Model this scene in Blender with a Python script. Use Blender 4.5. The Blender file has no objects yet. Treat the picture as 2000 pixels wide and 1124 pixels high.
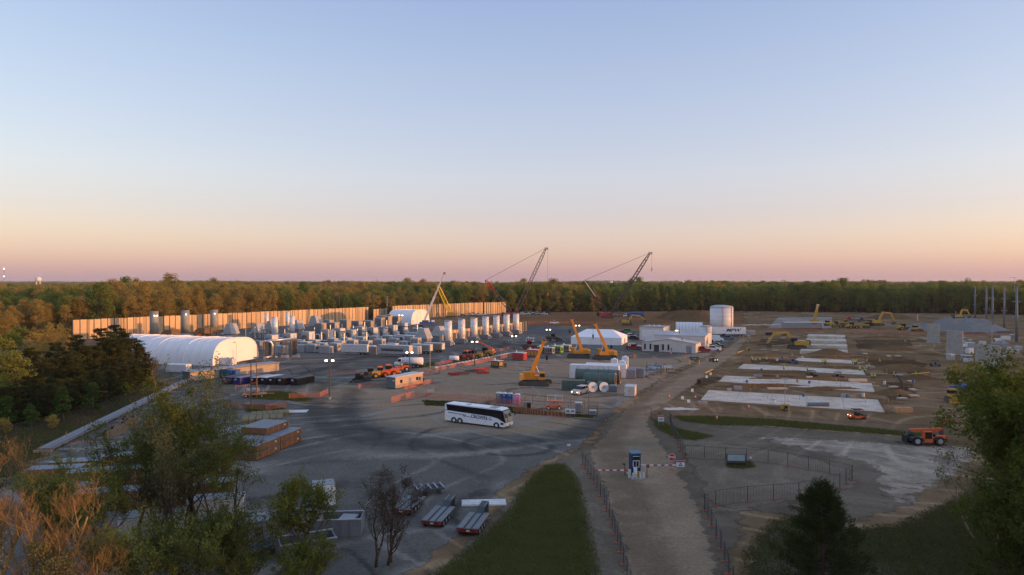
import bpy, bmesh, math, random
import numpy as np
from mathutils import Vector, Matrix
from mathutils.geometry import delaunay_2d_cdt
R = math.radians
random.seed(7)
sc = bpy.context.scene
COL = sc.collection
# ------------------------------------------------------------------ camera
CAM_H, FPX, HOR = 26.0, 1333.0, 551.0
cam = bpy.data.cameras.new('camera'); cam.lens = 24.0; cam.sensor_width = 36.0
cam.clip_start = 0.5; cam.clip_end = 30000
cam_o = bpy.data.objects.new('camera', cam); COL.objects.link(cam_o)
TILT = math.atan((562 - HOR) / FPX)
cam_o.location = (0, 0, CAM_H); cam_o.rotation_euler = (math.pi / 2 - TILT, 0, 0)
sc.camera = cam_o
# ------------------------------------------------------------------ sky and sun
SUN_EL, SUN_AZ = R(3.1), R(100)          # azimuth clockwise from +Y (the view direction)
w = bpy.data.worlds.new('World'); sc.world = w; w.use_nodes = True
nt = w.node_tree; nt.nodes.clear()
wo = nt.nodes.new('ShaderNodeOutputWorld'); bg = nt.nodes.new('ShaderNodeBackground')
sky = nt.nodes.new('ShaderNodeTexSky'); sky.sky_type = 'NISHITA'; sky.sun_disc = False
sky.sun_elevation = SUN_EL; sky.sun_rotation = SUN_AZ; sky.air_density = 1.0; sky.dust_density = 1.5
tc = nt.nodes.new('ShaderNodeTexCoord'); sx = nt.nodes.new('ShaderNodeSeparateXYZ')
rp = nt.nodes.new('ShaderNodeValToRGB')
def s2l(c): return tuple((v / 255 / 12.92 if v / 255 <= .04045 else ((v / 255 + .055) / 1.055) ** 2.4) for v in c)
SKY = [(0.0, (204, 169, 165)), (0.016, (211, 175, 167)), (0.038, (220, 189, 175)), (0.068, (222, 201, 190)), (0.098, (218, 209, 207)), (0.149, (211, 214, 223)),
       (0.199, (200, 209, 226)), (0.288, (181, 198, 226)), (0.382, (162, 184, 221)), (0.6, (156, 179, 222)), (1.0, (154, 178, 221))]
# what the sunset sky model already gives away from the sun (at 0.1), so that both together make the colours above
NISH = [(.0, (85, 65, 24)), (.024, (95, 76, 34)), (.049, (104, 90, 47)), (.098, (107, 107, 79)), (.159, (98, 105, 93)), (.279, (82, 94, 94)), (.45, (67, 80, 87)), (.74, (54, 65, 75)), (1., (47, 58, 67))]
SKY_S = 0.15; EXPO = 0.7
def ramp_col(p, c):
    nz = [np.interp(p, [q[0] for q in NISH], [s2l(q[1])[i] for q in NISH]) * SKY_S / .1 for i in range(3)]
    return tuple(max(.005, a / 2 ** EXPO - b) for a, b in zip(s2l(c), nz))
el = rp.color_ramp.elements
while len(el) < len(SKY): el.new(0.5)
for e_, (p_, c_) in zip(el, SKY): e_.position = p_; e_.color = (*ramp_col(p_, c_), 1)
sky_gain = nt.nodes.new('ShaderNodeVectorMath'); sky_gain.operation = 'SCALE'; sky_gain.inputs['Scale'].default_value = SKY_S
mixw = nt.nodes.new('ShaderNodeMixRGB'); mixw.blend_type = 'ADD'; mixw.inputs[0].default_value = 1.0
L = nt.links.new
L(tc.outputs['Generated'], sx.inputs[0]); L(sx.outputs['Z'], rp.inputs[0])
L(sky.outputs[0], sky_gain.inputs[0]); L(rp.outputs[0], mixw.inputs[1]); L(sky_gain.outputs[0], mixw.inputs[2])
L(mixw.outputs[0], bg.inputs[0]); bg.inputs[1].default_value = 1.0; L(bg.outputs[0], wo.inputs[0])
sun = bpy.data.lights.new('sun', 'SUN'); sun.energy = 2.6; sun.angle = R(0.6); sun.color = (1.0, 0.43, 0.14)
sun_o = bpy.data.objects.new('sun', sun); COL.objects.link(sun_o)
sv = Vector((math.sin(SUN_AZ) * math.cos(SUN_EL), math.cos(SUN_AZ) * math.cos(SUN_EL), math.sin(SUN_EL)))
sun_o.rotation_euler = sv.to_track_quat('Z', 'Y').to_euler(); sun_o.location = (300, -60, 80)
vs = sc.view_settings; vs.view_transform = 'Standard'; vs.look = 'None'; vs.gamma = 1.0; vs.exposure = EXPO
try: vs.use_curve_mapping = False
except Exception: pass
sc.cycles.use_denoising = True
sc.cycles.max_bounces = 5; sc.cycles.diffuse_bounces = 3; sc.cycles.transparent_max_bounces = 12
# ------------------------------------------------------------------ picture <-> place
def G(px, py, z=0.0):
    """where the sight line through a photo pixel meets the height z"""
    a = -(py - 562) / FPX
    dy, dz = math.cos(TILT) + a * math.sin(TILT), -math.sin(TILT) + a * math.cos(TILT)
    t = (z - CAM_H) / dz
    return ((px - 1000) / FPX * t, dy * t)
def PX(px, D): return (px - 1000) / FPX * D
def ZZ(py, D): return CAM_H - (py - HOR) / FPX * D
SITE = R(-24.8)
U = (0.42, 0.907); W_ = (0.907, -0.42)
# ------------------------------------------------------------------ materials
MATS = {}
def mat(name, col, rough=.75, metal=0., var=.12, scale=1.2, emit=0., spec=.35, alpha=None, streak=0., bump=0.):
    if name in MATS: return MATS[name]
    m = bpy.data.materials.new(name); m.use_nodes = True
    n = m.node_tree.nodes; l = m.node_tree.links.new; b = n['Principled BSDF']
    b.inputs['Roughness'].default_value = rough; b.inputs['Metallic'].default_value = metal
    b.inputs['Specular IOR Level'].default_value = spec
    t = n.new('ShaderNodeTexCoord'); ns = n.new('ShaderNodeTexNoise'); ns.inputs['Scale'].default_value = scale
    ns.inputs['Detail'].default_value = 6; ns.inputs['Roughness'].default_value = .65
    mp = n.new('ShaderNodeMapping'); l(t.outputs['Object'], mp.inputs[0]); l(mp.outputs[0], ns.inputs[0])
    if streak: mp.inputs['Scale'].default_value = (1, 1, streak)
    oi = n.new('ShaderNodeObjectInfo')
    mr = n.new('ShaderNodeMapRange'); mr.inputs[1].default_value = .3; mr.inputs[2].default_value = .7
    mr.inputs[3].default_value = 1 - var; mr.inputs[4].default_value = 1 + var; l(ns.outputs[0], mr.inputs[0])
    mr2 = n.new('ShaderNodeMapRange'); mr2.inputs[3].default_value = 1 - var * .5; mr2.inputs[4].default_value = 1 + var * .5; l(oi.outputs['Random'], mr2.inputs[0])
    mu = n.new('ShaderNodeMath'); mu.operation = 'MULTIPLY'; l(mr.outputs[0], mu.inputs[0]); l(mr2.outputs[0], mu.inputs[1])
    sc_ = n.new('ShaderNodeVectorMath'); sc_.operation = 'SCALE'; sc_.inputs[0].default_value = col; l(mu.outputs[0], sc_.inputs['Scale'])
    l(sc_.outputs[0], b.inputs['Base Color'])
    if bump:
        bp = n.new('ShaderNodeBump'); bp.inputs['Strength'].default_value = bump; l(ns.outputs[0], bp.inputs['Height']); l(bp.outputs[0], b.inputs['Normal'])
    if emit:
        b.inputs['Emission Color'].default_value = (*col, 1); b.inputs['Emission Strength'].default_value = emit
    if alpha is not None: b.inputs['Alpha'].default_value = alpha
    MATS[name] = m; return m
def net_mat(name, col, cell=.12, fill=.45):
    """woven plastic netting: square holes cut by a procedural mask"""
    m = bpy.data.materials.new(name); m.use_nodes = True; n = m.node_tree.nodes; l = m.node_tree.links.new
    b = n['Principled BSDF']; b.inputs['Base Color'].default_value = (*col, 1); b.inputs['Roughness'].default_value = .7
    g = n.new('ShaderNodeNewGeometry'); s = n.new('ShaderNodeSeparateXYZ'); l(g.outputs['Position'], s.inputs[0])
    ad = n.new('ShaderNodeMath'); ad.operation = 'ADD'; l(s.outputs[0], ad.inputs[0]); l(s.outputs[1], ad.inputs[1])
    res = []
    for src in (ad.outputs[0], s.outputs[2]):
        d = n.new('ShaderNodeMath'); d.operation = 'DIVIDE'; d.inputs[1].default_value = cell; l(src, d.inputs[0])
        f = n.new('ShaderNodeMath'); f.operation = 'FRACT'; l(d.outputs[0], f.inputs[0])
        c = n.new('ShaderNodeMath'); c.operation = 'LESS_THAN'; c.inputs[1].default_value = fill; l(f.outputs[0], c.inputs[0]); res.append(c.outputs[0])
    mx = n.new('ShaderNodeMath'); mx.operation = 'MAXIMUM'; l(res[0], mx.inputs[0]); l(res[1], mx.inputs[1]); l(mx.outputs[0], b.inputs['Alpha'])
    MATS[name] = m; return m
WHITE = mat('white_paint', (.72, .72, .73), .5); OFFW = mat('off_white', (.58, .57, .55), .6, var=.2)
PALE = mat('pale_grey_panel', (.36, .36, .36), .55, var=.18); GREY = mat('grey_steel', (.24, .25, .27), .5, var=.2)
DGREY = mat('dark_steel', (.07, .075, .08), .55); BLACK = mat('black_rubber', (.018, .018, .018), .8); GLASS = mat('dark_glass', (.012, .016, .02), .08, spec=.6, var=.05)
GALV = mat('galvanised', (.5, .52, .54), .38, .75, var=.15); SILV = mat('silver_cladding', (.70, .69, .69), .45, .12, var=.08, scale=.5)
TAN = mat('tan_panel', (.42, .33, .23), .7, var=.15); BROWN = mat('brown_panel', (.13, .085, .05), .7, var=.2); RUST = mat('rust_duct', (.27, .13, .06), .7, var=.25)
CONC = mat('concrete', (.34, .32, .29), .9, var=.2, scale=.6, bump=.1); PANELC = mat('wall_concrete', (.58, .41, .24), .9, var=.28, scale=.35, streak=.25)
ORANGE = mat('crane_orange', (.72, .27, .02), .45, var=.1); YELLOW = mat('machine_yellow', (.45, .27, .04), .5, var=.15); RED = mat('red_paint', (.45, .03, .03), .5, var=.15)
ORED = mat('orange_red_paint', (.62, .12, .03), .5, var=.15); SAFE = mat('safety_orange', (.55, .12, .04), .7, var=.15); BLUE = mat('blue_paint', (.02, .10, .32), .5); DBLUE = mat('navy_paint', (.012, .035, .11), .5)
GREEN = mat('green_paint', (.03, .22, .06), .55); DKGRN = mat('duct_green', (.085, .125, .105), .6, var=.2); WOOD = mat('timber', (.34, .22, .12), .85, var=.25, scale=3); PLY = mat('plywood', (.20, .088, .038), .85, var=.25, scale=2)
FABRIC = mat('white_membrane', (.84, .81, .80), .7, var=.05, scale=.15); POLE = mat('pole_wood', (.13, .09, .065), .9); MUDSTEEL = mat('muddy_tracks', (.09, .075, .06), .9, var=.3)
PINK = mat('pink_plastic', (.6, .2, .42), .5); LAMP = mat('lamp_glow', (1., .88, .66), emit=5., var=0.0); HEADL = mat('headlight_glow', (1., .9, .6), emit=2., var=0.); HIVIS = mat('hi_vis', (.5, .75, .05), .7)
SKIN = mat('skin', (.35, .2, .14), .6); TROUS = mat('trousers', (.03, .035, .06), .9); BRICKR = mat('dirty_red', (.3, .05, .04), .7, var=.2); BEIGE = mat('beige_box', (.55, .45, .36), .7, var=.12); GLASSB = mat('blue_glass', (.05, .08, .11), .1, spec=.7)
SIGNRED = mat('sign_red', (.5, .02, .02), .5, var=.04); LTGRN = mat('lime_paint', (.16, .42, .03), .5); TEAL = mat('teal_tarp', (.03, .13, .17), .7)
MESHW = mat('fence_wire', (.05, .055, .06), .6, var=.05); NET = net_mat('orange_netting', (.50, .15, .09), .15, .22); NETB = net_mat('dark_mesh', (.03, .035, .04), .16, .2)
# ------------------------------------------------------------------ shapes: every helper returns (verts, faces)
def bx(x, y, z, sx_, sy, sz, rz=0., tx=0., ty=0.):
    """box centred on x, y standing on z; tx, ty shrink the top"""
    a, b = sx_ / 2, sy / 2; c, d = a - tx, b - ty
    v = [(-a, -b, 0), (a, -b, 0), (a, b, 0), (-a, b, 0), (-c, -d, sz), (c, -d, sz), (c, d, sz), (-c, d, sz)]
    cs, sn = math.cos(rz), math.sin(rz)
    v = [(x + p[0] * cs - p[1] * sn, y + p[0] * sn + p[1] * cs, z + p[2]) for p in v]
    return v, [(3, 2, 1, 0), (4, 5, 6, 7), (0, 1, 5, 4), (1, 2, 6, 5), (2, 3, 7, 6), (3, 0, 4, 7)]
def _frame(d):
    d = Vector(d).normalized(); u = Vector((0, 0, 1)) if abs(d.z) < .95 else Vector((1, 0, 0))
    a = d.cross(u).normalized(); return a, a.cross(d).normalized()
def cy(p0, p1, r, r2=None, n=12, cap=True):
    p0, p1 = Vector(p0), Vector(p1); r2 = r if r2 is None else r2; a, b = _frame(p1 - p0); v = []
    for p, q in ((p0, r), (p1, r2)):
        for i in range(n):
            t = 2 * math.pi * i / n; v.append(tuple(p + a * (math.cos(t) * q) + b * (math.sin(t) * q)))
    f = [(i, (i + 1) % n, n + (i + 1) % n, n + i) for i in range(n)]
    if cap: f += [tuple(range(n - 1, -1, -1)), tuple(range(n, 2 * n))]
    return v, f
def bar(p0, p1, w_, h=None):
    h = w_ if h is None else h; p0, p1 = Vector(p0), Vector(p1); a, b = _frame(p1 - p0); a = a * (w_ / 2); b = b * (h / 2); v = []
    for p in (p0, p1): v += [tuple(p - a - b), tuple(p + a - b), tuple(p + a + b), tuple(p - a + b)]
    return v, [(3, 2, 1, 0), (4, 5, 6, 7), (0, 1, 5, 4), (1, 2, 6, 5), (2, 3, 7, 6), (3, 0, 4, 7)]
def ex(prof, a0, a1, axis='y'):
    n = len(prof); v = []
    for a in (a0, a1):
        for p, q in prof: v.append((p, a, q) if axis == 'y' else (a, p, q) if axis == 'x' else (p, q, a))
    return v, [tuple(range(n)), tuple(range(2 * n - 1, n - 1, -1))] + [(i, i + n, (i + 1) % n + n, (i + 1) % n) for i in range(n)]
def tube(pts, r, n=6):
    pts = [Vector(p) for p in pts]; v, f = [], []
    for k, p in enumerate(pts):
        d = (pts[min(k + 1, len(pts) - 1)] - pts[max(k - 1, 0)]); a, b = _frame(d); rr = r[k] if isinstance(r, (list, tuple)) else r
        for i in range(n):
            t = 2 * math.pi * i / n; v.append(tuple(p + a * (math.cos(t) * rr) + b * (math.sin(t) * rr)))
        if k: o = (k - 1) * n; f += [(o + i, o + (i + 1) % n, o + n + (i + 1) % n, o + n + i) for i in range(n)]
    f += [tuple(range(n - 1, -1, -1)), tuple(range(len(v) - n, len(v)))]
    return v, f
def dome(x, y, z, r, h, n=20, m=5):
    v, f = [], []
    for j in range(m):
        t = math.pi / 2 * j / m
        for i in range(n): a = 2 * math.pi * i / n; v.append((x + r * math.cos(t) * math.cos(a), y + r * math.cos(t) * math.sin(a), z + h * math.sin(t)))
        if j: o = (j - 1) * n; f += [(o + i, o + (i + 1) % n, o + n + (i + 1) % n, o + n + i) for i in range(n)]
    v.append((x, y, z + h)); o = (m - 1) * n; f += [(o + i, o + (i + 1) % n, len(v) - 1) for i in range(n)]
    return v, f
def lattice(p0, p1, w0, w1, n, r=.07, taper=.12):
    """four chords with diagonal lacing between two points"""
    p0, p1 = Vector(p0), Vector(p1); a, b = _frame(p1 - p0); out = []; ring = []
    for k in range(n + 1):
        t = k / n; wd = w0 + (w1 - w0) * t
        if t < taper: wd *= .25 + .75 * t / taper
        if t > 1 - taper: wd *= .35 + .65 * (1 - t) / taper
        c = p0.lerp(p1, t); ring.append([c + (a * sa + b * sb) * (wd / 2) for sa, sb in ((-1, -1), (1, -1), (1, 1), (-1, 1))])
    for k in range(n):
        for i in range(4):
            out.append(cy(ring[k][i], ring[k + 1][i], r * 1.25, n=4)); j = (i + 1) % 4
            out.append(cy(ring[k][i], ring[k + 1][j], r * .7, n=3)); out.append(cy(ring[k][j], ring[k + 1][i], r * .7, n=3)) if k % 2 else None
    return out
def wheel(x, y, r, w_):
    """axle along y, standing on z=0"""
    return cy((x, y - w_ / 2, r), (x, y + w_ / 2, r), r, n=16), cy((x, y - w_ / 2 - .02, r), (x, y + w_ / 2 + .02, r), r * .55, n=12)
# ------------------------------------------------------------------ objects
def mesh_of(name, shapes, smooth=False):
    V, F = [], []
    for s in shapes:
        if isinstance(s, list):
            for q in s: o = len(V); V += q[0]; F += [tuple(i + o for i in f) for f in q[1]]
        else: o = len(V); V += s[0]; F += [tuple(i + o for i in f) for f in s[1]]
    me = bpy.data.meshes.new(name); me.from_pydata(V, [], F)
    b = bmesh.new(); b.from_mesh(me); bmesh.ops.recalc_face_normals(b, faces=b.faces); b.to_mesh(me); b.free()
    if smooth:
        me.polygons.foreach_set('use_smooth', [len(p.vertices) < 5 for p in me.polygons])
    return me
def mesh_np(name, v, f, smooth=False):
    me = bpy.data.meshes.new(name); k = f.shape[1]
    me.vertices.add(len(v)); me.vertices.foreach_set('co', np.ascontiguousarray(v, dtype=np.float32).ravel())
    me.loops.add(f.size); me.loops.foreach_set('vertex_index', np.ascontiguousarray(f, dtype=np.int32).ravel())
    me.polygons.add(len(f)); me.polygons.foreach_set('loop_start', np.arange(0, f.size, k, dtype=np.int32))
    if smooth: me.polygons.foreach_set('use_smooth', np.ones(len(f), dtype=bool))
    me.update(calc_edges=True); return me
def ob(name, me, m=None, parent=None):
    o = bpy.data.objects.new(name, me); COL.objects.link(o)
    if m is not None and me is not None:
        if not me.materials: me.materials.append(m)
    if parent is not None: o.parent = parent
    return o
def tag(o, label=None, cat=None, group=None, kind=None):
    if label: o['label'] = label
    if cat: o['category'] = cat
    if group: o['group'] = group
    if kind: o['kind'] = kind
    return o
def thing(name, label, cat, loc=(0, 0), rz=0., group=None, z=0.):
    o = bpy.data.objects.new(name, None); COL.objects.link(o); o.location = (loc[0], loc[1], z); o.rotation_euler = (0, 0, rz)
    o.empty_display_size = .5
    return tag(o, label, cat, group)
def part(par, name, m, *shapes, smooth=False):
    return ob(name, mesh_of(name, shapes, smooth), m, par)
def dup(src, loc=None, rz=None, label=None, group=None, z=None, sc_=None):
    r = src.copy(); COL.objects.link(r)
    if loc is not None: r.location = (loc[0], loc[1], src.location.z if z is None else z)
    if rz is not None: r.rotation_euler = (0, 0, rz)
    if sc_ is not None: r.scale = (sc_, sc_, sc_) if not isinstance(sc_, tuple) else sc_
    if label: r['label'] = label
    if group: r['group'] = group
    for ch in list(src.children):
        c = ch.copy(); COL.objects.link(c); c.parent = r
        for g in list(ch.children):
            d = g.copy(); COL.objects.link(d); d.parent = c
    return r
def wheels(t, spots, r, w_, rim=None):
    for x, y in spots:
        a, b = wheel(x, y, r, w_); ty = part(t, 'wheel', BLACK, a); part(ty, 'rim', rim or GREY, b)
def text(par, s, size, loc, rot, m, name='lettering', bold=0., shear=0., sx_=1., ext=.01):
    cu = bpy.data.curves.new(name, 'FONT'); cu.body = s; cu.size = size; cu.align_x = 'CENTER'; cu.align_y = 'CENTER'; cu.extrude = ext; cu.offset = bold; cu.shear = shear; cu.resolution_u = 3
    o = bpy.data.objects.new(name, cu); COL.objects.link(o)
    dg = bpy.context.evaluated_depsgraph_get(); me = bpy.data.meshes.new_from_object(o.evaluated_get(dg)); bpy.data.objects.remove(o); bpy.data.curves.remove(cu)
    me.materials.clear(); q = ob(name, me, m, par); q.location = loc; q.rotation_euler = rot; q.scale = (sx_, 1, 1); return q
# ================================================================== the ground
def sdist(P, poly):
    """signed distance of points to a polygon, positive inside"""
    poly = np.asarray(poly, float); a = poly; b = np.roll(poly, -1, 0); d = np.full(len(P), 1e9); ins = np.zeros(len(P), bool)
    for p, q in zip(a, b):
        e = q - p; t = np.clip(((P - p) @ e) / (e @ e + 1e-9), 0, 1); d = np.minimum(d, np.hypot(*(P - p - t[:, None] * e).T))
        c = ((p[1] > P[:, 1]) != (q[1] > P[:, 1])); x = (q[0] - p[0]) * (P[:, 1] - p[1]) / (q[1] - p[1] + 1e-12) + p[0]; ins ^= c & (P[:, 0] < x)
    return np.where(ins, d, -d)
def pdist(P, lines):
    d = np.full(len(P), 1e9)
    for ln in lines:
        ln = np.asarray(ln, float)
        for p, q in zip(ln[:-1], ln[1:]):
            e = q - p; t = np.clip(((P - p) @ e) / (e @ e + 1e-9), 0, 1); d = np.minimum(d, np.hypot(*(P - p - t[:, None] * e).T))
    return d
def gp(pts): return [G(*p) for p in pts]
def smooth_line(pts, n=6):
    pts = [np.array(p, float) for p in pts]; out = []
    for i in range(len(pts) - 1):
        p0, p1, p2, p3 = pts[max(i - 1, 0)], pts[i], pts[i + 1], pts[min(i + 2, len(pts) - 1)]
        for k in range(n):
            t = k / n; out.append(.5 * ((2 * p1) + (-p0 + p2) * t + (2 * p0 - 5 * p1 + 4 * p2 - p3) * t * t + (-p0 + 3 * p1 - 3 * p2 + p3) * t ** 3))
    out.append(pts[-1]); return out
def sheet(name, poly, z, m, res=2.5, jit=.35, kind='structure', label=None, attrs=(), lift=None, step=1.5):
    """a level sheet with an uneven outline, filled with a point grid; 'edge' holds the metres to its rim"""
    rng = np.random.default_rng(abs(hash(name)) % 9999 if False else sum(map(ord, name))); poly = np.array(poly, float); B = []
    for p, q in zip(poly, np.roll(poly, -1, 0)):
        k = max(1, int(np.hypot(*(q - p)) / step))
        for i in range(k): B.append(p + (q - p) * i / k + (rng.normal(0, jit, 2) if k > 1 else 0))
    B = np.array(B); lo, hi = B.min(0), B.max(0)
    gx, gy = np.meshgrid(np.arange(lo[0], hi[0], res), np.arange(lo[1], hi[1], res)); P = np.c_[gx.ravel(), gy.ravel()] + rng.normal(0, res * .12, (gx.size, 2))
    P = P[sdist(P, B) > res * .5]; allp = [Vector(p) for p in B] + [Vector(p) for p in P]; nb = len(B)
    v, _, f, *_ = delaunay_2d_cdt(allp, [], [list(range(nb))], 1, 1e-4)
    V = np.array([(p.x, p.y, 0) for p in v]); ed = np.maximum(sdist(V[:, :2], B), 0); V[:, 2] = z
    if lift is not None: V[:, 2] += lift(V[:, :2], ed)
    F = [tuple(t) for t in f]; me = bpy.data.meshes.new(name); me.from_pydata(V.tolist(), [], F); me.polygons.foreach_set('use_smooth', [True] * len(me.polygons)); me.update()
    if len(me.polygons) and me.polygons[0].normal.z < 0: me.flip_normals()
    for nm, arr in (('edge', ed),) + tuple((n_, fn(V[:, :2])) for n_, fn in attrs):
        at = me.attributes.new(nm, 'FLOAT', 'POINT'); at.data.foreach_set('value', np.asarray(arr, np.float32))
    o = ob(name, me, m); tag(o, label, None, None, kind); return o
def ground_mat(name, c0, c1, c2=None, rough=.95, c2t=(.60, .80), s_big=.03, s_mid=.25, s_fine=2.5, edge=1.2, bump=.25, dark=None, pale=None, pale_c=None, tracks=0., speck=0., grid=False, wet=0.):
    """two or three earth colours mixed by noise at several sizes; the rim breaks up into what lies below"""
    m = bpy.data.materials.new(name); m.use_nodes = True; n = m.node_tree.nodes; l = m.node_tree.links.new; b = n['Principled BSDF']
    b.inputs['Specular IOR Level'].default_value = .0 if not wet and rough > .5 else .3; b.inputs['Roughness'].default_value = rough
    g = n.new('ShaderNodeNewGeometry')
    def noise(s, det=6, ro=.6, vec=None):
        k = n.new('ShaderNodeTexNoise'); k.inputs['Scale'].default_value = s; k.inputs['Detail'].default_value = det; k.inputs['Roughness'].default_value = ro; l(vec or g.outputs['Position'], k.inputs[0]); return k.outputs[0]
    def mr(src, a, bb, c=0., d=1.):
        k = n.new('ShaderNodeMapRange'); k.inputs[1].default_value = a; k.inputs[2].default_value = bb; k.inputs[3].default_value = c; k.inputs[4].default_value = d; k.interpolation_type = 'SMOOTHSTEP'; l(src, k.inputs[0]); return k.outputs[0]
    def mixc(f, a, bb):
        k = n.new('ShaderNodeMixRGB')
        for i, s in ((0, f), (1, a), (2, bb)):
            if isinstance(s, tuple): k.inputs[i].default_value = (*s, 1)
            elif isinstance(s, float): k.inputs[i].default_value = s
            else: l(s, k.inputs[i])
        return k.outputs[0]
    def mul(a, bb):
        k = n.new('ShaderNodeMath'); k.operation = 'MULTIPLY'
        for i, s in enumerate((a, bb)):
            if isinstance(s, float): k.inputs[i].default_value = s
            else: l(s, k.inputs[i])
        return k.outputs[0]
    def attr(a): k = n.new('ShaderNodeAttribute'); k.attribute_name = a; return k.outputs['Fac']
    def add(a, bb, op='ADD'):
        k = n.new('ShaderNodeMath'); k.operation = op
        for i, s in enumerate((a, bb)):
            if isinstance(s, float): k.inputs[i].default_value = s
            else: l(s, k.inputs[i])
        return k.outputs[0]
    big, mid, fine = noise(s_big), noise(s_mid), noise(s_fine, 8, .7)
    col = mixc(mr(add(big, mul(mid, .5)), .60, .92), c0, c1)
    if c2: col = mixc(mr(add(noise(s_big * 1.7, 7, .7), mul(fine, .25)), c2t[0], c2t[1]), col, c2)
    if pale: col = mixc(mul(mr(add(attr(pale), mul(add(mid, -.5), 9.)), -3., 4.), .85), col, pale_c)
    if tracks:                                                  # families of wheel tracks: contour lines of a smooth field
        for k_, (sc_, num, wd) in enumerate(((.011, 26., .10), (.019, 15., .12), (.008, 44., .14))):
            mp = n.new('ShaderNodeMapping'); mp.inputs['Location'].default_value = (37. * k_, 91. * k_, 0); l(g.outputs['Position'], mp.inputs[0])
            fr = n.new('ShaderNodeMath'); fr.operation = 'FRACT'; l(add(mul(noise(sc_, 1., .4, mp.outputs[0]), num), mul(noise(.9, 3, .6, mp.outputs[0]), .18)), fr.inputs[0])
            ab = add(fr.outputs[0], .5, 'SUBTRACT'); aa = n.new('ShaderNodeMath'); aa.operation = 'ABSOLUTE'; l(ab, aa.inputs[0])
            msk = mul(mul(mr(aa.outputs[0], wd, 0.), mr(noise(.03 + .015 * k_, 3), .36, .56)), mr(noise(.8, 4, .7), .2, .5)); col = mixc(mul(msk, tracks), col, tuple(min(1, v * 1.75) for v in c1) if k_ != 1 else tuple(v * .5 for v in c0))
    if dark: col = mixc(mul(mr(add(attr(dark), mul(add(mid, -.5), 6.)), 4.2, .4), .6), col, tuple(v * .5 for v in c0))
    vs_ = n.new('ShaderNodeVectorMath'); vs_.operation = 'SCALE'; l(col, vs_.inputs[0]); l(mr(fine, .3, .7, .78, 1.22), vs_.inputs['Scale']); col = vs_.outputs[0]
    if speck: col = mixc(mul(mr(noise(6., 2), .66, .72), speck), col, (.5, .48, .45))
    l(col, b.inputs['Base Color'])
    bp = n.new('ShaderNodeBump'); bp.inputs['Strength'].default_value = bump; bp.inputs['Distance'].default_value = .25; l(add(fine, mul(mid, 2.)), bp.inputs['Height']); l(bp.outputs[0], b.inputs['Normal'])
    if wet: l(mr(big, .35, .65, wet, rough), b.inputs['Roughness'])
    if edge:
        a = mr(add(attr('edge'), mul(noise(.55, 5, .7), -edge * 2)), -edge * .55, -edge * .15); l(a, b.inputs['Alpha'])
    return m
GM_DIRT = ground_mat('site_dirt', (.17, .110, .058), (.245, .165, .095), (.115, .073, .038), edge=0, tracks=.5)
GM_RED = ground_mat('red_dirt', (.18, .088, .042), (.25, .135, .068), (.16, .10, .06), edge=4.)
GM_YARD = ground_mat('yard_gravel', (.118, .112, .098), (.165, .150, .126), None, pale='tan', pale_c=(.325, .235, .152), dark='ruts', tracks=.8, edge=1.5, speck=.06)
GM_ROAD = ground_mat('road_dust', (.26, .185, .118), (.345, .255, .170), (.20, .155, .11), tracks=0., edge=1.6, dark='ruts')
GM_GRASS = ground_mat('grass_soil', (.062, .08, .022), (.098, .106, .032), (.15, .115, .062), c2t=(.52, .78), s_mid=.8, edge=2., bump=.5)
GM_MUD = ground_mat('pale_mud', (.18, .13, .082), (.37, .295, .215), (.135, .095, .06), s_big=.09, s_mid=.5, edge=4., tracks=.4, wet=.5)
GM_LOT = ground_mat('lot_gravel', (.165, .13, .09), (.22, .175, .125), None, edge=2., tracks=.2, speck=.08)
GM_PAD = ground_mat('pad_concrete', (.53, .455, .365), (.63, .56, .465), (.40, .32, .23), s_big=.15, edge=0, bump=.08)
GM_STONE = ground_mat('crushed_stone', (.20, .20, .19), (.27, .265, .25), None, s_fine=4., edge=0, bump=.6); GM_SPOIL = ground_mat('spoil', (.13, .082, .042), (.19, .115, .058), None, edge=0, bump=.6)
GM_RIP = ground_mat('dark_rubble', (.10, .10, .10), (.16, .16, .155), None, edge=2.)
def big_ground():
    xs = np.unique(np.r_[np.linspace(-9000, -700, 24), np.linspace(-700, 700, 141), np.linspace(700, 9000, 24)]); ys = np.unique(np.r_[np.linspace(-700, 0, 15), np.linspace(0, 700, 101), np.linspace(700, 9000, 50)])
    X, Y = np.meshgrid(xs, ys); Z = np.zeros_like(X); n, k = X.shape[1], X.shape[0]
    far = np.clip((Y - 1500) / 3500, 0, 1); Z += far * (5 + 4 * np.sin(X / 610 + Y / 900) + 3 * np.sin(X / 270 + 1.3 + Y / 1700))
    idx = np.arange(n * k).reshape(k, n); F = np.stack([idx[:-1, :-1], idx[:-1, 1:], idx[1:, 1:], idx[1:, :-1]], -1).reshape(-1, 4)
    me = mesh_np('ground', np.c_[X.ravel(), Y.ravel(), Z.ravel()], F, True); tag(ob('ground', me, GM_DIRT), kind='structure')
def far_z(x, y): return max(0, min(1, (y - 1500) / 3500)) * (5 + 4 * math.sin(x / 610 + y / 900) + 3 * math.sin(x / 270 + 1.3 + y / 1700))
big_ground()
YARD = gp([(790, 1140), (900, 1066), (985, 985), (1030, 930), (1085, 900), (1150, 872), (1200, 812), (1250, 770), (1330, 722), (1400, 690), (1452, 660), (1446, 650), (1250, 648), (1130, 640), (1000, 640), (860, 632), (700, 628), (500, 640), (330, 668), (270, 690), (255, 735), (345, 742), (205, 822), (75, 892), (-30, 960), (-60, 1150)])
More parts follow.
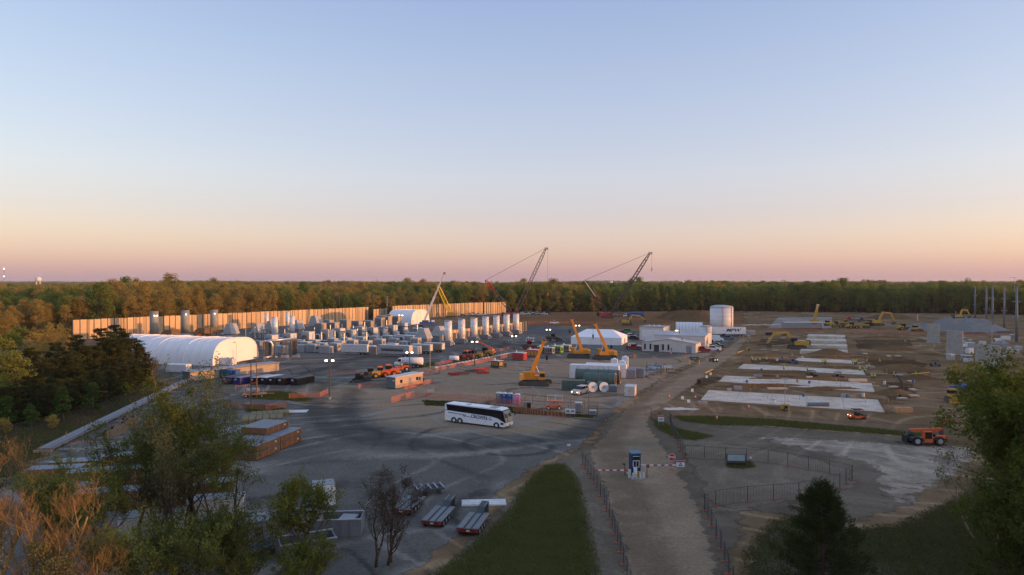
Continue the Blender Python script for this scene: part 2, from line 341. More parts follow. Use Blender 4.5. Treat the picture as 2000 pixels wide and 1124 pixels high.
RUTS = [gp(p) for p in (smooth_line([(640, 748), (615, 790), (640, 830), (720, 862), (860, 872), (1010, 868), (1120, 852), (1200, 812)]), smooth_line([(690, 762), (672, 800), (715, 840), (830, 866)]), smooth_line([(420, 742), (560, 738), (700, 700)]), smooth_line([(470, 705), (600, 712), (760, 690)]), smooth_line([(1110, 850), (1190, 815), (1290, 800), (1400, 805)]))]
TANP = gp([(700, 780), (770, 755), (900, 745), (1080, 770), (1180, 780), (1150, 835), (1040, 850), (860, 845), (740, 830)]); TANP2 = gp([(560, 770), (640, 745), (760, 760), (820, 715), (1100, 700), (1300, 700), (1420, 680), (1250, 770), (1150, 800), (900, 770), (700, 780), (640, 800)])
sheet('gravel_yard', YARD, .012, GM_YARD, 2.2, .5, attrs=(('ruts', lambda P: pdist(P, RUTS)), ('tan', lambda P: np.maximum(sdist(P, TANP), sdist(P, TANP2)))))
ROAD = gp([(1212, 1150), (1168, 960), (1136, 885), (1175, 842), (1215, 795), (1275, 747), (1345, 716), (1405, 686), (1440, 662), (1464, 664), (1444, 690), (1384, 735), (1332, 775), (1290, 803), (1272, 822), (1290, 850), (1322, 890), (1366, 960), (1400, 1040), (1438, 1150)])
RR = [gp(p) for p in (smooth_line([(1262, 1150), (1205, 950), (1180, 880), (1200, 830)]), smooth_line([(1300, 1150), (1240, 960), (1205, 880), (1235, 800), (1330, 730)]), smooth_line([(1130, 860), (1200, 815), (1290, 790)]))]
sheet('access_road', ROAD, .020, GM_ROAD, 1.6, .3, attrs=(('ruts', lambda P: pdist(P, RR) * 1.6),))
sheet('site_apron', gp([(770, 1150), (990, 960), (1075, 892), (1140, 866), (1172, 806), (1262, 796), (1300, 812), (1500, 830), (1750, 850), (1890, 872), (1800, 1000), (1660, 1040), (1480, 1010), (1450, 1150)]), .005, ground_mat('apron_dirt', (.135, .106, .074), (.19, .150, .106), (.11, .085, .058), edge=2.5, tracks=.2), 2.2)
sheet('haul_road', gp([(1270, 800), (1330, 800), (1500, 812), (1700, 822), (1860, 832), (2020, 840), (2020, 862), (1800, 848), (1600, 836), (1400, 822), (1290, 822)]), .008, ground_mat('haul_dirt', (.15, .10, .060), (.21, .145, .09), None, edge=2., tracks=.2), 2.2)
sheet('gravel_lot', gp([(1276, 830), (1330, 868), (1420, 862), (1560, 885), (1680, 915), (1690, 960), (1560, 985), (1440, 1010), (1400, 1060), (1388, 1060), (1350, 950), (1300, 860)]), .016, GM_LOT, 2.0)
sheet('mud_flat', gp([(1400, 846), (1520, 848), (1700, 858), (1860, 866), (1960, 880), (1900, 935), (1820, 985), (1730, 1018), (1660, 1010), (1690, 960), (1660, 905), (1520, 875)]), .010, GM_MUD, 1.8)
sheet('clay_field', gp([(1040, 612), (1200, 610), (1460, 611), (1460, 632), (1260, 642), (1130, 636), (1000, 640), (930, 622)]), .006, GM_RED, 6., 1.5, step=5)
sheet('rubble_apron', gp([(1000, 640), (1060, 634), (1120, 640), (1128, 652), (1060, 657), (1010, 654)]), .018, GM_RIP, 4., 1.)
sheet('puddle', gp([(1278, 797), (1330, 794), (1392, 800), (1350, 803), (1296, 803)]), .024, ground_mat('wet_clay', (.40, .35, .32), (.5, .45, .42), None, edge=1.2, rough=.35), 1.2)
# ---- grass: soil sheets with blades on them
def blades(name, poly, n, hmin, hmax, m, label, seed=1, wid=.05, lift=None):
    rng = np.random.default_rng(seed); poly = np.array(poly); lo, hi = poly.min(0), poly.max(0); P = rng.uniform(lo, hi, (n * 3, 2)); d = sdist(P, poly); P = P[d > rng.uniform(-.1, 1.2, len(P))][:n]
    k = len(P); a = rng.uniform(0, 2 * np.pi, k); h = rng.uniform(hmin, hmax, k); ww = wid * rng.uniform(.6, 1.5, k); z0 = .02 if lift is None else lift(P)
    dx, dy = np.cos(a) * ww, np.sin(a) * ww; lean = rng.normal(0, .5, (k, 2)) * h[:, None]
    v = np.stack([np.c_[P[:, 0] - dx, P[:, 1] - dy, np.zeros(k) + z0], np.c_[P[:, 0] + dx, P[:, 1] + dy, np.zeros(k) + z0], np.c_[P + lean, h + z0]], 1).reshape(-1, 3)
    me = mesh_np(name, v, np.arange(3 * k).reshape(-1, 3)); tag(ob(name, me, m), label, 'grass', None, 'stuff')
def leaf_mat(name, c0, c1, tr=.42, hue=.25):
    m = bpy.data.materials.new(name); m.use_nodes = True; n = m.node_tree.nodes; l = m.node_tree.links.new; n.remove(n['Principled BSDF'])
    g = n.new('ShaderNodeNewGeometry'); oi = n.new('ShaderNodeObjectInfo'); ns = n.new('ShaderNodeTexNoise'); ns.inputs['Scale'].default_value = .35; l(g.outputs['Position'], ns.inputs[0])
    ad = n.new('ShaderNodeMath'); ad.operation = 'MULTIPLY_ADD'; ad.inputs[1].default_value = .55; l(oi.outputs['Random'], ad.inputs[0]); l(ns.outputs[0], ad.inputs[2])
    a2 = n.new('ShaderNodeMath'); a2.operation = 'MULTIPLY_ADD'; a2.inputs[1].default_value = .5; l(g.outputs['Random Per Island'], a2.inputs[0]); l(ad.outputs[0], a2.inputs[2])
    mr = n.new('ShaderNodeMapRange'); mr.inputs[1].default_value = .55; mr.inputs[2].default_value = 1.25; l(a2.outputs[0], mr.inputs[0])
    mx = n.new('ShaderNodeMixRGB'); mx.inputs[1].default_value = (*c0, 1); mx.inputs[2].default_value = (*c1, 1); l(mr.outputs[0], mx.inputs[0])
    d = n.new('ShaderNodeBsdfDiffuse'); t = n.new('ShaderNodeBsdfTranslucent'); l(mx.outputs[0], d.inputs[0]); l(mx.outputs[0], t.inputs[0]); s = n.new('ShaderNodeMixShader'); s.inputs[0].default_value = tr; l(d.outputs[0], s.inputs[1]); l(t.outputs[0], s.inputs[2]); l(s.outputs[0], n['Material Output'].inputs[0]); MATS[name] = m; return m
LG = leaf_mat('grass_blade', (.068, .095, .022), (.14, .14, .042)); LGD = leaf_mat('verge_blade', (.058, .074, .02), (.125, .112, .045))
BANK = gp([(800, 1150), (900, 1078), (985, 1003), (1026, 940), (1062, 908), (1105, 905), (1132, 935), (1150, 1000), (1164, 1060), (1182, 1150)])
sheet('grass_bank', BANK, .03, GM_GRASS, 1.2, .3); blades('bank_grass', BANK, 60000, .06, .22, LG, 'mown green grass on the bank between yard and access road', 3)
SWALE = gp([(1310, 812), (1400, 813), (1500, 818), (1700, 836), (1830, 850), (1830, 857), (1640, 843), (1500, 833), (1400, 832), (1330, 824)]); sheet('grass_swale', SWALE, .03, GM_GRASS, 1.5); blades('swale_grass', SWALE, 22000, .08, .3, LG, 'long strip of green grass beside the haul road', 4, .07)
GATEG = gp([(1268, 815), (1330, 838), (1400, 852), (1360, 862), (1318, 858), (1280, 838)]); sheet('grass_corner', GATEG, .032, GM_GRASS, 1.5); blades('corner_grass', GATEG, 6000, .08, .3, LG, 'green grass patch under the warning sign at the gate corner', 5, .06)
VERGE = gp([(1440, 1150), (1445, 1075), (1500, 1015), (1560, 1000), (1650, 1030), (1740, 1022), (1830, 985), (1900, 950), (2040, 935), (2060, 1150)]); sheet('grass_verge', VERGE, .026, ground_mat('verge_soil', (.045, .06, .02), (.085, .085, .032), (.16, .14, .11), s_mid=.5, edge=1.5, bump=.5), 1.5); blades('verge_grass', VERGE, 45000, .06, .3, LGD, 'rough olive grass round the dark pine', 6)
ISL = gp([(1416, 905), (1440, 895), (1470, 903), (1476, 913), (1450, 917), (1420, 914)]); sheet('grass_island', ISL, .03, GM_GRASS, .8, .1, step=.6); blades('island_grass', ISL, 3000, .08, .3, LG, 'tuft of grass under the small sign box', 7, .05)
MED = gp([(822, 782), (900, 784), (1010, 796), (1100, 806), (1165, 812), (1160, 818), (1080, 814), (1000, 808), (900, 796), (830, 793)]); sheet('median_strip', MED, .03, ground_mat('median_soil', (.06, .07, .025), (.11, .10, .04), (.15, .065, .03), edge=.8), 1.5); blades('median_grass', MED, 9000, .1, .35, LGD, 'patchy weeds along the orange netting behind the coach', 8, .07)
TRI = gp([(490, 768), (540, 764), (580, 768), (612, 780), (600, 786), (540, 782), (490, 780)]); sheet('grass_triangle', TRI, .03, GM_GRASS, 1.2); blades('triangle_grass', TRI, 8000, .1, .35, LG, 'triangle of green grass beside the twin wooden poles', 9, .07)
TRI2 = gp([(470, 790), (540, 793), (560, 799), (520, 806), (480, 806)]); sheet('grass_strip', TRI2, .03, GM_GRASS, 1.2); blades('strip_grass', TRI2, 5000, .1, .3, LG, 'small strip of grass behind the orange netting by the timber mats', 10, .06)
LEFTG = gp([(-60, 1000), (-60, 800), (60, 790), (200, 770), (300, 742), (330, 750), (200, 830), (100, 885), (30, 950)]); sheet('woodland_floor', LEFTG, .02, ground_mat('leaf_litter', (.045, .055, .02), (.09, .06, .03), (.14, .08, .045), edge=2.), 3.); blades('woodland_grass', LEFTG, 15000, .1, .4, LGD, 'rough grass at the foot of the pines', 11, .09)
blades('back_verge_grass', gp([(820, 712), (850, 706), (850, 715), (800, 722)]), 3000, .1, .3, LG, 'thin green grass beside the long orange netting', 12, .07)
# ---- concrete strips of the new building
def slab(name, corners, h, label, group=None, m=None):
    c = gp(corners); t = thing(name, label, 'foundation', c[0], 0, group); q = [(p[0] - c[0][0], p[1] - c[0][1]) for p in c]
    v, f = ex(q, .0, h, 'z'); part(t, 'slab', m or GM_PAD, (v, f))
    if h < 1: [part(t, 'form_board', WOOD, bar((*q[i], h * .5 + .02), (*q[j], h * .5 + .02), .07, h + .06)) for i, j in ((0, 1), (3, 2), (1, 2))] if h > .1 else None
    n = max(2, int(math.dist(c[0], c[1]) / 6)); 
    for i in range(1, n):
        a = Vector((*q[0], h)).lerp(Vector((*q[1], h)), i / n); b = Vector((*q[3], h)).lerp(Vector((*q[2], h)), i / n); part(t, 'joint', DGREY, bar(a + (b - a) * .01, b - (b - a) * .01, .05, .012))
    return t
slab('foundation_slab', [(1368, 785), (1728, 809), (1714, 784), (1384, 765)], .35, 'widest pale concrete foundation slab, beside the haul road')
slab('foundation_slab', [(1403, 748), (1709, 769), (1702, 751), (1416, 736)], .3, 'pale concrete foundation slab second from the haul road')
slab('foundation_slab', [(1440, 722), (1690, 735), (1686, 726), (1452, 713)], .3, 'timber edged concrete foundation strip third from the haul road')
slab('foundation_slab', [(1548, 708), (1668, 714), (1666, 707), (1560, 702)], .5, 'narrow concrete foundation strip where the workers stand')
for i, (x0, x1, y, lb) in enumerate(((1562, 1656, 690, 'raised concrete beam with brown spoil heap on it'), (1566, 1655, 679, 'raised concrete beam with grey stone heap beside it'), (1572, 1653, 669, 'raised concrete beam second from the orange netting'), (1576, 1651, 660, 'raised concrete beam closest to the orange netting'))):
    slab('foundation_beam', [(x0, y + 1), (x1, y + 3), (x1 - 1, y - 1), (x0 + 3, y - 2.5)], 1.1, lb)
slab('concrete_apron', [(520, 700), (860, 693), (1012, 652), (700, 655)], .05, 'worn concrete apron under the turbine equipment', None, ground_mat('apron_worn', (.15, .135, .115), (.22, .20, .175), (.11, .10, .09), edge=0))
slab('concrete_apron', [(1500, 641), (1625, 641), (1625, 620), (1520, 620)], .06, 'far concrete pad beside the yellow machines', None, ground_mat('pad_far', (.26, .235, .205), (.34, .31, .275), (.2, .17, .14), edge=0))
GM_WET = ground_mat('wet_soil', (.075, .048, .026), (.125, .082, .046), None, edge=1.6, tracks=.5)
for k_, poly in enumerate(([(1440, 768), (1560, 771), (1712, 778), (1716, 783), (1560, 778), (1400, 766)], [(1480, 730), (1600, 738), (1700, 746), (1704, 750), (1580, 744), (1440, 733)], [(1470, 700), (1545, 702), (1550, 711), (1450, 711)], [(1680, 700), (1760, 696), (1820, 712), (1800, 732), (1720, 730)], [(1480, 662), (1565, 664), (1560, 672), (1470, 676)], [(1665, 664), (1780, 664), (1790, 676), (1670, 684)], [(1720, 745), (1790, 750), (1800, 775), (1740, 790), (1722, 772)], [(1350, 742), (1400, 732), (1420, 738), (1370, 764), (1340, 762)])): sheet('wet_soil', gp(poly), .007 + .001 * k_, GM_WET, 2., .5)
# ---- heaps
def heap(name, px, py, rx, ry, h, m, label, flat=0., seed=0, rz=0.):
    rng = np.random.default_rng(seed); n, k = 40, 14; V = []; x0, y0 = G(px, py)
    ph = rng.uniform(0, 6, 6)
    for j in range(k + 1):
        r = j / k
        for i in range(n):
            a = 2 * math.pi * i / n; wob = 1 + .10 * math.sin(3 * a + ph[0]) + .07 * math.sin(5 * a + ph[1]) + .04 * math.sin(9 * a + ph[2])
            prof = 1 - max(0, (r - flat) / (1 - flat)); zz = h * (prof ** 1.05) * (1 + .12 * math.sin(2 * a + ph[3]) * r + .05 * rng.normal() * (j > 0)); V.append((rx * r * wob * math.cos(a), ry * r * wob * math.sin(a), zz if j < k else -.05))
    F = [(j * n + i, j * n + (i + 1) % n, (j + 1) * n + (i + 1) % n, (j + 1) * n + i) for j in range(k) for i in range(n)]
    me = bpy.data.meshes.new(name); me.from_pydata(V, [], F); b = bmesh.new(); b.from_mesh(me); bmesh.ops.remove_doubles(b, verts=b.verts, dist=.001); bmesh.ops.recalc_face_normals(b, faces=b.faces); b.to_mesh(me); b.free()
    me.polygons.foreach_set('use_smooth', [True] * len(me.polygons)); o = ob(name, me, m); o.location = (x0, y0, 0); o.rotation_euler = (0, 0, rz); tag(o, label, 'heap'); return o
heap('gravel_heap', 1882, 646, 22, 15, 6.2, GM_STONE, 'big rounded heap of grey crushed stone with a digger on it', .46, 21)
heap('gravel_heap', 1800, 645, 11, 7, 3.6, GM_STONE, 'low grey stone heap beside the biggest stone heap', .3, 2)
heap('spoil_heap', 1362, 626, 22, 14, 6.2, GM_SPOIL, 'long sunlit reddish earth heap left of the big storage tank', .6, 3); heap('spoil_heap', 1308, 622, 11, 9, 5.2, GM_SPOIL, 'conical brown earth heap beside the long reddish heap', .0, 4)
heap('spoil_heap', 1622, 692, 8, 3, 1.9, GM_SPOIL, 'brown spoil heap lying on the raised concrete beams', .2, 5); heap('spoil_heap', 1585, 676, 4, 2, 1.0, GM_SPOIL, 'small spoil heap beside the raised concrete beams', .1, 6)
heap('spoil_heap', 1760, 722, 9, 5, 1.5, GM_SPOIL, 'low brown mound at the right end of the concrete strips', .3, 7); heap('spoil_heap', 1742, 683, 10, 6, 1.4, GM_SPOIL, 'flat brown mound in the open dirt before the concrete piers', .3, 8); heap('spoil_heap', 1798, 668, 5, 3, 1.3, GM_SPOIL, 'small earth heap left of the farthest concrete pier', .1, 9); heap('spoil_heap', 1745, 770, 5, 3.2, 1.2, GM_SPOIL, 'earth bank along the open trench', .2, 10)
heap('spoil_heap', 1790, 740, 6, 2.6, 1.1, GM_SPOIL, 'low earth bank under the yellow hoses', .2, 18); heap('spoil_heap', 1455, 712, 4, 2, .8, GM_SPOIL, 'small earth heap next to the yellow road barrier', .2, 19); heap('spoil_heap', 1508, 742, 10, 1.6, .7, GM_SPOIL, 'ragged earth ridge between the two widest slabs', .3, 20); heap('spoil_heap', 1740, 622, 16, 8, 3, GM_SPOIL, 'long pale earth heap at the forest edge', .4, 13)
heap('rubble_heap', 1040, 650, 7, 4, 2.4, GM_RIP, 'dark rubble heap with a white pipe on it', .3, 11); heap('rubble_heap', 1090, 648, 9, 5, 2.2, GM_RIP, 'dark rubble heap beside the white gabled tent', .4, 12); heap('spoil_heap', 1080, 618, 26, 14, 3.2, GM_RED, 'broad low reddish mound below the parked cars', .5, 14)
def ditch():
    pts = smooth_line(gp([(1757, 775), (1764, 760), (1760, 745), (1750, 733)]) , 5); v, f = tube([(p[0], p[1], .03) for p in pts], .35, 6); o = ob('utility_trench', mesh_of('utility_trench', [(v, f)]), mat('trench_dark', (.03, .022, .016), 1.)); tag(o, None, None, None, 'structure')
ditch()
# ================================================================== trees
BARK = mat('bark', (.085, .062, .045), .95, var=.3, scale=4); BARKP = mat('pale_bark', (.20, .145, .10), .95, var=.3, scale=4); BARKO = mat('sapling_bark', (.29, .18, .065), .9, var=.2, scale=4)
LEAF = {'olive': leaf_mat('leaf_olive', (.15, .18, .038), (.25, .255, .058)), 'green': leaf_mat('leaf_green', (.10, .155, .032), (.20, .24, .055)), 'amber': leaf_mat('leaf_amber', (.26, .20, .052), (.38, .285, .08)),
        'pine': leaf_mat('needle_dark', (.030, .044, .016), (.062, .072, .026), .15), 'deep': leaf_mat('leaf_deep', (.050, .078, .016), (.115, .13, .03)), 'spring': leaf_mat('leaf_spring', (.082, .118, .019), (.18, .185, .037)), 'bloom': leaf_mat('leaf_bloom', (.085, .105, .03), (.22, .21, .09)), 'bud': leaf_mat('leaf_bud', (.17, .095, .04), (.30, .17, .06)), 'cone': leaf_mat('needle_bright', (.04, .08, .018), (.08, .125, .03), .15), 'seed': leaf_mat('seed_brown', (.05, .035, .028), (.11, .075, .055))}
def cards(C, size, rng, aspect=.7, up=None):
    n = len(C); a = rng.normal(size=(n, 3)); a /= np.linalg.norm(a, axis=1)[:, None]; b = rng.normal(size=(n, 3)); b -= (b * a).sum(1)[:, None] * a; b /= np.linalg.norm(b, axis=1)[:, None]
    if up is not None: a = a * .35 + up; a /= np.linalg.norm(a, axis=1)[:, None]; b -= (b * a).sum(1)[:, None] * a; b /= np.linalg.norm(b, axis=1)[:, None]
    s = (size * rng.uniform(.6, 1.4, n))[:, None]; a = a * s * .5; b = b * s * .5 * aspect
    v = np.stack([C - a, C + b * 1.0 - a * .15, C + a, C - b * 1.0 - a * .15], 1).reshape(-1, 3); return v, np.arange(4 * n).reshape(-1, 4)
def crown_mesh(name, seed, H, rad, base, n, leaf, m, lumps=26, conic=0., dens=.75):
    rng = np.random.default_rng(seed); k = lumps; t = rng.uniform(0, 1, k) ** .8; th = rng.uniform(0, 2 * np.pi, k); zc = base + (H - base) * (.08 + .84 * t)
    env = np.sqrt(np.clip(1 - ((t - .42) / .62) ** 2, .05, 1)) * (1 - conic * t); rr = rad * env * np.sqrt(rng.uniform(.1, 1, k)) * .8; L0 = np.c_[rr * np.cos(th), rr * np.sin(th), zc]; lr = rad * rng.uniform(.26, .5, k) * (1 - conic * t * .6)
    i = rng.integers(0, k, n); d = rng.normal(size=(n, 3)); d /= np.linalg.norm(d, axis=1)[:, None]; d[:, 2] = np.where(d[:, 2] < -.3, d[:, 2] * .5, d[:, 2]); q = rng.uniform(dens, 1.05, n) ** .6
    C = L0[i] + d * (lr[i] * q)[:, None] * np.array([1, 1, .85]); C[:, 2] = np.clip(C[:, 2], base * .7, H); v, f = cards(C, leaf, rng); me = mesh_np(name, v, f); me.materials.append(m); return me, L0
def trunk_mesh(name, seed, H, base, L0, r, m):
    rng = np.random.default_rng(seed); sh = [tube([(0, 0, -.2), (rng.normal(0, .12), rng.normal(0, .12), base), (rng.normal(0, .3), rng.normal(0, .3), H * .82)], [r, r * .75, r * .18], 6)]
    for p in L0[::2]: z0 = min(base + (p[2] - base) * .45, H * .7); sh.append(tube([(0, 0, max(z0, base * .6)), (p[0] * .5, p[1] * .5, (z0 + p[2]) / 2), tuple(p)], [r * .35, r * .22, r * .06], 4))
    me = mesh_of(name, sh, True); me.materials.append(m); return me
PROTO = {}
def proto(kind, j, H=22., rad=4.6, base=7., n=1500, leaf=.75, lumps=28, conic=0., bark=None, r=.3, leafm=None, dens=.75):
    cm, L0 = crown_mesh('crown', 100 + j * 7 + len(kind), H, rad, base, n, leaf, LEAF[leafm or kind], lumps, conic, dens); tm = trunk_mesh('trunk', 50 + j, H, base, L0, r, bark or BARK); PROTO.setdefault(kind, []).append((cm, tm, H))
for j in range(3):
    proto('olive', j, 22, 4.8 + .5 * j, 2.6, 4600, .52, 44); proto('green', j, 22, 5.2 - .4 * j, 2.4, 4600, .52, 44); proto('amber', j, 21, 4.2 + .4 * j, 2.8, 4000, .42, 44, bark=BARKP, dens=.25, r=.22)
    proto('cone', j, 6.2, 2.0, .1, 1900, .42, 26, .75)
proto('thin', 0, 18, 2.4, 3, 900, .5, 22, bark=BARKP, r=.16, leafm='amber', dens=.2); proto('thin', 1, 16, 2., 3, 700, .5, 20, bark=BARKP, r=.14, leafm='olive', dens=.2)
proto('brush', 0, 5, 2.8, .1, 700, .55, 14, leafm='amber', dens=.3, r=.08); proto('brush', 1, 6, 2.6, .1, 700, .55, 14, leafm='olive', dens=.3, r=.08); proto('brush', 2, 5.5, 2.8, .1, 700, .55, 14, leafm='green', dens=.3, r=.08)
def pine_proto(j, h=15., rad=4.4):
    rg = np.random.default_rng(70 + j); sh = [tube([(0, 0, -.2), (.15, 0, h * .5), (0, .1, h * .95)], [.26, .17, .05], 6)]; C, up = [], []
    for k in range(105):
        f = rg.uniform(.04, .98); z = h * f; Ln = rad * (1.03 - f) ** .62 * rg.uniform(.5, 1.12) + .35; az = rg.uniform(0, 6.283); e = Vector((math.cos(az) * Ln, math.sin(az) * Ln, z + Ln * rg.uniform(-.12, .35))); sh.append(tube([(0, 0, z), tuple(e)], [.06, .015], 3))
        for q in range(5): c = Vector((0, 0, z)).lerp(e, rg.uniform(.35, 1.05)); n = 13; C.append(np.array(c) + rg.normal(0, .3, (n, 3)) * np.array([1, 1, .55])); up.append(np.tile(np.array((math.cos(az), math.sin(az), .7)) * .7, (n, 1)))
    v, f = cards(np.concatenate(C), .62, rg, .3, np.concatenate(up)); cm = mesh_np('crown', v, f); cm.materials.append(LEAF['pine']); tm = mesh_of('trunk', sh, True); tm.materials.append(BARK); PROTO.setdefault('pine', []).append((cm, tm, h))
for j in range(4): pine_proto(j, 15., 4.0 + .5 * j)
LABEL = {'olive': 'tall olive leaved tree in the front of the surrounding wood', 'green': 'tall mid green tree in the front of the surrounding wood', 'amber': 'tall amber brown budding tree in the front of the wood', 'thin': 'slender pale stemmed bare tree at the wood edge', 'brush': 'leafy thicket at the foot of the wood', 'pine': 'dark evergreen pine in the clump beside the white arched tent', 'cone': 'small bright green conical evergreen below the pine clump'}
NAME = {'olive': 'woodland_tree', 'green': 'woodland_tree', 'amber': 'budding_tree', 'thin': 'slender_tree', 'brush': 'thicket', 'pine': 'pine_tree', 'cone': 'conifer'}
FIRST = {}
WHERE = ((-165, 'at the left end of the longest sound wall'), (-98, 'behind the longest sound wall'), (-20, 'behind the ribbed sound wall'), (45, 'behind the far staff car park'), (110, 'behind the lattice crane with the cream mast head'), (190, 'behind the tall storage tank'), (270, 'behind the far concrete pad'), (345, 'behind the far yellow machines'), (9999, 'behind the stone heap and steel columns'))
KINDW = {'olive': 'tall olive leaved tree ', 'green': 'tall mid green tree ', 'amber': 'tall amber budding tree ', 'thin': 'slender pale stemmed bare tree '}
def wood_label(k, x): return KINDW[k] + next(w_ for q, w_ in WHERE if x < q)
def tree(kind, x, y, H, rng, label=None, wid=1., group='trees in the front of the wood', z=0.):
    i = int(rng.integers(len(PROTO[kind]))); cm, tm, h0 = PROTO[kind][i]; t = thing(NAME[kind], label or LABEL[kind], 'tree', (x, y), float(rng.uniform(0, 6.28)), group, z); s = H / h0; q = wid * s * float(rng.uniform(.9, 1.15)); t.scale = (q, q, s)
    c = ob('crown', cm, None, t); ob('trunk', tm, None, t); FIRST.setdefault((kind, i), c); return t
rng = np.random.default_rng(5)
EDGE = [(-420, 205), (-262, 214), (-210, 250), (-212, 318), (-188, 338), (-112, 472), (-92, 482), (-32, 566), (40, 588), (120, 598), (210, 600), (300, 575), (400, 540), (412, 480), (404, 300), (400, 100), (396, -200)]
FOREST = EDGE + [(1500, -200), (1500, 1500), (-1500, 1500), (-1500, 205)]
gx, gy = np.meshgrid(np.arange(-900, 900, 6.6), np.arange(-200, 1100, 6.6)); P = np.c_[gx.ravel(), gy.ravel()] + rng.normal(0, 1.6, (gx.size, 2)); d = sdist(P, np.array(FOREST)); P, d = P[d > 1.5], d[d > 1.5]
inview = (np.abs(P[:, 0]) < .79 * P[:, 1] + 5) & (P[:, 1] > 60); keep = (inview & (P[:, 1] < 1100)) | ((P[:, 0] > 380) & (P[:, 0] < 520)); P, d, inview = P[keep], d[keep], inview[keep]
def kind_at(x, y, e):
    q = math.sin(x * .031 + 1) + math.sin(y * .043 + x * .017) + rng.normal(0, .8); left = x < -20
    if e < 5 and rng.random() < (.42 if -40 < x < 130 else .22): return 'thin'
    if left: return 'amber' if q > -.7 else ('olive' if q > -1.1 else 'green')
    return 'green' if q < .25 else ('olive' if q < 1.5 else 'amber')
front = np.where(inview & (d < 17))[0]; front = front[np.argsort(d[front] * 6 + P[front, 1] * .1)][:290]; fset = set(front.tolist()); STUFF = []
for i in range(len(P)):
    x, y = P[i]; k = kind_at(x, y, d[i]); H = float(rng.uniform(15.5, 23.8)) * (.92 if y < 300 else 1.) * (.8 if k == 'thin' else 1)
    H *= 1 + .10 * math.sin(x * .021 + y * .013) + .07 * math.sin(x * .05 - y * .03)
    if rng.random() < .03: H *= 1.18
    if x < -120 and y < 330: H *= .93
    if d[i] < 30 and rng.random() < .75: STUFF.append((x + rng.normal(0, 2), y + rng.normal(2, 2), 0, 'brush', float(rng.uniform(3.5, 7.5))))
    if i in fset: tree(k, x, y, H, rng, wood_label(k, x))
    else: STUFF.append((x, y, 0, k, H))
for k_ in range(95):                                            # unseen wood right of the frame, added to shade the foreground
    x, y = rng.uniform(0, 1), rng.uniform(30, 104); x = 92 + (y - 30) * .55 + x * 60; STUFF.append((x, y, 0, ['green', 'olive', 'amber'][int(rng.integers(3))], rng.uniform(17, 22)))
for D0, D1, sp in ((1100, 1900, 14), (1900, 3200, 26), (3200, 6500, 48)):  # the wood that runs to the horizon
    for y in np.arange(D0, D1, sp):
        for x in np.arange(-.8 * y, .8 * y, sp): xx, yy = x + rng.normal(0, sp * .3), y + rng.normal(0, sp * .3); STUFF.append((xx, yy, far_z(xx, yy), ['green', 'olive', 'amber', 'olive'][int(rng.integers(4))], rng.uniform(14, 22) * (1 + .16 * math.sin(xx * .004 + yy * .002) + .1 * math.sin(xx * .011))))
for k_ in range(9): tree('brush', *G(*((30, 815), (75, 806), (215, 775), (255, 762), (150, 800), (5, 850), (100, 838), (290, 748), (232, 770))[k_]), float(rng.uniform(2, 4)), rng, 'leafy thicket at the foot of the pine clump', 1., 'thickets below the pines')
def forest_stuff():
    order = [k for k in FIRST if k[0] in ('olive', 'green', 'amber', 'thin', 'brush')]; pts = np.array([(s[0], s[1], s[2]) for s in STUFF]); me = bpy.data.meshes.new('forest'); me.vertices.add(len(pts)); me.vertices.foreach_set('co', pts.astype(np.float32).ravel())
    by = {}
    for i, k in enumerate(order): by.setdefault(k[0], []).append(i)
    idx = np.array([random.choice(by[s[3]]) for s in STUFF], np.int32); scl = np.array([s[4] / PROTO[s[3]][0][2] for s in STUFF], np.float32)
    a = me.attributes.new('pick', 'INT', 'POINT'); a.data.foreach_set('value', idx); a = me.attributes.new('size', 'FLOAT', 'POINT'); a.data.foreach_set('value', scl); far = np.clip(1 + (pts[:, 1] - 1100) / 2200, 1, 3.2); a = me.attributes.new('wide', 'FLOAT', 'POINT'); a.data.foreach_set('value', (scl * far).astype(np.float32))
    o = ob('forest', me); tag(o, 'spring woodland beyond the site reaching to the horizon', 'forest', None, 'stuff')
    ng = bpy.data.node_groups.new('forest_scatter', 'GeometryNodeTree'); ng.interface.new_socket('Geometry', in_out='INPUT', socket_type='NodeSocketGeometry'); ng.interface.new_socket('Geometry', in_out='OUTPUT', socket_type='NodeSocketGeometry'); n = ng.nodes; l = ng.links.new
    gi, go = n.new('NodeGroupInput'), n.new('NodeGroupOutput'); jn = n.new('GeometryNodeJoinGeometry')
    for k in reversed(order): oi = n.new('GeometryNodeObjectInfo'); oi.inputs['Object'].default_value = FIRST[k]; oi.inputs['As Instance'].default_value = True; l(oi.outputs['Geometry'], jn.inputs[0])
    mp = n.new('GeometryNodeMeshToPoints'); l(gi.outputs[0], mp.inputs[0]); ip = n.new('GeometryNodeInstanceOnPoints'); l(mp.outputs[0], ip.inputs['Points']); l(jn.outputs[0], ip.inputs['Instance']); ip.inputs['Pick Instance'].default_value = True
    def at(nm, ty): q = n.new('GeometryNodeInputNamedAttribute'); q.data_type = ty; q.inputs['Name'].default_value = nm; return q.outputs['Attribute']
    l(at('pick', 'INT'), ip.inputs['Instance Index']); cx = n.new('ShaderNodeCombineXYZ'); wd = at('wide', 'FLOAT'); l(wd, cx.inputs[0]); l(wd, cx.inputs[1]); l(at('size', 'FLOAT'), cx.inputs[2]); l(cx.outputs[0], ip.inputs['Scale'])
    rv = n.new('FunctionNodeRandomValue'); rv.data_type = 'FLOAT'; rv.inputs[3].default_value = 6.28; cr = n.new('ShaderNodeCombineXYZ'); l(rv.outputs[1], cr.inputs[2]); l(cr.outputs[0], ip.inputs['Rotation']); l(ip.outputs[0], go.inputs[0])
    md = o.modifiers.new('scatter', 'NODES'); md.node_group = ng
forest_stuff()
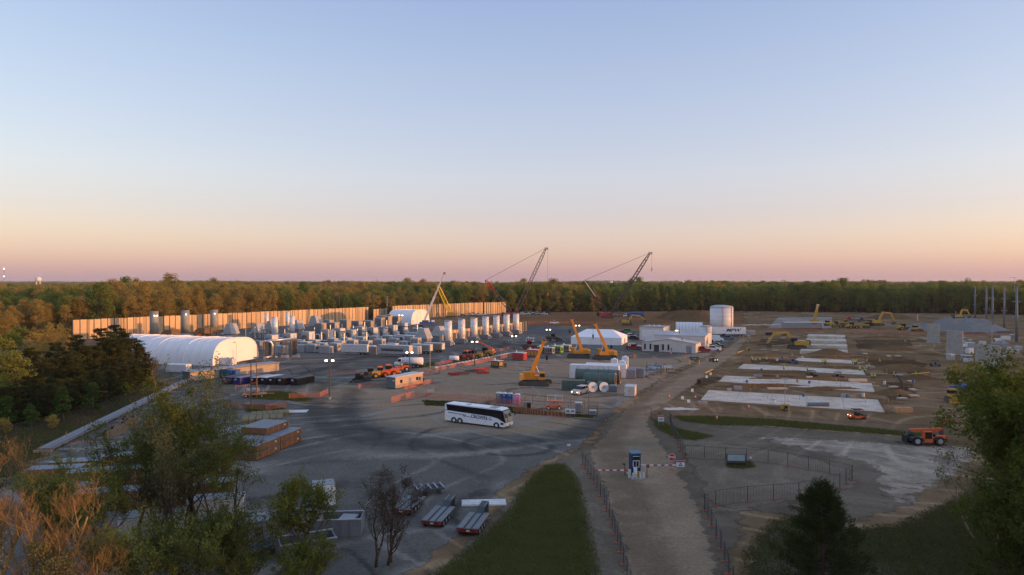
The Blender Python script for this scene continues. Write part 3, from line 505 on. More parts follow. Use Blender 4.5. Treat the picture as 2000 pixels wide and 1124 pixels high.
# ---- pines and conifers left of the arched tent
for i, (px, py, H) in enumerate(((40, 800, 9.5), (85, 792, 10), (128, 782, 11), (165, 770, 11.5), (205, 757, 12.5), (240, 748, 13.5), (262, 740, 11), (60, 770, 11), (110, 760, 11.5), (150, 748, 12.5), (200, 735, 13.5), (228, 728, 14), (10, 790, 10), (288, 737, 6.5), (274, 738, 8.5), (185, 764, 11), (225, 755, 12), (145, 776, 10.5), (105, 786, 10))): tree('pine', *G(px, py), H, rng, group='pines beside the arched tent', wid=1.15)
for px, py, H in ((155, 800, 6.5), (215, 785, 7), (258, 768, 7), (98, 815, 6.5), (55, 822, 6.5), (25, 826, 7), (285, 755, 6), (185, 790, 7.5), (125, 806, 7), (75, 812, 7.5), (240, 772, 7.5), (5, 830, 7)): tree('pine', *G(px, py), H, rng, 'young dark pine at the front of the clump above the conduit bank', 1.5, 'young pines above the conduits')
for px, py, H in ((122, 822, 6.6), (182, 808, 6.4), (12, 835, 5.8), (272, 752, 4.6), (60, 832, 4.2), (245, 775, 3.6)): tree('cone', *G(px, py), H, rng, group='small conifers below the pines', wid=1.2)
for px, py, H, k in ((-15, 800, 16.5, 'olive'), (32, 808, 12.5, 'olive'), (70, 748, 13, 'amber'), (28, 742, 13, 'green'), (120, 722, 14, 'amber'), (95, 735, 15, 'amber')): tree(k, *G(px, py), H, rng, 'sunlit spring tree standing before the pine clump' if px < 40 else 'half bare tree mixed into the pine clump', 1.1, 'broadleaf trees beside the pines')
# ---- near trees with real limbs
def limb_tree(name, x, y, H, spread, seed, leaf_kind, n_leaf, leaf, label, stems=1, bark=None, levels=4, up=.35, droop=0., r0=None, low=.25, twig=1., lean=(0, 0), kids=(6, 5, 4, 3)):
    H *= .86; spread *= .88; rg = np.random.default_rng(seed); sh = []; tips = []; bark = bark or BARK; t = thing(name, label, 'tree', (x, y), 0)
    def grow(p, dr, Ln, r, lv):
        k = 4; pts = [p]; dd = dr
        for i in range(k): dd = dd + Vector(rg.normal(0, .16, 3)) + Vector((0, 0, (up if lv else .25) * .22 - droop * .12 * lv)); dd.normalize(); pts.append(pts[-1] + dd * (Ln / k))
        sh.append(tube(pts, [r * (1 - .72 * i / k) for i in range(k + 1)], 7 if lv == 0 else 5 if lv == 1 else 3))
        if lv >= levels - 2: tips.extend([(q, lv) for q in pts[1:]])
        if lv < levels - 1:
            for c in range(kids[lv]):
                f = rg.uniform(low if lv == 0 else .25, 1.); j = min(int(f * k), k - 1); b = pts[j].lerp(pts[j + 1], f * k - j); az = rg.uniform(0, 6.283); a = Vector((math.cos(az), math.sin(az), rg.uniform(.05, .9)))
                nd = (dd * .55 + a * .9).normalized(); ratio = (spread / H * 1.15 if lv == 0 else .55) * rg.uniform(.7, 1.15) * (1.1 - .45 * f if lv == 0 else 1); grow(b, nd, Ln * ratio, max(r * (1 - .7 * f) * .55, .012 * twig), lv + 1)
    for s in range(stems): a = rg.uniform(0, 6.28); q = 0 if stems == 1 else spread * .22; grow(Vector((q * math.cos(a), q * math.sin(a), -.2)), Vector((math.cos(a) * .18 * (stems > 1) + lean[0], math.sin(a) * .18 * (stems > 1) + lean[1], 1)).normalized(), H * rg.uniform(.75, .9), r0 or H * .016 + .03, 0)
    part(t, 'trunk', bark, *sh, smooth=True)
    if n_leaf:
        T = np.array([tuple(p) for p, _ in tips]); C = T[rg.integers(0, len(T), n_leaf)] + rg.normal(0, .32 * (H / 14), (n_leaf, 3)); C[:, 2] = np.maximum(C[:, 2], .3); v, f = cards(C, leaf, rg); me = mesh_np('crown', v, f); ob('crown', me, LEAF[leaf_kind], t)
    return t
def near(px, D, top): return PX(px, D), D, ZZ(top, D)
x, y, h = near(2085, 64, 655); limb_tree('broadleaf_tree', x, y, h, 9., 11, 'spring', 32000, .28, 'big leafy spring tree overhanging the orange telehandler', 2, up=.5, levels=5, kids=(8, 5, 4, 3), low=.12)
x, y, h = near(2075, 58, 770); limb_tree('broadleaf_tree', x, y, h, 8, 12, 'spring', 22000, .28, 'darker green tree tucked behind the big leafy one', 2, up=.4, levels=5, kids=(8, 5, 4, 2), low=.1)
x, y, h = near(1985, 50, 930); limb_tree('broadleaf_tree', x, y, h, 6.5, 13, 'deep', 20000, .24, 'low bushy green tree on the rough grass below the big leafy tree', 3, up=.3, levels=4, low=.1, kids=(8, 6, 4, 3))
x, y, h = near(1905, 68, 830); limb_tree('bare_shrub', x + 1.5, y, 7.5, 6., 14, 'bloom', 3500, .18, 'thin spreading shrub with few pale leaves beside the mud flat', 3, bark=BARKP, up=.15, levels=5, kids=(5, 5, 3, 3))
x, y, h = near(392, 74, 800); limb_tree('broadleaf_tree', x, y, h, 9., 21, 'spring', 24000, .19, 'tall airy yellow green tree over the plywood crates', 5, up=1.4, levels=5, kids=(8, 5, 4, 3), low=.08)
x, y, h = near(325, 66, 835); limb_tree('broadleaf_tree', x, y, h, 6.5, 22, 'bloom', 8500, .18, 'pale blossoming tree in front of the container roofs', 4, up=1.3, levels=5, kids=(8, 5, 4, 3), low=.08)
x, y, h = near(455, 68, 850); limb_tree('broadleaf_tree', x, y, h, 6.5, 23, 'spring', 7000, .16, 'drooping willowy tree beside the white site container', 2, up=.2, droop=.25, levels=5, kids=(6, 5, 4, 3))
x, y, h = near(215, 62, 905); limb_tree('broadleaf_tree', x, y, h, 4.6, 24, 'olive', 6500, .18, 'small brownish green tree between the orange tree and the container roofs', 3, up=.9, levels=5, kids=(6, 4, 4, 3))
x, y, h = near(285, 70, 800); limb_tree('broadleaf_tree', x, y, h, 5.5, 51, 'spring', 8000, .18, 'upright yellow green tree left of the tallest airy tree', 3, up=.9, levels=5, kids=(7, 5, 4, 3), low=.2)
x, y, h = near(140, 60, 900); limb_tree('broadleaf_tree', x, y, h, 4.6, 52, 'olive', 7000, .17, 'brownish thin tree right behind the sunlit orange tree', 3, up=.9, levels=5, kids=(6, 5, 4, 3))
x, y, h = near(400, 58, 985); limb_tree('broadleaf_tree', x, y, h, 5., 53, 'deep', 9000, .16, 'dense green thicket between the blossoming tree and the site container', 3, up=.4, levels=4, kids=(8, 6, 4, 3), low=.1)
x, y, h = near(240, 54, 1010); limb_tree('broadleaf_tree', x, y, h, 4.6, 54, 'olive', 9000, .16, 'olive undergrowth tree beside the reddish bare tree', 3, up=.4, levels=4, kids=(8, 6, 4, 3), low=.1)
x, y, h = near(52, 50, 862); limb_tree('bare_tree', x, y, h, 5., 25, 'bud', 1500, .10, 'sunlit orange bare tree with fine upswept twigs', 3, bark=BARKO, up=1.1, levels=5, kids=(8, 6, 4, 4), low=.15, twig=1.2)
x, y, h = near(-30, 54, 850); limb_tree('bare_tree', x, y, h, 5.5, 28, 'bud', 1800, .11, 'orange budding tree cut by the edge beside the sunlit bare tree', 2, bark=BARKO, up=1.0, levels=5, kids=(7, 5, 4, 3), low=.15)
x, y, h = near(172, 50, 1005); limb_tree('bare_tree', x, y, h, 3.8, 26, 'bud', 900, .10, 'low reddish bare tree beside the sunlit orange tree', 2, bark=BARKO, up=.8, levels=5, kids=(6, 5, 4, 3))
x, y, h = near(742, 63, 908); limb_tree('seedy_tree', x, y, h, 5., 31, 'seed', 5000, .12, 'dark twiggy tree with brown seed heads by the flatbed trailers', 3, up=.9, levels=5, kids=(7, 5, 4, 3), low=.15)
x, y, h = near(596, 63, 898); limb_tree('broadleaf_tree', x, y, h, 4.6, 32, 'spring', 9000, .19, 'slim light green tree in front of the grey open bin', 1, up=.7, levels=5, kids=(12, 5, 4, 3), low=.1)
x, y, h = near(470, 56, 1010); limb_tree('broadleaf_tree', x, y, h, 4.5, 33, 'deep', 9000, .17, 'dark green thicket below the white site container', 3, up=.4, levels=4, kids=(8, 6, 4, 3), low=.1)
x, y, h = near(330, 54, 1040); limb_tree('broadleaf_tree', x, y, h, 4.2, 34, 'olive', 6000, .16, 'brushy undergrowth tree below the blossoming tree', 3, up=.4, levels=4, kids=(7, 6, 4, 3), low=.1)
x, y, h = near(600, 56, 1060); limb_tree('broadleaf_tree', x, y, h, 3.6, 35, 'spring', 6000, .16, 'low light green shrub below the slim light green tree', 3, up=.4, levels=4, kids=(7, 6, 4, 3), low=.1)
x, y, h = near(60, 48, 1040); limb_tree('broadleaf_tree', x, y, h, 3.6, 36, 'bloom', 5000, .15, 'low yellow green shrub under the sunlit orange tree', 3, up=.4, levels=4, kids=(7, 6, 4, 3), low=.1)
x, y = G(305, 762); limb_tree('bare_tree', x, y, 9.5, 3.4, 37, 'seed', 700, .2, 'thin bare tree standing before the white arched tent', 1, bark=BARKP, up=.8, levels=4, kids=(8, 5, 4, 3))
def near_pine(px, D, top, rad, seed, label):
    x, y, h = near(px, D, top); rg = np.random.default_rng(seed); t = thing('pine_tree', label, 'tree', (x, y)); sh = [tube([(0, 0, -.2), (.1, 0, h * .5), (0, .1, h * .96)], [.24, .16, .04], 7)]; C = []; up = []
    for k in range(150):
        f = rg.uniform(.06, .98) ** .9; z = h * f; Ln = rad * (1.02 - f) ** .75 * rg.uniform(.65, 1.1) + .25; az = rg.uniform(0, 6.283); e = Vector((math.cos(az) * Ln, math.sin(az) * Ln, z + Ln * rg.uniform(.1, .5))); sh.append(tube([(0, 0, z), tuple(Vector((0, 0, z)).lerp(e, .55) - Vector((0, 0, .1 * Ln))), tuple(e)], [.05, .03, .012], 4))
        for q in range(7):
            tt = rg.uniform(.35, 1.05); c = Vector((0, 0, z)).lerp(e, tt) + Vector(rg.normal(0, .14, 3)); dv = Vector((math.cos(az), math.sin(az), 1.1)).normalized()
            n = 32; C.append(np.array(c) + rg.normal(0, .17, (n, 3))); up.append(np.tile(np.array(dv) * .8, (n, 1)))
    part(t, 'trunk', BARK, *sh, smooth=True); v, f = cards(np.concatenate(C), .30, rg, .16, np.concatenate(up)); ob('crown', mesh_np('crown', v, f), LEAF['pine'], t)
near_pine(1606, 56, 948, 4.2, 41, 'dark dense pine standing on the rough grass beside the gate fence')
# ================================================================== walls, tents, buildings, plant
def to_local(p, o, rz): dx, dy = p[0] - o[0], p[1] - o[1]; return (dx * math.cos(rz) + dy * math.sin(rz), -dx * math.sin(rz) + dy * math.cos(rz))
def sound_wall(p0, p1, h, n, label, rnd, shade_from=1.):
    L0 = math.dist(p0, p1); rz = math.atan2(p1[1] - p0[1], p1[0] - p0[0]); t = thing('sound_wall', label, 'wall', p0, rz); st = L0 / n; rg = random.Random(rnd)
    pan = mesh_of('panel', [bx(0, 0, 0, st - .36, .28, h)]); pan2 = mesh_of('panel', [bx(0, 0, 0, st - .36, .20, h - .12)]); post = mesh_of('post', [bx(0, 0, 0, .34, .5, h + .12)]); rib = mesh_of('rib', [bx(0, 0, .05, .25, .1, h - .2)])
    for me, m in ((pan, PANELC), (pan2, PANELC), (post, DGREY), (rib, DGREY)): me.materials.append(m)
    seam = mesh_of('seam', [bx(0, 0, 0, st - .4, .02, .05)]); seam.materials.append(GREY)
    for i in range(n):
        o = ob('panel', pan if rg.random() < .6 else pan2, None, t); o.location = (st * (i + .5), rg.uniform(-.06, .06), 0)
        for k in range(1, 4): q = ob('seam', seam, None, o); q.location = (0, -.155, h * k / 4)
        if rg.random() < .3: q = ob('rib', rib, None, o); q.location = (rg.uniform(-.25, .25) * st, -.2, 0)
    for i in range(n + 1): o = ob('post', post, None, t); o.location = (st * i, 0, 0)
    return t
WA, WB = (-197, 306), (-98, 466); sound_wall(WA, WB, 8.9, 62, 'long pale panel sound wall with dark posts behind the turbine plant', 1)
sound_wall((-94, 462), (-87, 476), 7.6, 5, 'short pale wall section at the end of the longest sound wall', 5)
sound_wall((-82, 466), (-23.5, 548), 9.6, 40, 'pale ribbed sound wall behind the far arched tent', 2); sound_wall((-22.5, 549), (-5, 566), 9.4, 10, 'shaded end section of sound wall behind the red lattice crane', 3)
sound_wall((-27, 292), (8, 362), 5.2, 26, 'low tan panel screen behind the row of silver stacks', 4)
def silo(px, D, top, label):
    x = PX(px, D); h = ZZ(top, D); t = thing('concrete_silo', label, 'silo', (x, D), 0); part(t, 'shell', mat('silo_grey', (.27, .27, .25), .8, var=.15, scale=.4), cy((0, 0, 0), (0, 0, h), 1.9, n=20), smooth=True); part(t, 'rim', GREY, cy((0, 0, h - .3), (0, 0, h + .05), 2.02, n=20)); part(t, 'flood_light', LAMP, bx(1.2, -1.9, h - 2., .45, .3, .35)); part(t, 'flood_light', LAMP, bx(1.9, -1.0, h - 2., .3, .45, .35)) if px == 301 else None
silo(301, 318, 609, 'grey cylindrical silo with two small lamps at the sound wall'); silo(362, 338, 607, 'grey cylindrical silo in the middle of the three at the sound wall'); silo(418, 358, 606, 'grey cylindrical silo closest to the turbine plant')
def arch_pts(wd, h, n=22, wall=.30):
    out = []
    for i in range(n + 1): a = math.pi * i / n; c, s = math.cos(a), math.sin(a); out.append((-wd / 2 * math.copysign(abs(c) ** .62, c), h * abs(s) ** .72))
    return out
def arch_tent(p, rz, ln, wd, h, bays, label, end=True):
    """membrane hall: local x runs along the hall, its lit end at x = 0"""
    t = thing('fabric_hall', label, 'tent', p, rz); A = arch_pts(wd, h); st = ln / bays
    for b in range(bays):
        V, F = [], []; x0, x1 = -b * st, -(b + 1) * st
        for k in range(5):
            f = k / 4; x = x0 + (x1 - x0) * f; q = 1 - .012 * math.sin(math.pi * f)
            for y, z in A: V.append((x, y * q, z * q))
        m = len(A); F = [(k * m + i, k * m + i + 1, (k + 1) * m + i + 1, (k + 1) * m + i) for k in range(4) for i in range(m - 1)]; part(t, 'membrane', FABRIC, (V, F), smooth=True)
    for b in range(bays + 1): part(t, 'rib', WHITE if b % 4 else FABRIC, tube([(-b * st, y * 1.006, z * 1.008) for y, z in A], .10 if b % 4 else .2, 5))
    if end:
        V = [(.02, y, z) for y, z in A] + [(.02, 0, h * .4)]; part(t, 'end_wall', FABRIC, (V, [(i, i + 1, len(A)) for i in range(len(A) - 1)] + [(len(A) - 1, 0, len(A))]))
        d = part(t, 'door', WHITE, bx(.08, -wd * .40, 0, .1, 1.2, 2.2)); part(d, 'door_shadow_frame', GREY, bx(.07, -wd * .40, 0, .08, 1.5, 2.35)); part(t, 'seam', GREY, bx(.05, .0, .1, .04, .06, h * .8)); part(t, 'vent', GREY, bx(.08, -wd * .05, h * .82, .12, 1.0, .35))
    V = [(-ln - .02, y, z) for y, z in A] + [(-ln - .02, 0, h * .4)]; part(t, 'rear_wall', FABRIC, (V, [(i, i + 1, len(A)) for i in range(len(A) - 1)] + [(len(A) - 1, 0, len(A))]))
    return t
TA = R(-15); c0 = (-89.5, 221.5); arch_tent(c0, TA, 27, 22.5, 7.7, 10, 'large white arched fabric hall with a sunlit end beside the pipe rack')
arch_tent((c0[0] - 27.4 * math.cos(TA) + 2, c0[1] - 27.4 * math.sin(TA) + 6), TA, 22, 17, 7.4, 7, 'smaller white arched fabric hall behind the pines', False)
arch_tent((-57, 425), R(-24), 17, 21, 8.6, 6, 'far white arched fabric hall in front of the ribbed sound wall')
def hip_tent():
    B = (44.7, 279.); rz = R(-17.5); L0, Wd, e, rh = 21., 17., 3.0, 5.9; t = thing('marquee_tent', 'white hip roofed marquee tent behind the orange crawler cranes', 'tent', B, rz)
    part(t, 'front_wall', FABRIC, bx(-L0 / 2, 0, 0, L0, .12, e)); part(t, 'back_wall', FABRIC, bx(-L0 / 2, Wd, 0, L0, .12, e)); part(t, 'end_wall', FABRIC, bx(0, Wd / 2, 0, .12, Wd, e)); part(t, 'end_wall', FABRIC, bx(-L0, Wd / 2, 0, .12, Wd, e))
    c = [(.2, -.2, e), (.2, Wd + .2, e), (-L0 - .2, Wd + .2, e), (-L0 - .2, -.2, e)]; r0, r1 = (-5, Wd / 2, rh), (-L0 + 5, Wd / 2, rh)
    for q in ([c[3], c[0], r0, r1], [c[0], c[1], r0], [c[1], c[2], r1, r0], [c[2], c[3], r1]): part(t, 'roof_panel', FABRIC, (q, [tuple(range(len(q)))]))
    for k in range(1, 5): part(t, 'wall_seam', GREY, bx(-L0 * k / 5, -.09, .05, .06, .05, e - .1))
    part(t, 'door', DGREY, bx(.09, Wd * .55, 0, .08, 1.8, 2.2))
hip_tent()
def office():
    p = G(1254, 685.5); rz = R(-27); t = thing('site_office', 'pale metal office with five narrow windows and low gabled front', 'building', p, rz); CL = mat('metal_cladding', (.60, .56, .52), .6, var=.06, scale=.4); RF = mat('metal_roof', (.46, .43, .42), .55, var=.08, scale=.4); W = 20.; e, r, dp = 3.4, 4.9, 9.
    part(t, 'front_wall', CL, ex([(0, 0), (W, 0), (W, e), (W / 2, r), (0, e)], 0, .25)); part(t, 'side_wall', CL, bx(W - .12, dp / 2 + .13, 0, .24, dp - .26, e)); part(t, 'side_wall', CL, bx(.12, dp / 2 + .13, 0, .24, dp - .26, e)); part(t, 'back_wall', CL, bx(W / 2, dp, 0, W, .2, e))
    for s in (0, 1): x0, x1 = (-.3, W / 2) if s == 0 else (W / 2, W + .3); z0, z1 = (e, r) if s == 0 else (r, e); part(t, 'roof_panel', RF, ([(x0, -.35, z0 + .06), (x1, -.35, z1 + .06), (x1, dp + .3, z1 + .06), (x0, dp + .3, z0 + .06), (x0, -.35, z0 - .08), (x1, -.35, z1 - .08), (x1, dp + .3, z1 - .08), (x0, dp + .3, z0 - .08)], [(0, 1, 2, 3), (7, 6, 5, 4), (0, 4, 5, 1), (1, 5, 6, 2), (2, 6, 7, 3), (3, 7, 4, 0)]))
    for x in (1.1, 3.2, 8.0, 10.0): w_ = part(t, 'window', GLASS, bx(x, -.03, .7, .5, .08, 2.0)); part(w_, 'frame', DGREY, bx(x, -.01, .62, .66, .06, 2.16))
    pr = part(t, 'porch', CL, bx(7.0, -.5, 0, .5, 1.0, 2.9), bx(5.6, -.5, 2.6, 2.6, 1.0, .3)); d = part(t, 'door', DGREY, bx(5.5, -.05, 0, 1.9, .1, 2.4)); part(d, 'pane', GLASSB, bx(5.5, -.12, .6, 1.4, .04, 1.5))
    part(t, 'service_door', GREY, bx(17.5, -.04, 0, 2.0, .08, 2.6)); part(t, 'side_door', OFFW, bx(W + .03, 3, 0, .08, 2.2, 2.4)); part(t, 'roof_vent', DGREY, cy((14.4, 3, 3.9), (14.4, 3, 5.1), .18, n=8))
    for k in range(20): part(t, 'cladding_rib', CL, bx(.5 + k, -.015, .05, .07, .03, 3.2)) if not any(abs(.5 + k - q) < .45 for q in (1.1, 3.2, 8., 10.)) and not 4.4 < .5 + k < 7.4 and not 16.3 < .5 + k < 18.6 else None
    h = thing('office_hall', 'taller pale metal hall behind the low gabled office', 'building', (p[0] + math.cos(rz) * 2.2 - math.sin(rz) * 9.6, p[1] + math.sin(rz) * 2.2 + math.cos(rz) * 9.6), rz); W2, d2, e2, r2 = 19.2, 13., 5.6, 6.6
    part(h, 'wall', CL, ex([(0, 0), (d2, 0), (d2, e2), (d2 / 2, r2), (0, e2)], 0, W2, 'x')); part(h, 'roof_panel', RF, ([(-.3, -.3, e2 + .02), (W2 + .3, -.3, e2 + .02), (W2 + .3, d2 / 2, r2 + .1), (-.3, d2 / 2, r2 + .1), (-.3, -.3, e2 - .12), (W2 + .3, -.3, e2 - .12), (W2 + .3, d2 / 2, r2 - .02), (-.3, d2 / 2, r2 - .02)], [(0, 1, 2, 3), (7, 6, 5, 4), (0, 4, 5, 1), (1, 5, 6, 2), (2, 6, 7, 3), (3, 7, 4, 0)])); part(h, 'roof_panel', RF, bar((W2 / 2, d2 / 2, r2 + .04), (W2 / 2, d2, e2 + .06), W2 + .4, .1)); part(h, 'window', GLASS, bx(W2 + .03, 5, 2.4, .06, .6, 2.4))
    s = thing('workshop', 'square grey roofed workshop with a wide white roller door', 'building', G(1249, 664.5), rz); part(s, 'wall', CL, bx(5.4, 5.5, 0, 10.8, 11, 5.9)); part(s, 'roof', GREY, bx(5.4, 5.5, 5.9, 11.2, 11.4, .25)); d = part(s, 'roller_door', WHITE, bx(4.8, -.06, 0, 7.4, .1, 4.6))
    for k in range(1, 8): part(d, 'slat', PALE, bx(4.8, -.12, k * .57, 7.3, .03, .06))
    for k in range(3): part(s, 'roof_vent', OFFW, bx(3 + 2 * k, 4 + k, 6.15, .8, .8, .5))
    a = thing('arched_shed', 'white barrel roofed shed behind the office hall', 'building', (PX(1320, 335), 335), R(-14)); A = arch_pts(9, 6.3, 14); part(a, 'shell', WHITE, ex(A, 0, 12.6, 'x'), smooth=False)
    for k in range(9): part(a, 'roof_rib', PALE, tube([(.2 + k * 1.52, y * 1.005, z * 1.006) for y, z in A], .06, 4))
office()
def tank(px, py, r, h, label, rings, dm=1.2, pipes=3):
    x, y = G(px, py); t = thing('storage_tank', label, 'tank', (x, y), 0); TK = mat('tank_white', (.66, .65, .64), .5, var=.06, scale=.3); part(t, 'shell', TK, cy((0, 0, 0), (0, 0, h), r, n=48), smooth=True); part(t, 'roof', mat('tank_roof', (.40, .43, .44), .6), dome(0, 0, h, r + .1, dm, 48, 5), smooth=True)
    for k in range(1, rings): part(t, 'course_seam', PALE, cy((0, 0, h * k / rings - .04), (0, 0, h * k / rings + .04), r + .035, n=48, cap=False))
    part(t, 'rim', GREY, cy((0, 0, h - .1), (0, 0, h + .06), r + .14, n=48))
    for k in range(pipes): a = R(-100 + 50 * k); part(t, 'pipe', mat('pipe_orange', (.45, .28, .18), .6), cy(((r + .25) * math.cos(a), (r + .25) * math.sin(a), 0), ((r + .25) * math.cos(a), (r + .25) * math.sin(a), h + .3), .16, n=8))
    rl = [((r - .2) * math.cos(R(-70 + 8 * k)), (r - .2) * math.sin(R(-70 + 8 * k)), h + 1.1) for k in range(10)]; part(t, 'handrail', DGREY, tube(rl, .05, 4), *[cy((q[0], q[1], h), q, .04, n=4) for q in rl[::2]])
tank(1409, 651.5, 5.6, 13.2, 'tall white cylindrical storage tank with domed grey roof', 6); tank(1379, 664, 2.6, 6.0, 'small pale corrugated tank between the barrel shed and the trailer', 5, .6, 1)
def far_tower(px, D, top, rb, label, legs=True):
    x = PX(px, D); h = ZZ(top, D); z0 = far_z(x, D); t = thing('water_tower', label, 'water tower', (x, D), 0, None, z0); m = mat('tower_white', (.75, .70, .68), .6); h -= z0; part(t, 'bowl', m, dome(0, 0, h - rb * .9, rb, rb * .9, 16, 5), cy((0, 0, h - rb * 1.6), (0, 0, h - rb * .9), rb * .75, rb, 16), smooth=True); part(t, 'stem', m, *([cy((math.cos(a) * rb * .8, math.sin(a) * rb * .8, 0), (math.cos(a) * rb * .7, math.sin(a) * rb * .7, h - rb), rb * .1, n=6) for a in (0, 1.57, 3.14, 4.71)] if legs else [cy((0, 0, 0), (0, 0, h - rb), rb * .28, n=10)]))
far_tower(75, 1700, 541, 7, 'white water tower rising from the wood behind the sound wall'); far_tower(1194, 2100, 549, 5.2, 'small white water tower in the wood between the lattice cranes'); far_tower(1712, 2000, 548, 5.2, 'white legged water tower above the wood behind the stone heap'); far_tower(1386, 2600, 549, 6, 'pale stubby water tower above the wood behind the storage tank', False); far_tower(1333, 3200, 548.5, 8, 'flat topped far tower left of the stubby water tower', False)
def far_mast(px, D, top, label, lights=()):
    x = PX(px, D); h = ZZ(top, D); z0 = far_z(x, D); t = thing('radio_mast', label, 'mast', (x, D), 0, None, z0); h -= z0; part(t, 'mast', GREY, *lattice((0, 0, 0), (0, 0, h), 1.6, .9, 18, .09)); [part(t, 'beacon', LAMP, bx(0, 0, ZZ(q, D) - z0, 1.6, 1.6, 1.6)) for q in lights]
far_mast(8, 1600, 524, 'radio mast with two white beacons beside the leftmost water tower', (526, 541)); far_mast(735, 2200, 540, 'thin radio mast behind the longest sound wall'); far_mast(1366, 2600, 541, 'thin radio mast behind the storage tank'); far_mast(1007, 2300, 545, 'short radio mast between the red lattice crane lines')
def hpole(px, D, top, h_arm, n, label, group='poles of the power line'):
    t = thing('power_pole', label, 'pole', (PX(px, D), D), R(-25), group); h = ZZ(top, D); part(t, 'pole', POLE2, cy((0, 0, 0), (0, 0, h), .28, .18, 8)); [part(t, 'crossarm', POLE2, bx(0, 0, h - .8 - 1.9 * k, 3.4, .2, .25)) for k in range(n)]; return t
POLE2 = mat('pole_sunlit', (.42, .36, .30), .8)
for px, D, top in ((663, 480, 579), (717, 485, 577), (730, 490, 577), (756, 480, 578)): hpole(px, D, top, 3, 3, 'power pole with three crossarms behind the longest sound wall')
for px, D, top in ((767, 520, 578), (778, 525, 578), (789, 525, 576)): hpole(px, D, top, 0, 0, 'bare power pole behind the gap in the sound walls', 'bare power poles')
# ---- right hand steel columns and concrete piers
def column(px, py, top, wd, label, extra=0):
    x, y = G(px, py); h = ZZ(top, y); t = thing('steel_column', label, 'column', (x, y), R(-20)); part(t, 'shaft', mat('column_grey', (.15, .17, .185), .55, var=.12, scale=.5), cy((0, 0, 0), (0, 0, h), wd * .4, wd * .27, 12), smooth=True); part(t, 'base_plate', DGREY, bx(0, 0, 0, wd * 1.6, wd * 1.6, .12)); part(t, 'cap', GREY, cy((0, 0, h), (0, 0, h + .1), wd * .4, n=12))
    for z in (h * .45, h * .72): part(t, 'arm_stub', GREY, bx(0, 0, z, wd * 2.2, .35, .35))
    if extra: part(t, 'antenna', POLE2, cy((-.8, 0, h * .9), (-.8, 0, h + extra), .08, n=6), bx(-1.6, 0, h + extra - .2, 2.2, .12, .12))
for a in ((1904, 625, 560, 1.25, 'tapered steel column closest to the stone heap'), (1926, 641, 560, 1.35, 'steel column second from the stone heap'), (1938, 648, 560, 1.3, 'steel column third from the stone heap'), (1961, 646, 560, 1.3, 'steel column fourth from the stone heap'), (1985, 668, 560, 1.5, 'thickest steel column with a thin antenna beside the big leafy tree', 4)): column(*a)
def pier(px0, px1, py, top, label):
    x0, y0 = G(px0, py - 3); x1, y1 = G(px1, py); rz = R(-38); wd = (px1 - px0) / FPX * y1 * 1.12; h = ZZ(top, y1); t = thing('concrete_pier', label, 'pier', (x1, y1), rz); part(t, 'shaft', CONC, bx(-wd / 2, .6, 0, wd, 1.2, h)); 
    for k in range(1, 5): part(t, 'form_joint', GREY, bx(-wd * k / 5, -.008, .05, .05, .02, h - .1))
    part(t, 'footing', CONC, bx(-wd / 2, .6, 0, wd + 1, 2.4, .3)); part(t, 'bearing_ledge', CONC, bx(-wd / 2, .6, h, wd * .9, .9, .12))
pier(1816, 1834, 671, 634, 'concrete pier farthest from the big leafy tree'); pier(1856, 1880, 694, 648, 'middle one of the three concrete piers'); pier(1917, 1953, 730, 676, 'biggest concrete pier closest to the big leafy tree')
def mast_pole(px, py, top, m, label, r=.12, arm=0): x, y = G(px, py); h = ZZ(top, y); t = thing('pole', label, 'pole', (x, y), R(-20)); part(t, 'shaft', m, cy((0, 0, 0), (0, 0, h), r, r * .7, 8)); part(t, 'collar', DGREY, cy((0, 0, 0), (0, 0, .25), r * 1.8, n=8)); part(t, 'crossarm', m, bx(-.9 * arm, 0, h - .3, 2.4, .12, .14)) if arm else None; return t
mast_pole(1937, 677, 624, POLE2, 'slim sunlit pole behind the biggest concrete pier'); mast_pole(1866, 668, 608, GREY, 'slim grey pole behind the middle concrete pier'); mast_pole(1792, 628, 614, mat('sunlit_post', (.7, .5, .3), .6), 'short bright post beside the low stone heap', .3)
mast_pole(490.5, 798.6, 704, POLE, 'wooden pole with crossarm standing in front of the dark bins', .14, 1); t_ = mast_pole(501, 777, 697, POLE, 'wooden pole with twin unlit lamps beside the dark bins', .13); part(t_, 'lamp_head', DGREY, bx(-.5, 0, 9.0, .5, .3, .14), bx(.6, 0, 9.0, .5, .3, .14)); mast_pole(1327, 683, 642, POLE, 'wooden utility pole with transformer in front of the office', .14); mast_pole(840, 727, 655, POLE2, 'thin pale pole beside the white tanker lorry', .1); mast_pole(1150, 808, 767, DGREY, 'dark sign pole inside the netted enclosure', .07)
x, y = G(1327, 683); t = thing('pole_transformer', 'grey pole transformer hung on the utility pole by the office', 'transformer', (x, y - .3), 0, None, 4.0); part(t, 'can', PALE, cy((.35, -.1, 0), (.35, -.1, 1.1), .33, n=12)); part(t, 'bracket', DGREY, bx(.1, .1, .3, .4, .2, .3)); part(t, 'street_lamp', LAMP, bx(-1.2, 0, 3.2, 1.0, .35, .2)); part(t, 'arm', POLE, bar((0, .2, 3.2), (-1.2, 0, 3.35), .08))
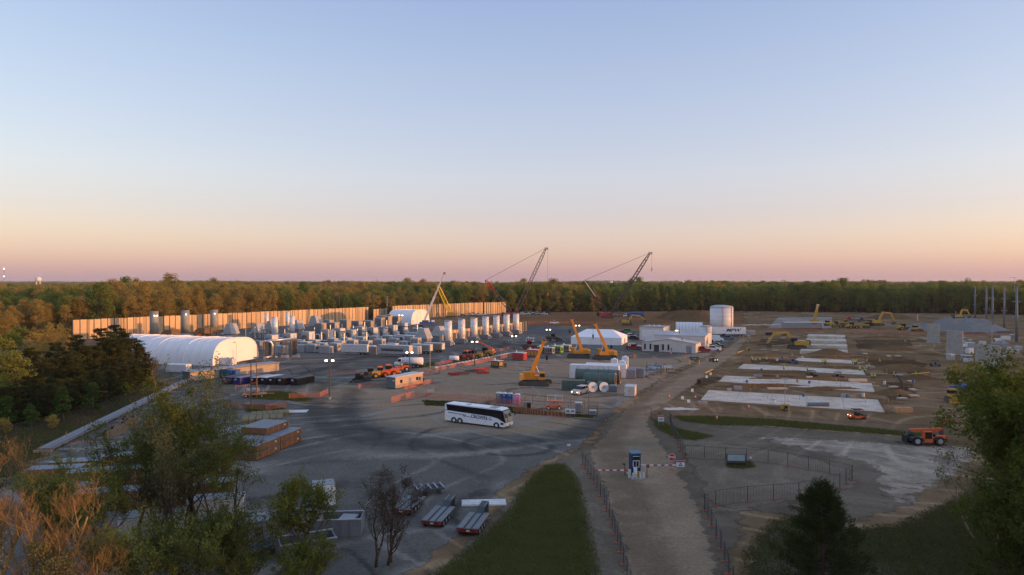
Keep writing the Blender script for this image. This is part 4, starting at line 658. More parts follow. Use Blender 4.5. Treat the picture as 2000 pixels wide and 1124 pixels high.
def lamp(px, py, top, label, lit=True, base=True):
    x, y = G(px, py); h = ZZ(top, y); t = thing('lamp_post', label, 'lamp post', (x, y), 0); part(t, 'shaft', DGREY, cy((0, 0, 0), (0, 0, h), .17, .12, 8)); part(t, 'base_block', CONC, cy((0, 0, 0), (0, 0, .55), .33, n=10)) if base else None; part(t, 'bracket', DGREY, bx(0, 0, h - .1, 1.5, .09, .09))
    for s in (-1, 1): hd = part(t, 'lamp_head', DGREY, bx(s * .72, .05, h - .05, .62, .32, .36)); part(hd, 'lens', LAMP if lit else GLASS, bx(s * .72, -.13, h - .02, .56, .06, .32))
for a in ((644, 780, 706, 'tallest lit twin lamp post at the bend of the yard'), (800, 731, 690, 'lit twin lamp post beside the white tanker lorry'), (927, 719, 669, 'lit twin lamp post beside the long orange netting'), (1004, 688, 658, 'lit twin lamp post at the end of the silver stacks'), (1071, 668, 645, 'lit twin lamp post before the dark rubble heap'), (783, 660, 617, 'lit flood lamp post in front of the far arched hall'), (1128, 668, 637, 'lit flood lamp post behind the orange cranes')): lamp(*a)
# ================================================================== turbine plant
def loc_uv(p, u, v): return (p[0] + W_[0] * u + U[0] * v, p[1] + W_[1] * u + U[1] * v)
SHADE = mat('module_grey', (.22, .23, .24), .6, var=.15, scale=.8); HOOD = mat('hood_dark', (.10, .105, .11), .6)
def stack_unit(p, label, group):
    t = thing('exhaust_stack', label, 'stack', p, SITE, group); h = 10.0
    part(t, 'shaft', SILV, cy((0, 0, 1.5), (0, 0, h), 1.5, n=24), smooth=True)
    for z in (2.2, 4.0, 5.8, 7.6, h - .15): part(t, 'flange_ring', GALV, cy((0, 0, z), (0, 0, z + .12), 1.58, n=24))
    part(t, 'rain_lip', GALV, cy((0, 0, h), (0, 0, h + .3), 1.52, 1.72, 24, cap=False)); part(t, 'plinth', PALE, bx(0, 0, 0, 3.2, 3.0, 1.5)); part(t, 'ladder', DGREY, bx(-1.1, -.9, 1.5, .06, .06, 7.4), bx(-.85, -1.1, 1.5, .06, .06, 7.4))
    d = part(t, 'transition_duct', PALE, ex([(-3.2, 0), (-1.2, 0), (-1.2, 3.4), (-2.0, 4.2), (-3.2, 4.2)], -1.3, 1.3)); part(d, 'duct_seam', GREY, bx(-2.2, -1.33, 0, .08, .03, 4.0))
    part(t, 'silencer', TAN, bx(-1.9, -2.2, 0, 1.4, 1.0, 4.4)); sk = part(t, 'generator_box', SHADE, bx(1.2, -2.9, .2, 4.2, 2.2, 2.0)); part(sk, 'end_panel', PALE, bx(3.34, -2.9, .25, .08, 2.1, 1.9)); part(sk, 'skid', DGREY, bx(1.2, -2.9, 0, 4.4, 2.0, .2)); [part(sk, 'louvre', GREY, bx(1.0, -4.03, .5 + .35 * k, 3.4, .05, .12)) for k in range(4)]
    part(t, 'elbow_pipe', GALV, tube([(3.3, -2.9, 1.4), (4.0, -2.9, 1.6), (4.3, -2.9, 1.2), (4.3, -2.9, .0)], .28, 8), smooth=True)
    return t
S0 = G(875.7, 675); S1 = G(1008, 652.5); proto_stack = None
for k in range(7):
    p = (S0[0] + (S1[0] - S0[0]) * k / 6, S0[1] + (S1[1] - S0[1]) * k / 6); lb = 'tall silver exhaust stack with generator box in the row of seven'
    if k == 0: proto_stack = stack_unit(p, lb, 'row of seven exhaust stacks')
    else: dup(proto_stack, p)
def filter_house(p, label, group):
    t = thing('filter_house', label, 'filter house', p, SITE, group); part(t, 'housing', SHADE, bx(0, 0, 1.2, 3.4, 3.0, 4.6)); part(t, 'lit_side_tint', TAN, bx(1.73, 0, 1.3, .08, 2.8, 4.4)); part(t, 'roof', PALE, bx(0, 0, 5.8, 3.7, 3.3, .18)); [part(t, 'leg', DGREY, bx(x, y, 0, .25, .25, 1.2)) for x in (-1.5, 1.5) for y in (-1.3, 1.3)]; [part(t, 'louvre', HOOD, bx(0, -1.54, 1.6 + .55 * k, 3.0, .06, .2)) for k in range(7)]; return t  # sunlit side put into a tan face over the grey housing
def arch_unit(p, label, group):
    t = thing('inlet_unit', label, 'inlet unit', p, SITE, group); part(t, 'housing', PALE, bx(0, 0, .8, 3.0, 2.8, 3.4)); part(t, 'lit_side_tint', OFFW, bx(1.53, 0, .9, .07, 2.6, 3.2)); A = [(-1.0 * math.cos(R(a)), 1.0 + .9 + 1.2 * math.sin(R(a))) for a in range(0, 181, 20)]  # paler face on the sun side carries the sunlight in its colour
    d = part(t, 'duct_arch', HOOD, tube([(-1.0, -1.75, .9)] + [(x, -1.75, z) for x, z in A] + [(1.0, -1.75, .9)], .2, 6)); part(d, 'inner_panel', SHADE, bx(0, -1.48, 1.0, 1.5, .1, 1.9)); part(t, 'skid', DGREY, bx(0, 0, 0, 3.2, 2.9, .8)); part(t, 'side_cabinet', OFFW, bx(2.3, -.4, 0, 1.3, 1.6, 1.9)); return t
def cabinet(p, label, group, s=(3.2, 2.2, 2.2), m=None, rz=SITE):
    t = thing('equipment_cabinet', label, 'cabinet', p, rz, group); part(t, 'housing', m or PALE, bx(0, 0, .25, *s)); part(t, 'roof', OFFW, bx(0, 0, s[2] + .25, s[0] + .2, s[1] + .2, .1)); part(t, 'base', DGREY, bx(0, 0, 0, s[0] * .95, s[1] * .95, .25)); part(t, 'door', SHADE, bx(-s[0] * .22, -s[1] / 2 - .03, .4, s[0] * .35, .06, s[2] * .75)); part(t, 'door', SHADE, bx(s[0] * .2, -s[1] / 2 - .03, .4, s[0] * .35, .06, s[2] * .75)); part(t, 'vent', HOOD, bx(s[0] / 2 + .03, 0, s[2] * .5, .06, s[1] * .5, s[2] * .35)); return t
def container(p, rz, L0, W0, H0, m, label, group=None, z=0., top=None, cat='container', name='shipping_container'):
    t = thing(name, label, cat, p, rz, group, z); part(t, 'body', m, bx(0, 0, .12, L0, W0, H0 - .2)); part(t, 'roof', top or m, bx(0, 0, H0 - .08, L0 + .04, W0 + .04, .08)); part(t, 'floor_rail', DGREY, bx(0, W0 / 2 - .1, 0, L0, .2, .12), bx(0, -W0 / 2 + .1, 0, L0, .2, .12)); n = int(L0 / .5)
    part(t, 'corrugation', m, *[bx(-L0 / 2 + .3 + k * (L0 - .6) / n, s * (W0 / 2 + .03), .3, .2, .06, H0 - .55) for k in range(n + 1) for s in (-1, 1)]); d = part(t, 'door', m, bx(L0 / 2 + .03, 0, .2, .06, W0 - .2, H0 - .4)); part(d, 'lock_bar', GREY, *[cy((L0 / 2 + .09, y, .25), (L0 / 2 + .09, y, H0 - .3), .03, n=5) for y in (-.6, -.25, .25, .6)]); return t
def hood(p, s, label, rz=SITE, m=None):
    t = thing('duct_hood', label, 'duct', p, rz); part(t, 'hood', m or PALE, bx(0, 0, 2.4, s[0], s[1], s[2], 0, s[0] * .32, .3)); part(t, 'support_box', SHADE, bx(0, 0, 0, s[0] * .9, s[1] * .85, 2.4)); part(t, 'side_pipe', GALV, cy((-s[0], -.5, 2.0), (-s[0] * .42, -.5, 2.0), .35, n=10)); return t
def seq(fn, spots, label, group, sc0=1., **k):
    f = None
    for q in spots:
        p = G(*q)
        if f is None: f = fn(p, label, group, **k)
        else: f_ = dup(f, p); s_ = sc0 * (1 + .12 * math.sin(q[0] * 7.3)); f_.scale = (sc0, sc0, s_)
    f.scale = (sc0, sc0, sc0)
    return f
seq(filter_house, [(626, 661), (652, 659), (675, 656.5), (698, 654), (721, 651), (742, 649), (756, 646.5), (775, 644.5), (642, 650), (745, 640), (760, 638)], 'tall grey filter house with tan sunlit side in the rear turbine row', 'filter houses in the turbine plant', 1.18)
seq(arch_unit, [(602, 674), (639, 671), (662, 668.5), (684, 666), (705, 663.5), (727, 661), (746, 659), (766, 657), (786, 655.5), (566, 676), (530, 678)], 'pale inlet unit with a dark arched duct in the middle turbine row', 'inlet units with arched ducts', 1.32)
seq(cabinet, [(598, 683), (614, 680.5), (628, 684), (650, 678), (664, 682), (676, 676), (688, 681), (706, 674), (716, 679), (732, 671), (742, 678), (757, 669), (770, 674), (784, 667), (800, 670), (806, 664), (812, 676), (584, 679), (565, 683), (612, 689), (655, 686)], 'pale equipment cabinet between the turbine rows', 'small cabinets in the turbine plant', 1.2)
seq(lambda p, l, g: cabinet(p, l, g, (4.4, 2.4, 1.6), OFFW), [(606, 677), (648, 683), (668, 674), (700, 684), (722, 684), (738, 666), (766, 680), (790, 675), (776, 663), (818, 670)], 'low white skid box among the turbine rows', 'low skid boxes in the turbine plant')
def vent_pipe(p, label, group): t = thing('vent_pipe', label, 'pipe', p, SITE, group); part(t, 'pipe', GALV, cy((0, 0, 0), (0, 0, 6.2), .24, n=8)); part(t, 'rain_cap', DGREY, cy((0, 0, 6.3), (0, 0, 6.55), .36, .1, 8)); part(t, 'base', SHADE, bx(0, 0, 0, 1., 1., .8)); return t
def pipe_run(p, label, group): t = thing('pipe_run', label, 'pipe', p, SITE, group); part(t, 'pipe', GALV, cy((-3.6, 0, 2.4), (3.6, 0, 2.4), .3, n=8)); part(t, 'pipe', PALE, cy((-3.6, .7, 2.4), (3.6, .7, 2.4), .22, n=8)); part(t, 'stand', DGREY, *[bx(x, .35, 0, .15, 1.3, 2.2) for x in (-2.8, 0, 2.8)]); part(t, 'drop_leg', GALV, tube([(3.6, 0, 2.4), (4.1, 0, 2.2), (4.2, 0, 1.6), (4.2, 0, 0)], .3, 8)); return t
def gantry(p, label, group): t = thing('cable_gantry', label, 'gantry', p, SITE, group); part(t, 'post', DGREY, *[bx(x, y, 0, .16, .16, 4.6) for x in (-2, 2) for y in (-.6, .6)]); part(t, 'tray', GREY, bx(0, 0, 4.5, 5, 1.3, .15)); part(t, 'cable', BLACK, *[cy((-2.5, y, 4.72), (2.5, y, 4.72), .07, n=5) for y in (-.4, -.2, 0, .2, .4)]); part(t, 'ladder', OFFW, bx(2.1, -.8, 0, .06, .06, 4.8), bx(2.1, -1.1, 0, .06, .06, 4.8)); return t
seq(vent_pipe, [(614, 668), (645, 664), (668, 662), (690, 660), (712, 658), (734, 656), (755, 653), (776, 651), (795, 650), (592, 670), (556, 672), (480, 668), (498, 664), (515, 662), (654, 672), (698, 670), (740, 668), (800, 660), (815, 658), (628, 676), (672, 678), (716, 676)], 'thin silver vent pipe standing between the turbine units', 'vent pipes in the turbine plant')
seq(pipe_run, [(610, 664), (655, 662), (700, 659), (742, 655), (780, 652), (590, 680), (640, 677), (684, 673), (730, 670), (772, 668), (540, 672), (480, 676), (805, 668), (830, 662)], 'raised silver pipe run between the turbine units', 'pipe runs in the turbine plant')
seq(gantry, [(622, 672), (664, 669), (708, 667), (750, 663), (792, 660), (575, 672), (520, 668)], 'dark cable gantry crossing the turbine rows', 'cable gantries in the turbine plant')
for px, py, lb in ((549, 690, 'pale ribbed container under the pipe rack'), (589, 687.5, 'pale ribbed container beside the pipe rack'), (637, 690.5, 'pale ribbed container next to the spotted white trailer')): container(G(px, py), SITE, 4.6, 2.5, 2.7, PALE, lb)
container(G(566, 668), SITE, 9, 3., 3.2, SHADE, 'long grey enclosure behind the pipe rack', name='generator_enclosure'); container(G(497, 684), SITE, 8.5, 3.2, 3.6, SHADE, 'long grey enclosure right behind the large arched hall', name='generator_enclosure'); container(G(455, 672), SITE, 8, 3.2, 3.4, mat('dull_green', (.16, .2, .19), .6), 'grey green enclosure behind the large arched hall', name='generator_enclosure'); container(G(360, 668), SITE, 9, 3.2, 3.4, mat('dull_green', (.16, .2, .19), .6), 'grey green enclosure below the silos', name='generator_enclosure')
for px, py, s, lb in ((452, 662, (5.5, 5, 4.6), 'wide pale duct hood right of the rust coloured ducts'), (505, 660, (5, 5, 4.4), 'pale duct hood left of the silver chimneys'), (530, 655, (5, 4, 4.6), 'pale duct hood behind the silver chimneys'), (582, 652, (5, 4.6, 4.6), 'pale duct hood right of the silver chimneys'), (617, 645, (7, 5, 5.4), 'large pale duct hood in front of the sound wall'), (828, 672, (6, 4.6, 4.2), 'rounded pale duct hood next to the first silver stack'), (858, 667, (6, 4.6, 4.2), 'pale duct hood behind the first silver stack')): hood(G(px, py), s, lb)
def rust_duct(px, py, label):
    t = thing('rust_duct', label, 'duct', G(px, py), SITE); prof = [(-3.2, 0), (-1.4, 0), (-1.2, 2.6), (-.2, 3.8), (3.4, 3.8), (3.4, 6.0), (-.6, 6.0), (-2.4, 5.0), (-3.2, 3.2)]; part(t, 'duct_body', RUST, ex(prof, -2, 2)); part(t, 'support', DGREY, bx(2.8, -1.6, 0, .3, .3, 3.8), bx(2.8, 1.6, 0, .3, .3, 3.8)); [part(t, 'stiffener', BROWN, bx(.4 + k, 0, 3.7, .12, 4.1, 2.42)) for k in range(4)]
rust_duct(332, 672, 'rust coloured elbow duct below the first silo'); rust_duct(396, 668, 'rust coloured elbow duct below the middle silo'); rust_duct(408, 667, 'rust coloured elbow duct closest to the pale hoods')
def chimney(px, py, top, r, label): x, y = G(px, py); h = ZZ(top, y); t = thing('silver_chimney', label, 'chimney', (x, y), SITE); part(t, 'shaft', SILV, cy((0, 0, 1), (0, 0, h), r, n=22), smooth=True); [part(t, 'ring', GALV, cy((0, 0, h * f - .06), (0, 0, h * f + .08), r * 1.07, n=22)) for f in (.45, .7, 1.)]; part(t, 'plinth', SHADE, bx(0, 0, 0, r * 2.6, r * 2.6, 1.0)); part(t, 'branch_duct', PALE, cy((0, 0, 2), (r * 2.6, -r * .5, 2), r * .6, n=12))
chimney(537, 664, 620, 1.35, 'wide silver chimney in front of the pale hoods'); chimney(571, 660, 618, 1.2, 'wide silver chimney closest to the inlet units'); chimney(521, 647, 612, 1.1, 'slim silver chimney close to the sound wall'); chimney(562, 645, 610, 1.1, 'slim silver chimney right at the sound wall'); 
def pipe_rack():
    a, b = G(523, 700), G(577, 694); rz = math.atan2(b[1] - a[1], b[0] - a[0]); L0 = math.dist(a, b); t = thing('pipe_rack', 'silver insulated pipe on dark upright pipes beside the large arched hall', 'pipe rack', a, rz); part(t, 'header_pipe', GALV, cy((-1, 0, 5.9), (L0 + .3, 0, 5.9), .42, n=14), smooth=True); part(t, 'header_pipe', GALV, cy((-.8, 1.2, 5.7), (L0 + .3, 1.2, 5.7), .38, n=14), smooth=True)
    for x0 in (-1.2, L0 - 1.6):
        for k in range(4): part(t, 'riser', DGREY, cy((x0 + k * .75, .5, .2), (x0 + k * .75, .5, 5.6), .27, n=10)); 
    part(t, 'elbow', GALV, tube([(-.6, -.2, 5.9), (.9, -.5, 5.5), (1.4, -.6, 4.5), (1.3, -.8, 1.2), (.6, -1.2, .5), (-2.5, -1.4, .4)], .42, 10), smooth=True); [part(t, 'post', DGREY, bx(x, y, 0, .25, .25, 5.5)) for x in (2.6, L0 * .62, L0 + .2) for y in (-.6, 1.6)]; part(t, 'beam', DGREY, bx(L0 / 2, -.6, 5.2, L0, .2, .25)); [part(t, 'footing', CONC, bx(x, -.9, 0, .9, .9, .5)) for x in (2.6, L0 * .62, L0 + .2)]
pipe_rack()
for px, py in ((556, 699), (578, 698.5)): t = thing('concrete_barrier', 'pale concrete barrier block in front of the pipe rack', 'barrier', G(px, py), R(-5), 'barrier blocks at the pipe rack'); part(t, 'block', CONC, bx(0, 0, 0, 2.6, .6, .8, 0, .1, .2)); part(t, 'lifting_slot', DGREY, bx(0, -.29, 0, .5, .06, .12))
def semi_trailer(p, rz, L0, H0, m, label, W0=2.55, z0=1.1, deck=None, cat='trailer', roof=None):
    t = thing('semi_trailer', label, cat, p, rz); part(t, 'body', m, bx(0, 0, z0, L0, W0, H0 - z0)); part(t, 'roof', roof or OFFW, bx(0, 0, H0, L0 + .04, W0 + .04, .06)); part(t, 'chassis', DGREY, bx(0, 0, z0 - .25, L0 * .96, 1.1, .25)); part(t, 'landing_leg', DGREY, bx(-L0 * .3, -.8, 0, .15, .15, z0), bx(-L0 * .3, .8, 0, .15, .15, z0)); wheels(t, [(L0 * .5 - 1.4 - 1.25 * k, s * (W0 / 2 - .2)) for k in range(2) for s in (-1, 1)], .5, .4); part(t, 'rear_door', OFFW, bx(L0 / 2 + .03, 0, z0 + .1, .06, W0 - .2, H0 - z0 - .2)); part(t, 'rear_bumper', DGREY, bx(L0 / 2 - .1, 0, .5, .12, W0 * .8, .14)); return t
t = semi_trailer(G(694, 693.5), R(-12), 9.5, 3.7, mat('spotted_white', (.58, .59, .60), .6, var=.3, scale=3.), 'white spotted box trailer with landing legs beside the grey trailer'); [part(t, 'dent', DGREY, bx(-3.4 + 1.1 * k, -1.29, 1.7 + (k * 37 % 5) * .3, .25, .03, .2)) for k in range(7)]
t = semi_trailer(G(772, 697), R(-20), 12, 4.0, PALE, 'long grey control trailer with open awning and sunlit rear'); part(t, 'awning', SHADE, bar((-.5, -1.9, 3.0), (-.5, -1.2, 3.4), 9, .05)); part(t, 'window_band', DGREY, bx(-.5, -1.3, 2.0, 8.6, .05, .6)); part(t, 'rear_panel', BEIGE, bx(6.1, 0, 1.2, .08, 2.5, 2.7))
container(G(722, 693), R(-12), 6, 2.5, 2.9, SHADE, 'grey box unit between the spotted trailer and the control trailer', name='equipment_box'); container(G(806, 692), SITE, 6, 2.6, 2.9, OFFW, 'white box unit behind the control trailer', name='equipment_box')
def louvre_trailer(px, py, m, label): t = semi_trailer(G(px, py), R(-20), 7.5, 3.4, m, label); [part(t, 'louvre', HOOD, bx(0, -1.3, 1.5 + .42 * k, 6.4, .06, .16)) for k in range(4)]
louvre_trailer(824, 691, PALE, 'louvred generator trailer beside the control trailer'); louvre_trailer(848, 688, TAN, 'tan louvred generator trailer close to the first silver stack')
# ---- assorted plant on wheels and tracks
def track(t, x0, x1, y, w_, h): n = 7; r = h / 2; prof = [(x1 - r + r * math.sin(math.pi * k / n), r - r * math.cos(math.pi * k / n)) for k in range(n + 1)] + [(x0 + r - r * math.sin(math.pi * k / n), r + r * math.cos(math.pi * k / n)) for k in range(n + 1)]; o = part(t, 'track', MUDSTEEL, ex(prof, y - w_ / 2, y + w_ / 2)); part(o, 'track_frame', DGREY, bx((x0 + x1) / 2, y, h * .3, (x1 - x0) * .7, w_ + .06, h * .4)); part(o, 'grouser', BLACK, *[bx(x0 + r + k * (x1 - x0 - 2 * r) / 12, y, z, .1, w_ + .02, .06) for k in range(13) for z in (h - .01,)]); return o
def crawler_crane(px, py, rz, tip, label, hook=True, turn=0.):
    """telescopic crawler crane; tip is the boom head in the photo"""
    p = G(px, py); t = thing('crawler_crane', label, 'crane', p, rz); track(t, -3.9, 3.9, -2.3, .9, 1.15); track(t, -3.9, 3.9, 2.3, .9, 1.15); part(t, 'car_body', DGREY, bx(0, 0, .5, 3.4, 4.2, .75), cy((0, 0, 1.2), (0, 0, 1.5), 1.2, n=16))
    D = p[1]; T = Vector((PX(tip[0], D), D, ZZ(tip[1], D))); q = to_local((T.x, T.y), p, rz); bd = Vector((q[0], q[1], 0)); bd.normalize(); a = math.atan2(bd.y, bd.x); rot = lambda x, y: (x * math.cos(a) - y * math.sin(a), x * math.sin(a) + y * math.cos(a))
    def rb(x, y, z, sx_, sy, sz, **k): xx, yy = rot(x, y); return bx(xx, yy, z, sx_, sy, sz, a, **k)
    part(t, 'deck', ORANGE, rb(-.7, 0, 1.5, 5.2, 2.6, .9)); part(t, 'engine_cover', ORANGE, rb(-1.6, .75, 2.4, 3.0, 1.1, .8)); part(t, 'counterweight', mat('weight_yellow', (.62, .32, .06), .5), rb(-3.5, 0, 1.5, 1.1, 3.2, 1.3)); c = part(t, 'cab', ORANGE, rb(1.5, -1.55, 1.5, 1.7, 1.1, 1.9, tx=.12)); part(c, 'window', GLASS, rb(1.6, -2.1, 2.2, 1.2, .08, .95), rb(2.32, -1.55, 2.1, .12, .9, 1.05))
    p0 = Vector((*rot(-1.2, 0), 2.4)); p1 = Vector((q[0], q[1], T.z)); dv = (p1 - p0); part(t, 'boom_base', ORANGE, bar(p0, p0 + dv * .55, 1.05, .95)); part(t, 'boom_section', ORANGE, bar(p0 + dv * .5, p0 + dv * .82, .85, .78)); part(t, 'boom_tip', ORANGE, bar(p0 + dv * .78, p1, .68, .62)); hd = part(t, 'boom_head', ORANGE, bar(p1 - dv * .03, p1 + dv * .02, 1.1, .9)); part(hd, 'sheave', BLACK, cy(p1 + Vector((0, -.3, .1)), p1 + Vector((0, .3, .1)), .35, n=12)); part(t, 'lift_cylinder', GALV, cy(Vector((*rot(1.3, 0), 2.0)), p0 + dv * .33, .17, n=8)); part(t, 'beacon', RED, bx(p1.x, p1.y, p1.z + .35, .3, .3, .3))
    if hook: h0 = p1 + Vector((*rot(.8, 0), 0)); part(t, 'hoist_rope', DGREY, cy(h0, h0 - Vector((0, 0, 3.4)), .04, n=4)); part(t, 'jib_head', ORANGE, bar(p1, h0, .3)); k = part(t, 'hook_block', BLACK, bx(h0.x, h0.y, h0.z - 4.6, .5, .35, 1.2)); part(k, 'hook', RED, tube([(h0.x, h0.y, h0.z - 4.6), (h0.x + .15, h0.y, h0.z - 5.0), (h0.x, h0.y, h0.z - 5.2), (h0.x - .2, h0.y, h0.z - 5.0)], .08, 5))
    return t
crawler_crane(1046, 752, R(-12), (1062, 668), 'orange telescopic crawler crane parked beside the green duct sections'); crawler_crane(1130, 699, R(-8), (1117, 625), 'orange telescopic crawler crane farther from the office'); crawler_crane(1181, 702, R(-14), (1163, 634), 'orange telescopic crawler crane closer to the office')
def lattice_crane(px, py, tip, mast_tip, m_boom, m_mast, label, drop, D=None, counter=None, wb=2.3):
    p = G(px, py); D = p[1]; t = thing('lattice_crane', label, 'crane', p, 0); track(t, -4, 4, -2.6, 1., 1.3); track(t, -4, 4, 2.6, 1., 1.3); part(t, 'car_body', DGREY, bx(0, 0, .5, 3.5, 5, .9)); part(t, 'machine_house', RED, bx(-2.5, 0, 1.5, 8, 3, 2.4)); part(t, 'counterweight', BLACK, bx(-6.6, 0, 1.5, 1.4, 3.6, 2.6)); c = part(t, 'cab', RED, bx(2.2, -1.7, 1.5, 2, 1.2, 2.2)); part(c, 'window', GLASS, bx(2.3, -2.32, 2.3, 1.5, .06, 1.1))
    T = Vector((PX(tip[0], D) - p[0], 0, ZZ(tip[1], D))); M = Vector((PX(mast_tip[0], D) - p[0], 0, ZZ(mast_tip[1], D))); f = Vector((1.8, 0, 2.)); part(t, 'boom', m_boom, *lattice(f, T, wb, wb * .8, 22, .17)); g = Vector((.5, 0, 3)); part(t, 'mast', m_boom, *lattice(g, g + (M - g) * .72, 2.0, 1.8, 10, .17)); part(t, 'mast_head', m_mast, *lattice(g + (M - g) * .68, M, 2.0, 1.6, 6, .22)) if counter is None else part(t, 'mast_head', m_mast, bar(g + (M - g) * .52, M, 2.4, .5)); part(t, 'boom_head', mat('head_tan', (.5, .4, .33), .6), bx(T.x + .4, 0, T.z - .8, 2.6, 1.4, 1.6))
    part(t, 'pendant', DGREY, *[cy(M + Vector((0, s, 0)), T + Vector((-.5, s * .6, 0)), .09, n=4) for s in (-.7, .7)]); part(t, 'backstay', DGREY, cy(M, Vector((-6, 0, 3.6)), .09, n=4)); h0 = T + Vector((1.4, 0, -.6)); part(t, 'hoist_rope', DGREY, cy(h0, h0 - Vector((0, 0, drop)), .07, n=4)); k = part(t, 'hook_block', SAFE if drop > 15 else OFFW, bx(h0.x, 0, h0.z - drop - 1.8, 1.0, .6, 2.0)); part(k, 'hook', RED, bx(h0.x, 0, h0.z - drop - 2.4, .4, .3, .7)); return t
BOOMG = mat('boom_steel', (.10, .085, .075), .6); lattice_crane(1000, 622, (1066, 486), (948, 548), BOOMG, RED, 'crawler crane with long lattice boom and red topped mast', 31); lattice_crane(1186, 622, (1269, 495), (1141, 548), mat('boom_dark', (.045, .045, .05), .6), mat('mast_cream', (.68, .55, .44), .6), 'crawler crane with dark lattice boom and cream mast head', 10, None, 1)
def yellow_crane():
    p = G(880, 620); t = thing('lattice_crane', 'yellow lattice crane in front of the ribbed sound wall', 'crane', p); D = p[1]; track(t, -3.5, 3.5, -2, .8, 1.1); track(t, -3.5, 3.5, 2, .8, 1.1); part(t, 'machine_house', YELLOW, bx(0, 0, 1.1, 5, 3, 2.4)); T = Vector((PX(854, D) - p[0], 0, ZZ(556, D))); part(t, 'boom', mat('bright_yellow', (.70, .48, .03), .5), *lattice((0, 0, 3), T, 2.6, 2.0, 12, .22)); part(t, 'boom_head', YELLOW, bx(T.x, 0, T.z - .5, 2, 1.5, 1.4)); part(t, 'hoist_rope', DGREY, cy((T.x - .6, 0, T.z), (T.x - .6, 0, T.z - 8), .06, n=4)); k = part(t, 'hook_block', YELLOW, bx(T.x - .6, 0, T.z - 9.2, .8, .5, 1.2)); part(k, 'hook', DGREY, bx(T.x - .6, 0, T.z - 9.7, .3, .3, .5))
    p = G(834, 636); t = thing('truck_crane', 'truck crane with long white boom before the far arched hall', 'crane', p, R(10)); D = p[1]; part(t, 'carrier', BLUE, bx(0, 0, .9, 9, 2.6, 1.2)); part(t, 'cab', WHITE, bx(3.6, 0, 1.4, 1.8, 2.4, 1.7)); part(t, 'turntable', DGREY, bx(-1, 0, 2.1, 4, 2.4, 1.0)); wheels(t, [(x, s * 1.1) for x in (-3.4, -2, 2, 3.4) for s in (-1, 1)], .6, .5); q = to_local((PX(868, D), D), p, R(10)); T = Vector((q[0], q[1], ZZ(534, D))); b0 = Vector((-1.5, 0, 3)); part(t, 'boom_base', WHITE, bar(b0, b0 + (T - b0) * .5, 1.2, 1.2)); part(t, 'boom_section', OFFW, bar(b0 + (T - b0) * .45, T, .8, .8)); part(t, 'boom_head', DGREY, bx(T.x, T.y, T.z - .6, 1.2, .8, 1.1)); part(t, 'hoist_rope', DGREY, cy((T.x + .8, T.y, T.z), (T.x + .8, T.y, T.z - 3), .05, n=4))
    p = G(1592, 634); t = thing('telescopic_crane', 'yellow telescopic crane with steep boom by the far concrete pad', 'crane', p, R(0)); D = p[1]; track(t, -3.4, 3.4, -1.8, .8, 1.); track(t, -3.4, 3.4, 1.8, .8, 1.); part(t, 'machine_house', YELLOW, bx(-.5, 0, 1.0, 5, 2.6, 2.)); T = Vector((PX(1594, D) - p[0] + 1., 0, ZZ(596, D))); part(t, 'boom_base', YELLOW, bar((-.4, 0, 2.6), Vector((-.4, 0, 2.6)).lerp(T, .6), 1.5, 1.3)); part(t, 'boom_section', YELLOW, bar(Vector((-.4, 0, 2.6)).lerp(T, .55), T, 1.2, 1.0)); part(t, 'boom_head', OFFW, bx(T.x, 0, T.z - .4, 1.3, 1.1, .8))
yellow_crane()
def excavator(p, rz, m, label, s=1., reach=(3.2, 4.6, 5.6, .9), group=None):
    t = thing('excavator', label, 'excavator', p, rz, group); track(t, -2.1, 2.1, -1.3, .65, .95); track(t, -2.1, 2.1, 1.3, .65, .95); part(t, 'swing_base', DGREY, bx(0, 0, .5, 1.8, 2.0, .65)); part(t, 'house', m, bx(-.9, 0, 1.1, 3.6, 2.7, 1.1)); part(t, 'counterweight', mat('weight_dark', (.08, .07, .05), .6), bx(-2.75, 0, 1.15, .7, 2.6, 1.2)); c = part(t, 'cab', DGREY, bx(.85, .8, 1.1, 1.5, 1.0, 1.9, tx=.1)); part(c, 'window', GLASS, bx(.95, .8, 1.9, 1.42, 1.06, .8)); e, hz, bxx, bz = reach
    part(t, 'boom', m, bar((.6, -.2, 1.8), (e * .55, -.2, hz), .45, .7), bar((e * .53, -.2, hz), (e + 1.4, -.2, hz - .3), .42, .6)); part(t, 'stick', m, bar((e + 1.2, -.2, hz), (bxx + .6, -.2, bz + .7), .36, .5)); part(t, 'bucket', DGREY, ex([(bxx + .2, bz + .9), (bxx + 1.0, bz + .7), (bxx + .8, bz - .2), (bxx, bz - .3), (bxx - .4, bz + .2)], -.75, .35)); part(t, 'cylinder', GALV, cy((.8, -.2, 1.5), (e * .6, -.2, hz - .3), .1, n=6)); t.scale = (s, s, s); return t
excavator(G(1556, 682), R(172), YELLOW, 'yellow excavator with lowered arm among the concrete beams', 1.5, (4.2, 4.2, 6.6, .6)); excavator(G(1225, 636), R(-6), YELLOW, 'yellow excavator with raised elbow below the blue lorry', 1.4, (3.6, 4.4, 7., 1.6)); excavator(G(1712, 637), R(8), YELLOW, 'yellow and black excavator arching over at the far pad', 1.6, (4.2, 5, 6.4, .8)); excavator(G(1860, 622), R(10), YELLOW, 'yellow digger standing on top of the biggest stone heap', 1.1)
bpy.data.objects[[o.name for o in COL.objects if o.name.startswith('excavator')][-1]].location = (*G(1872, 645), 5.9)
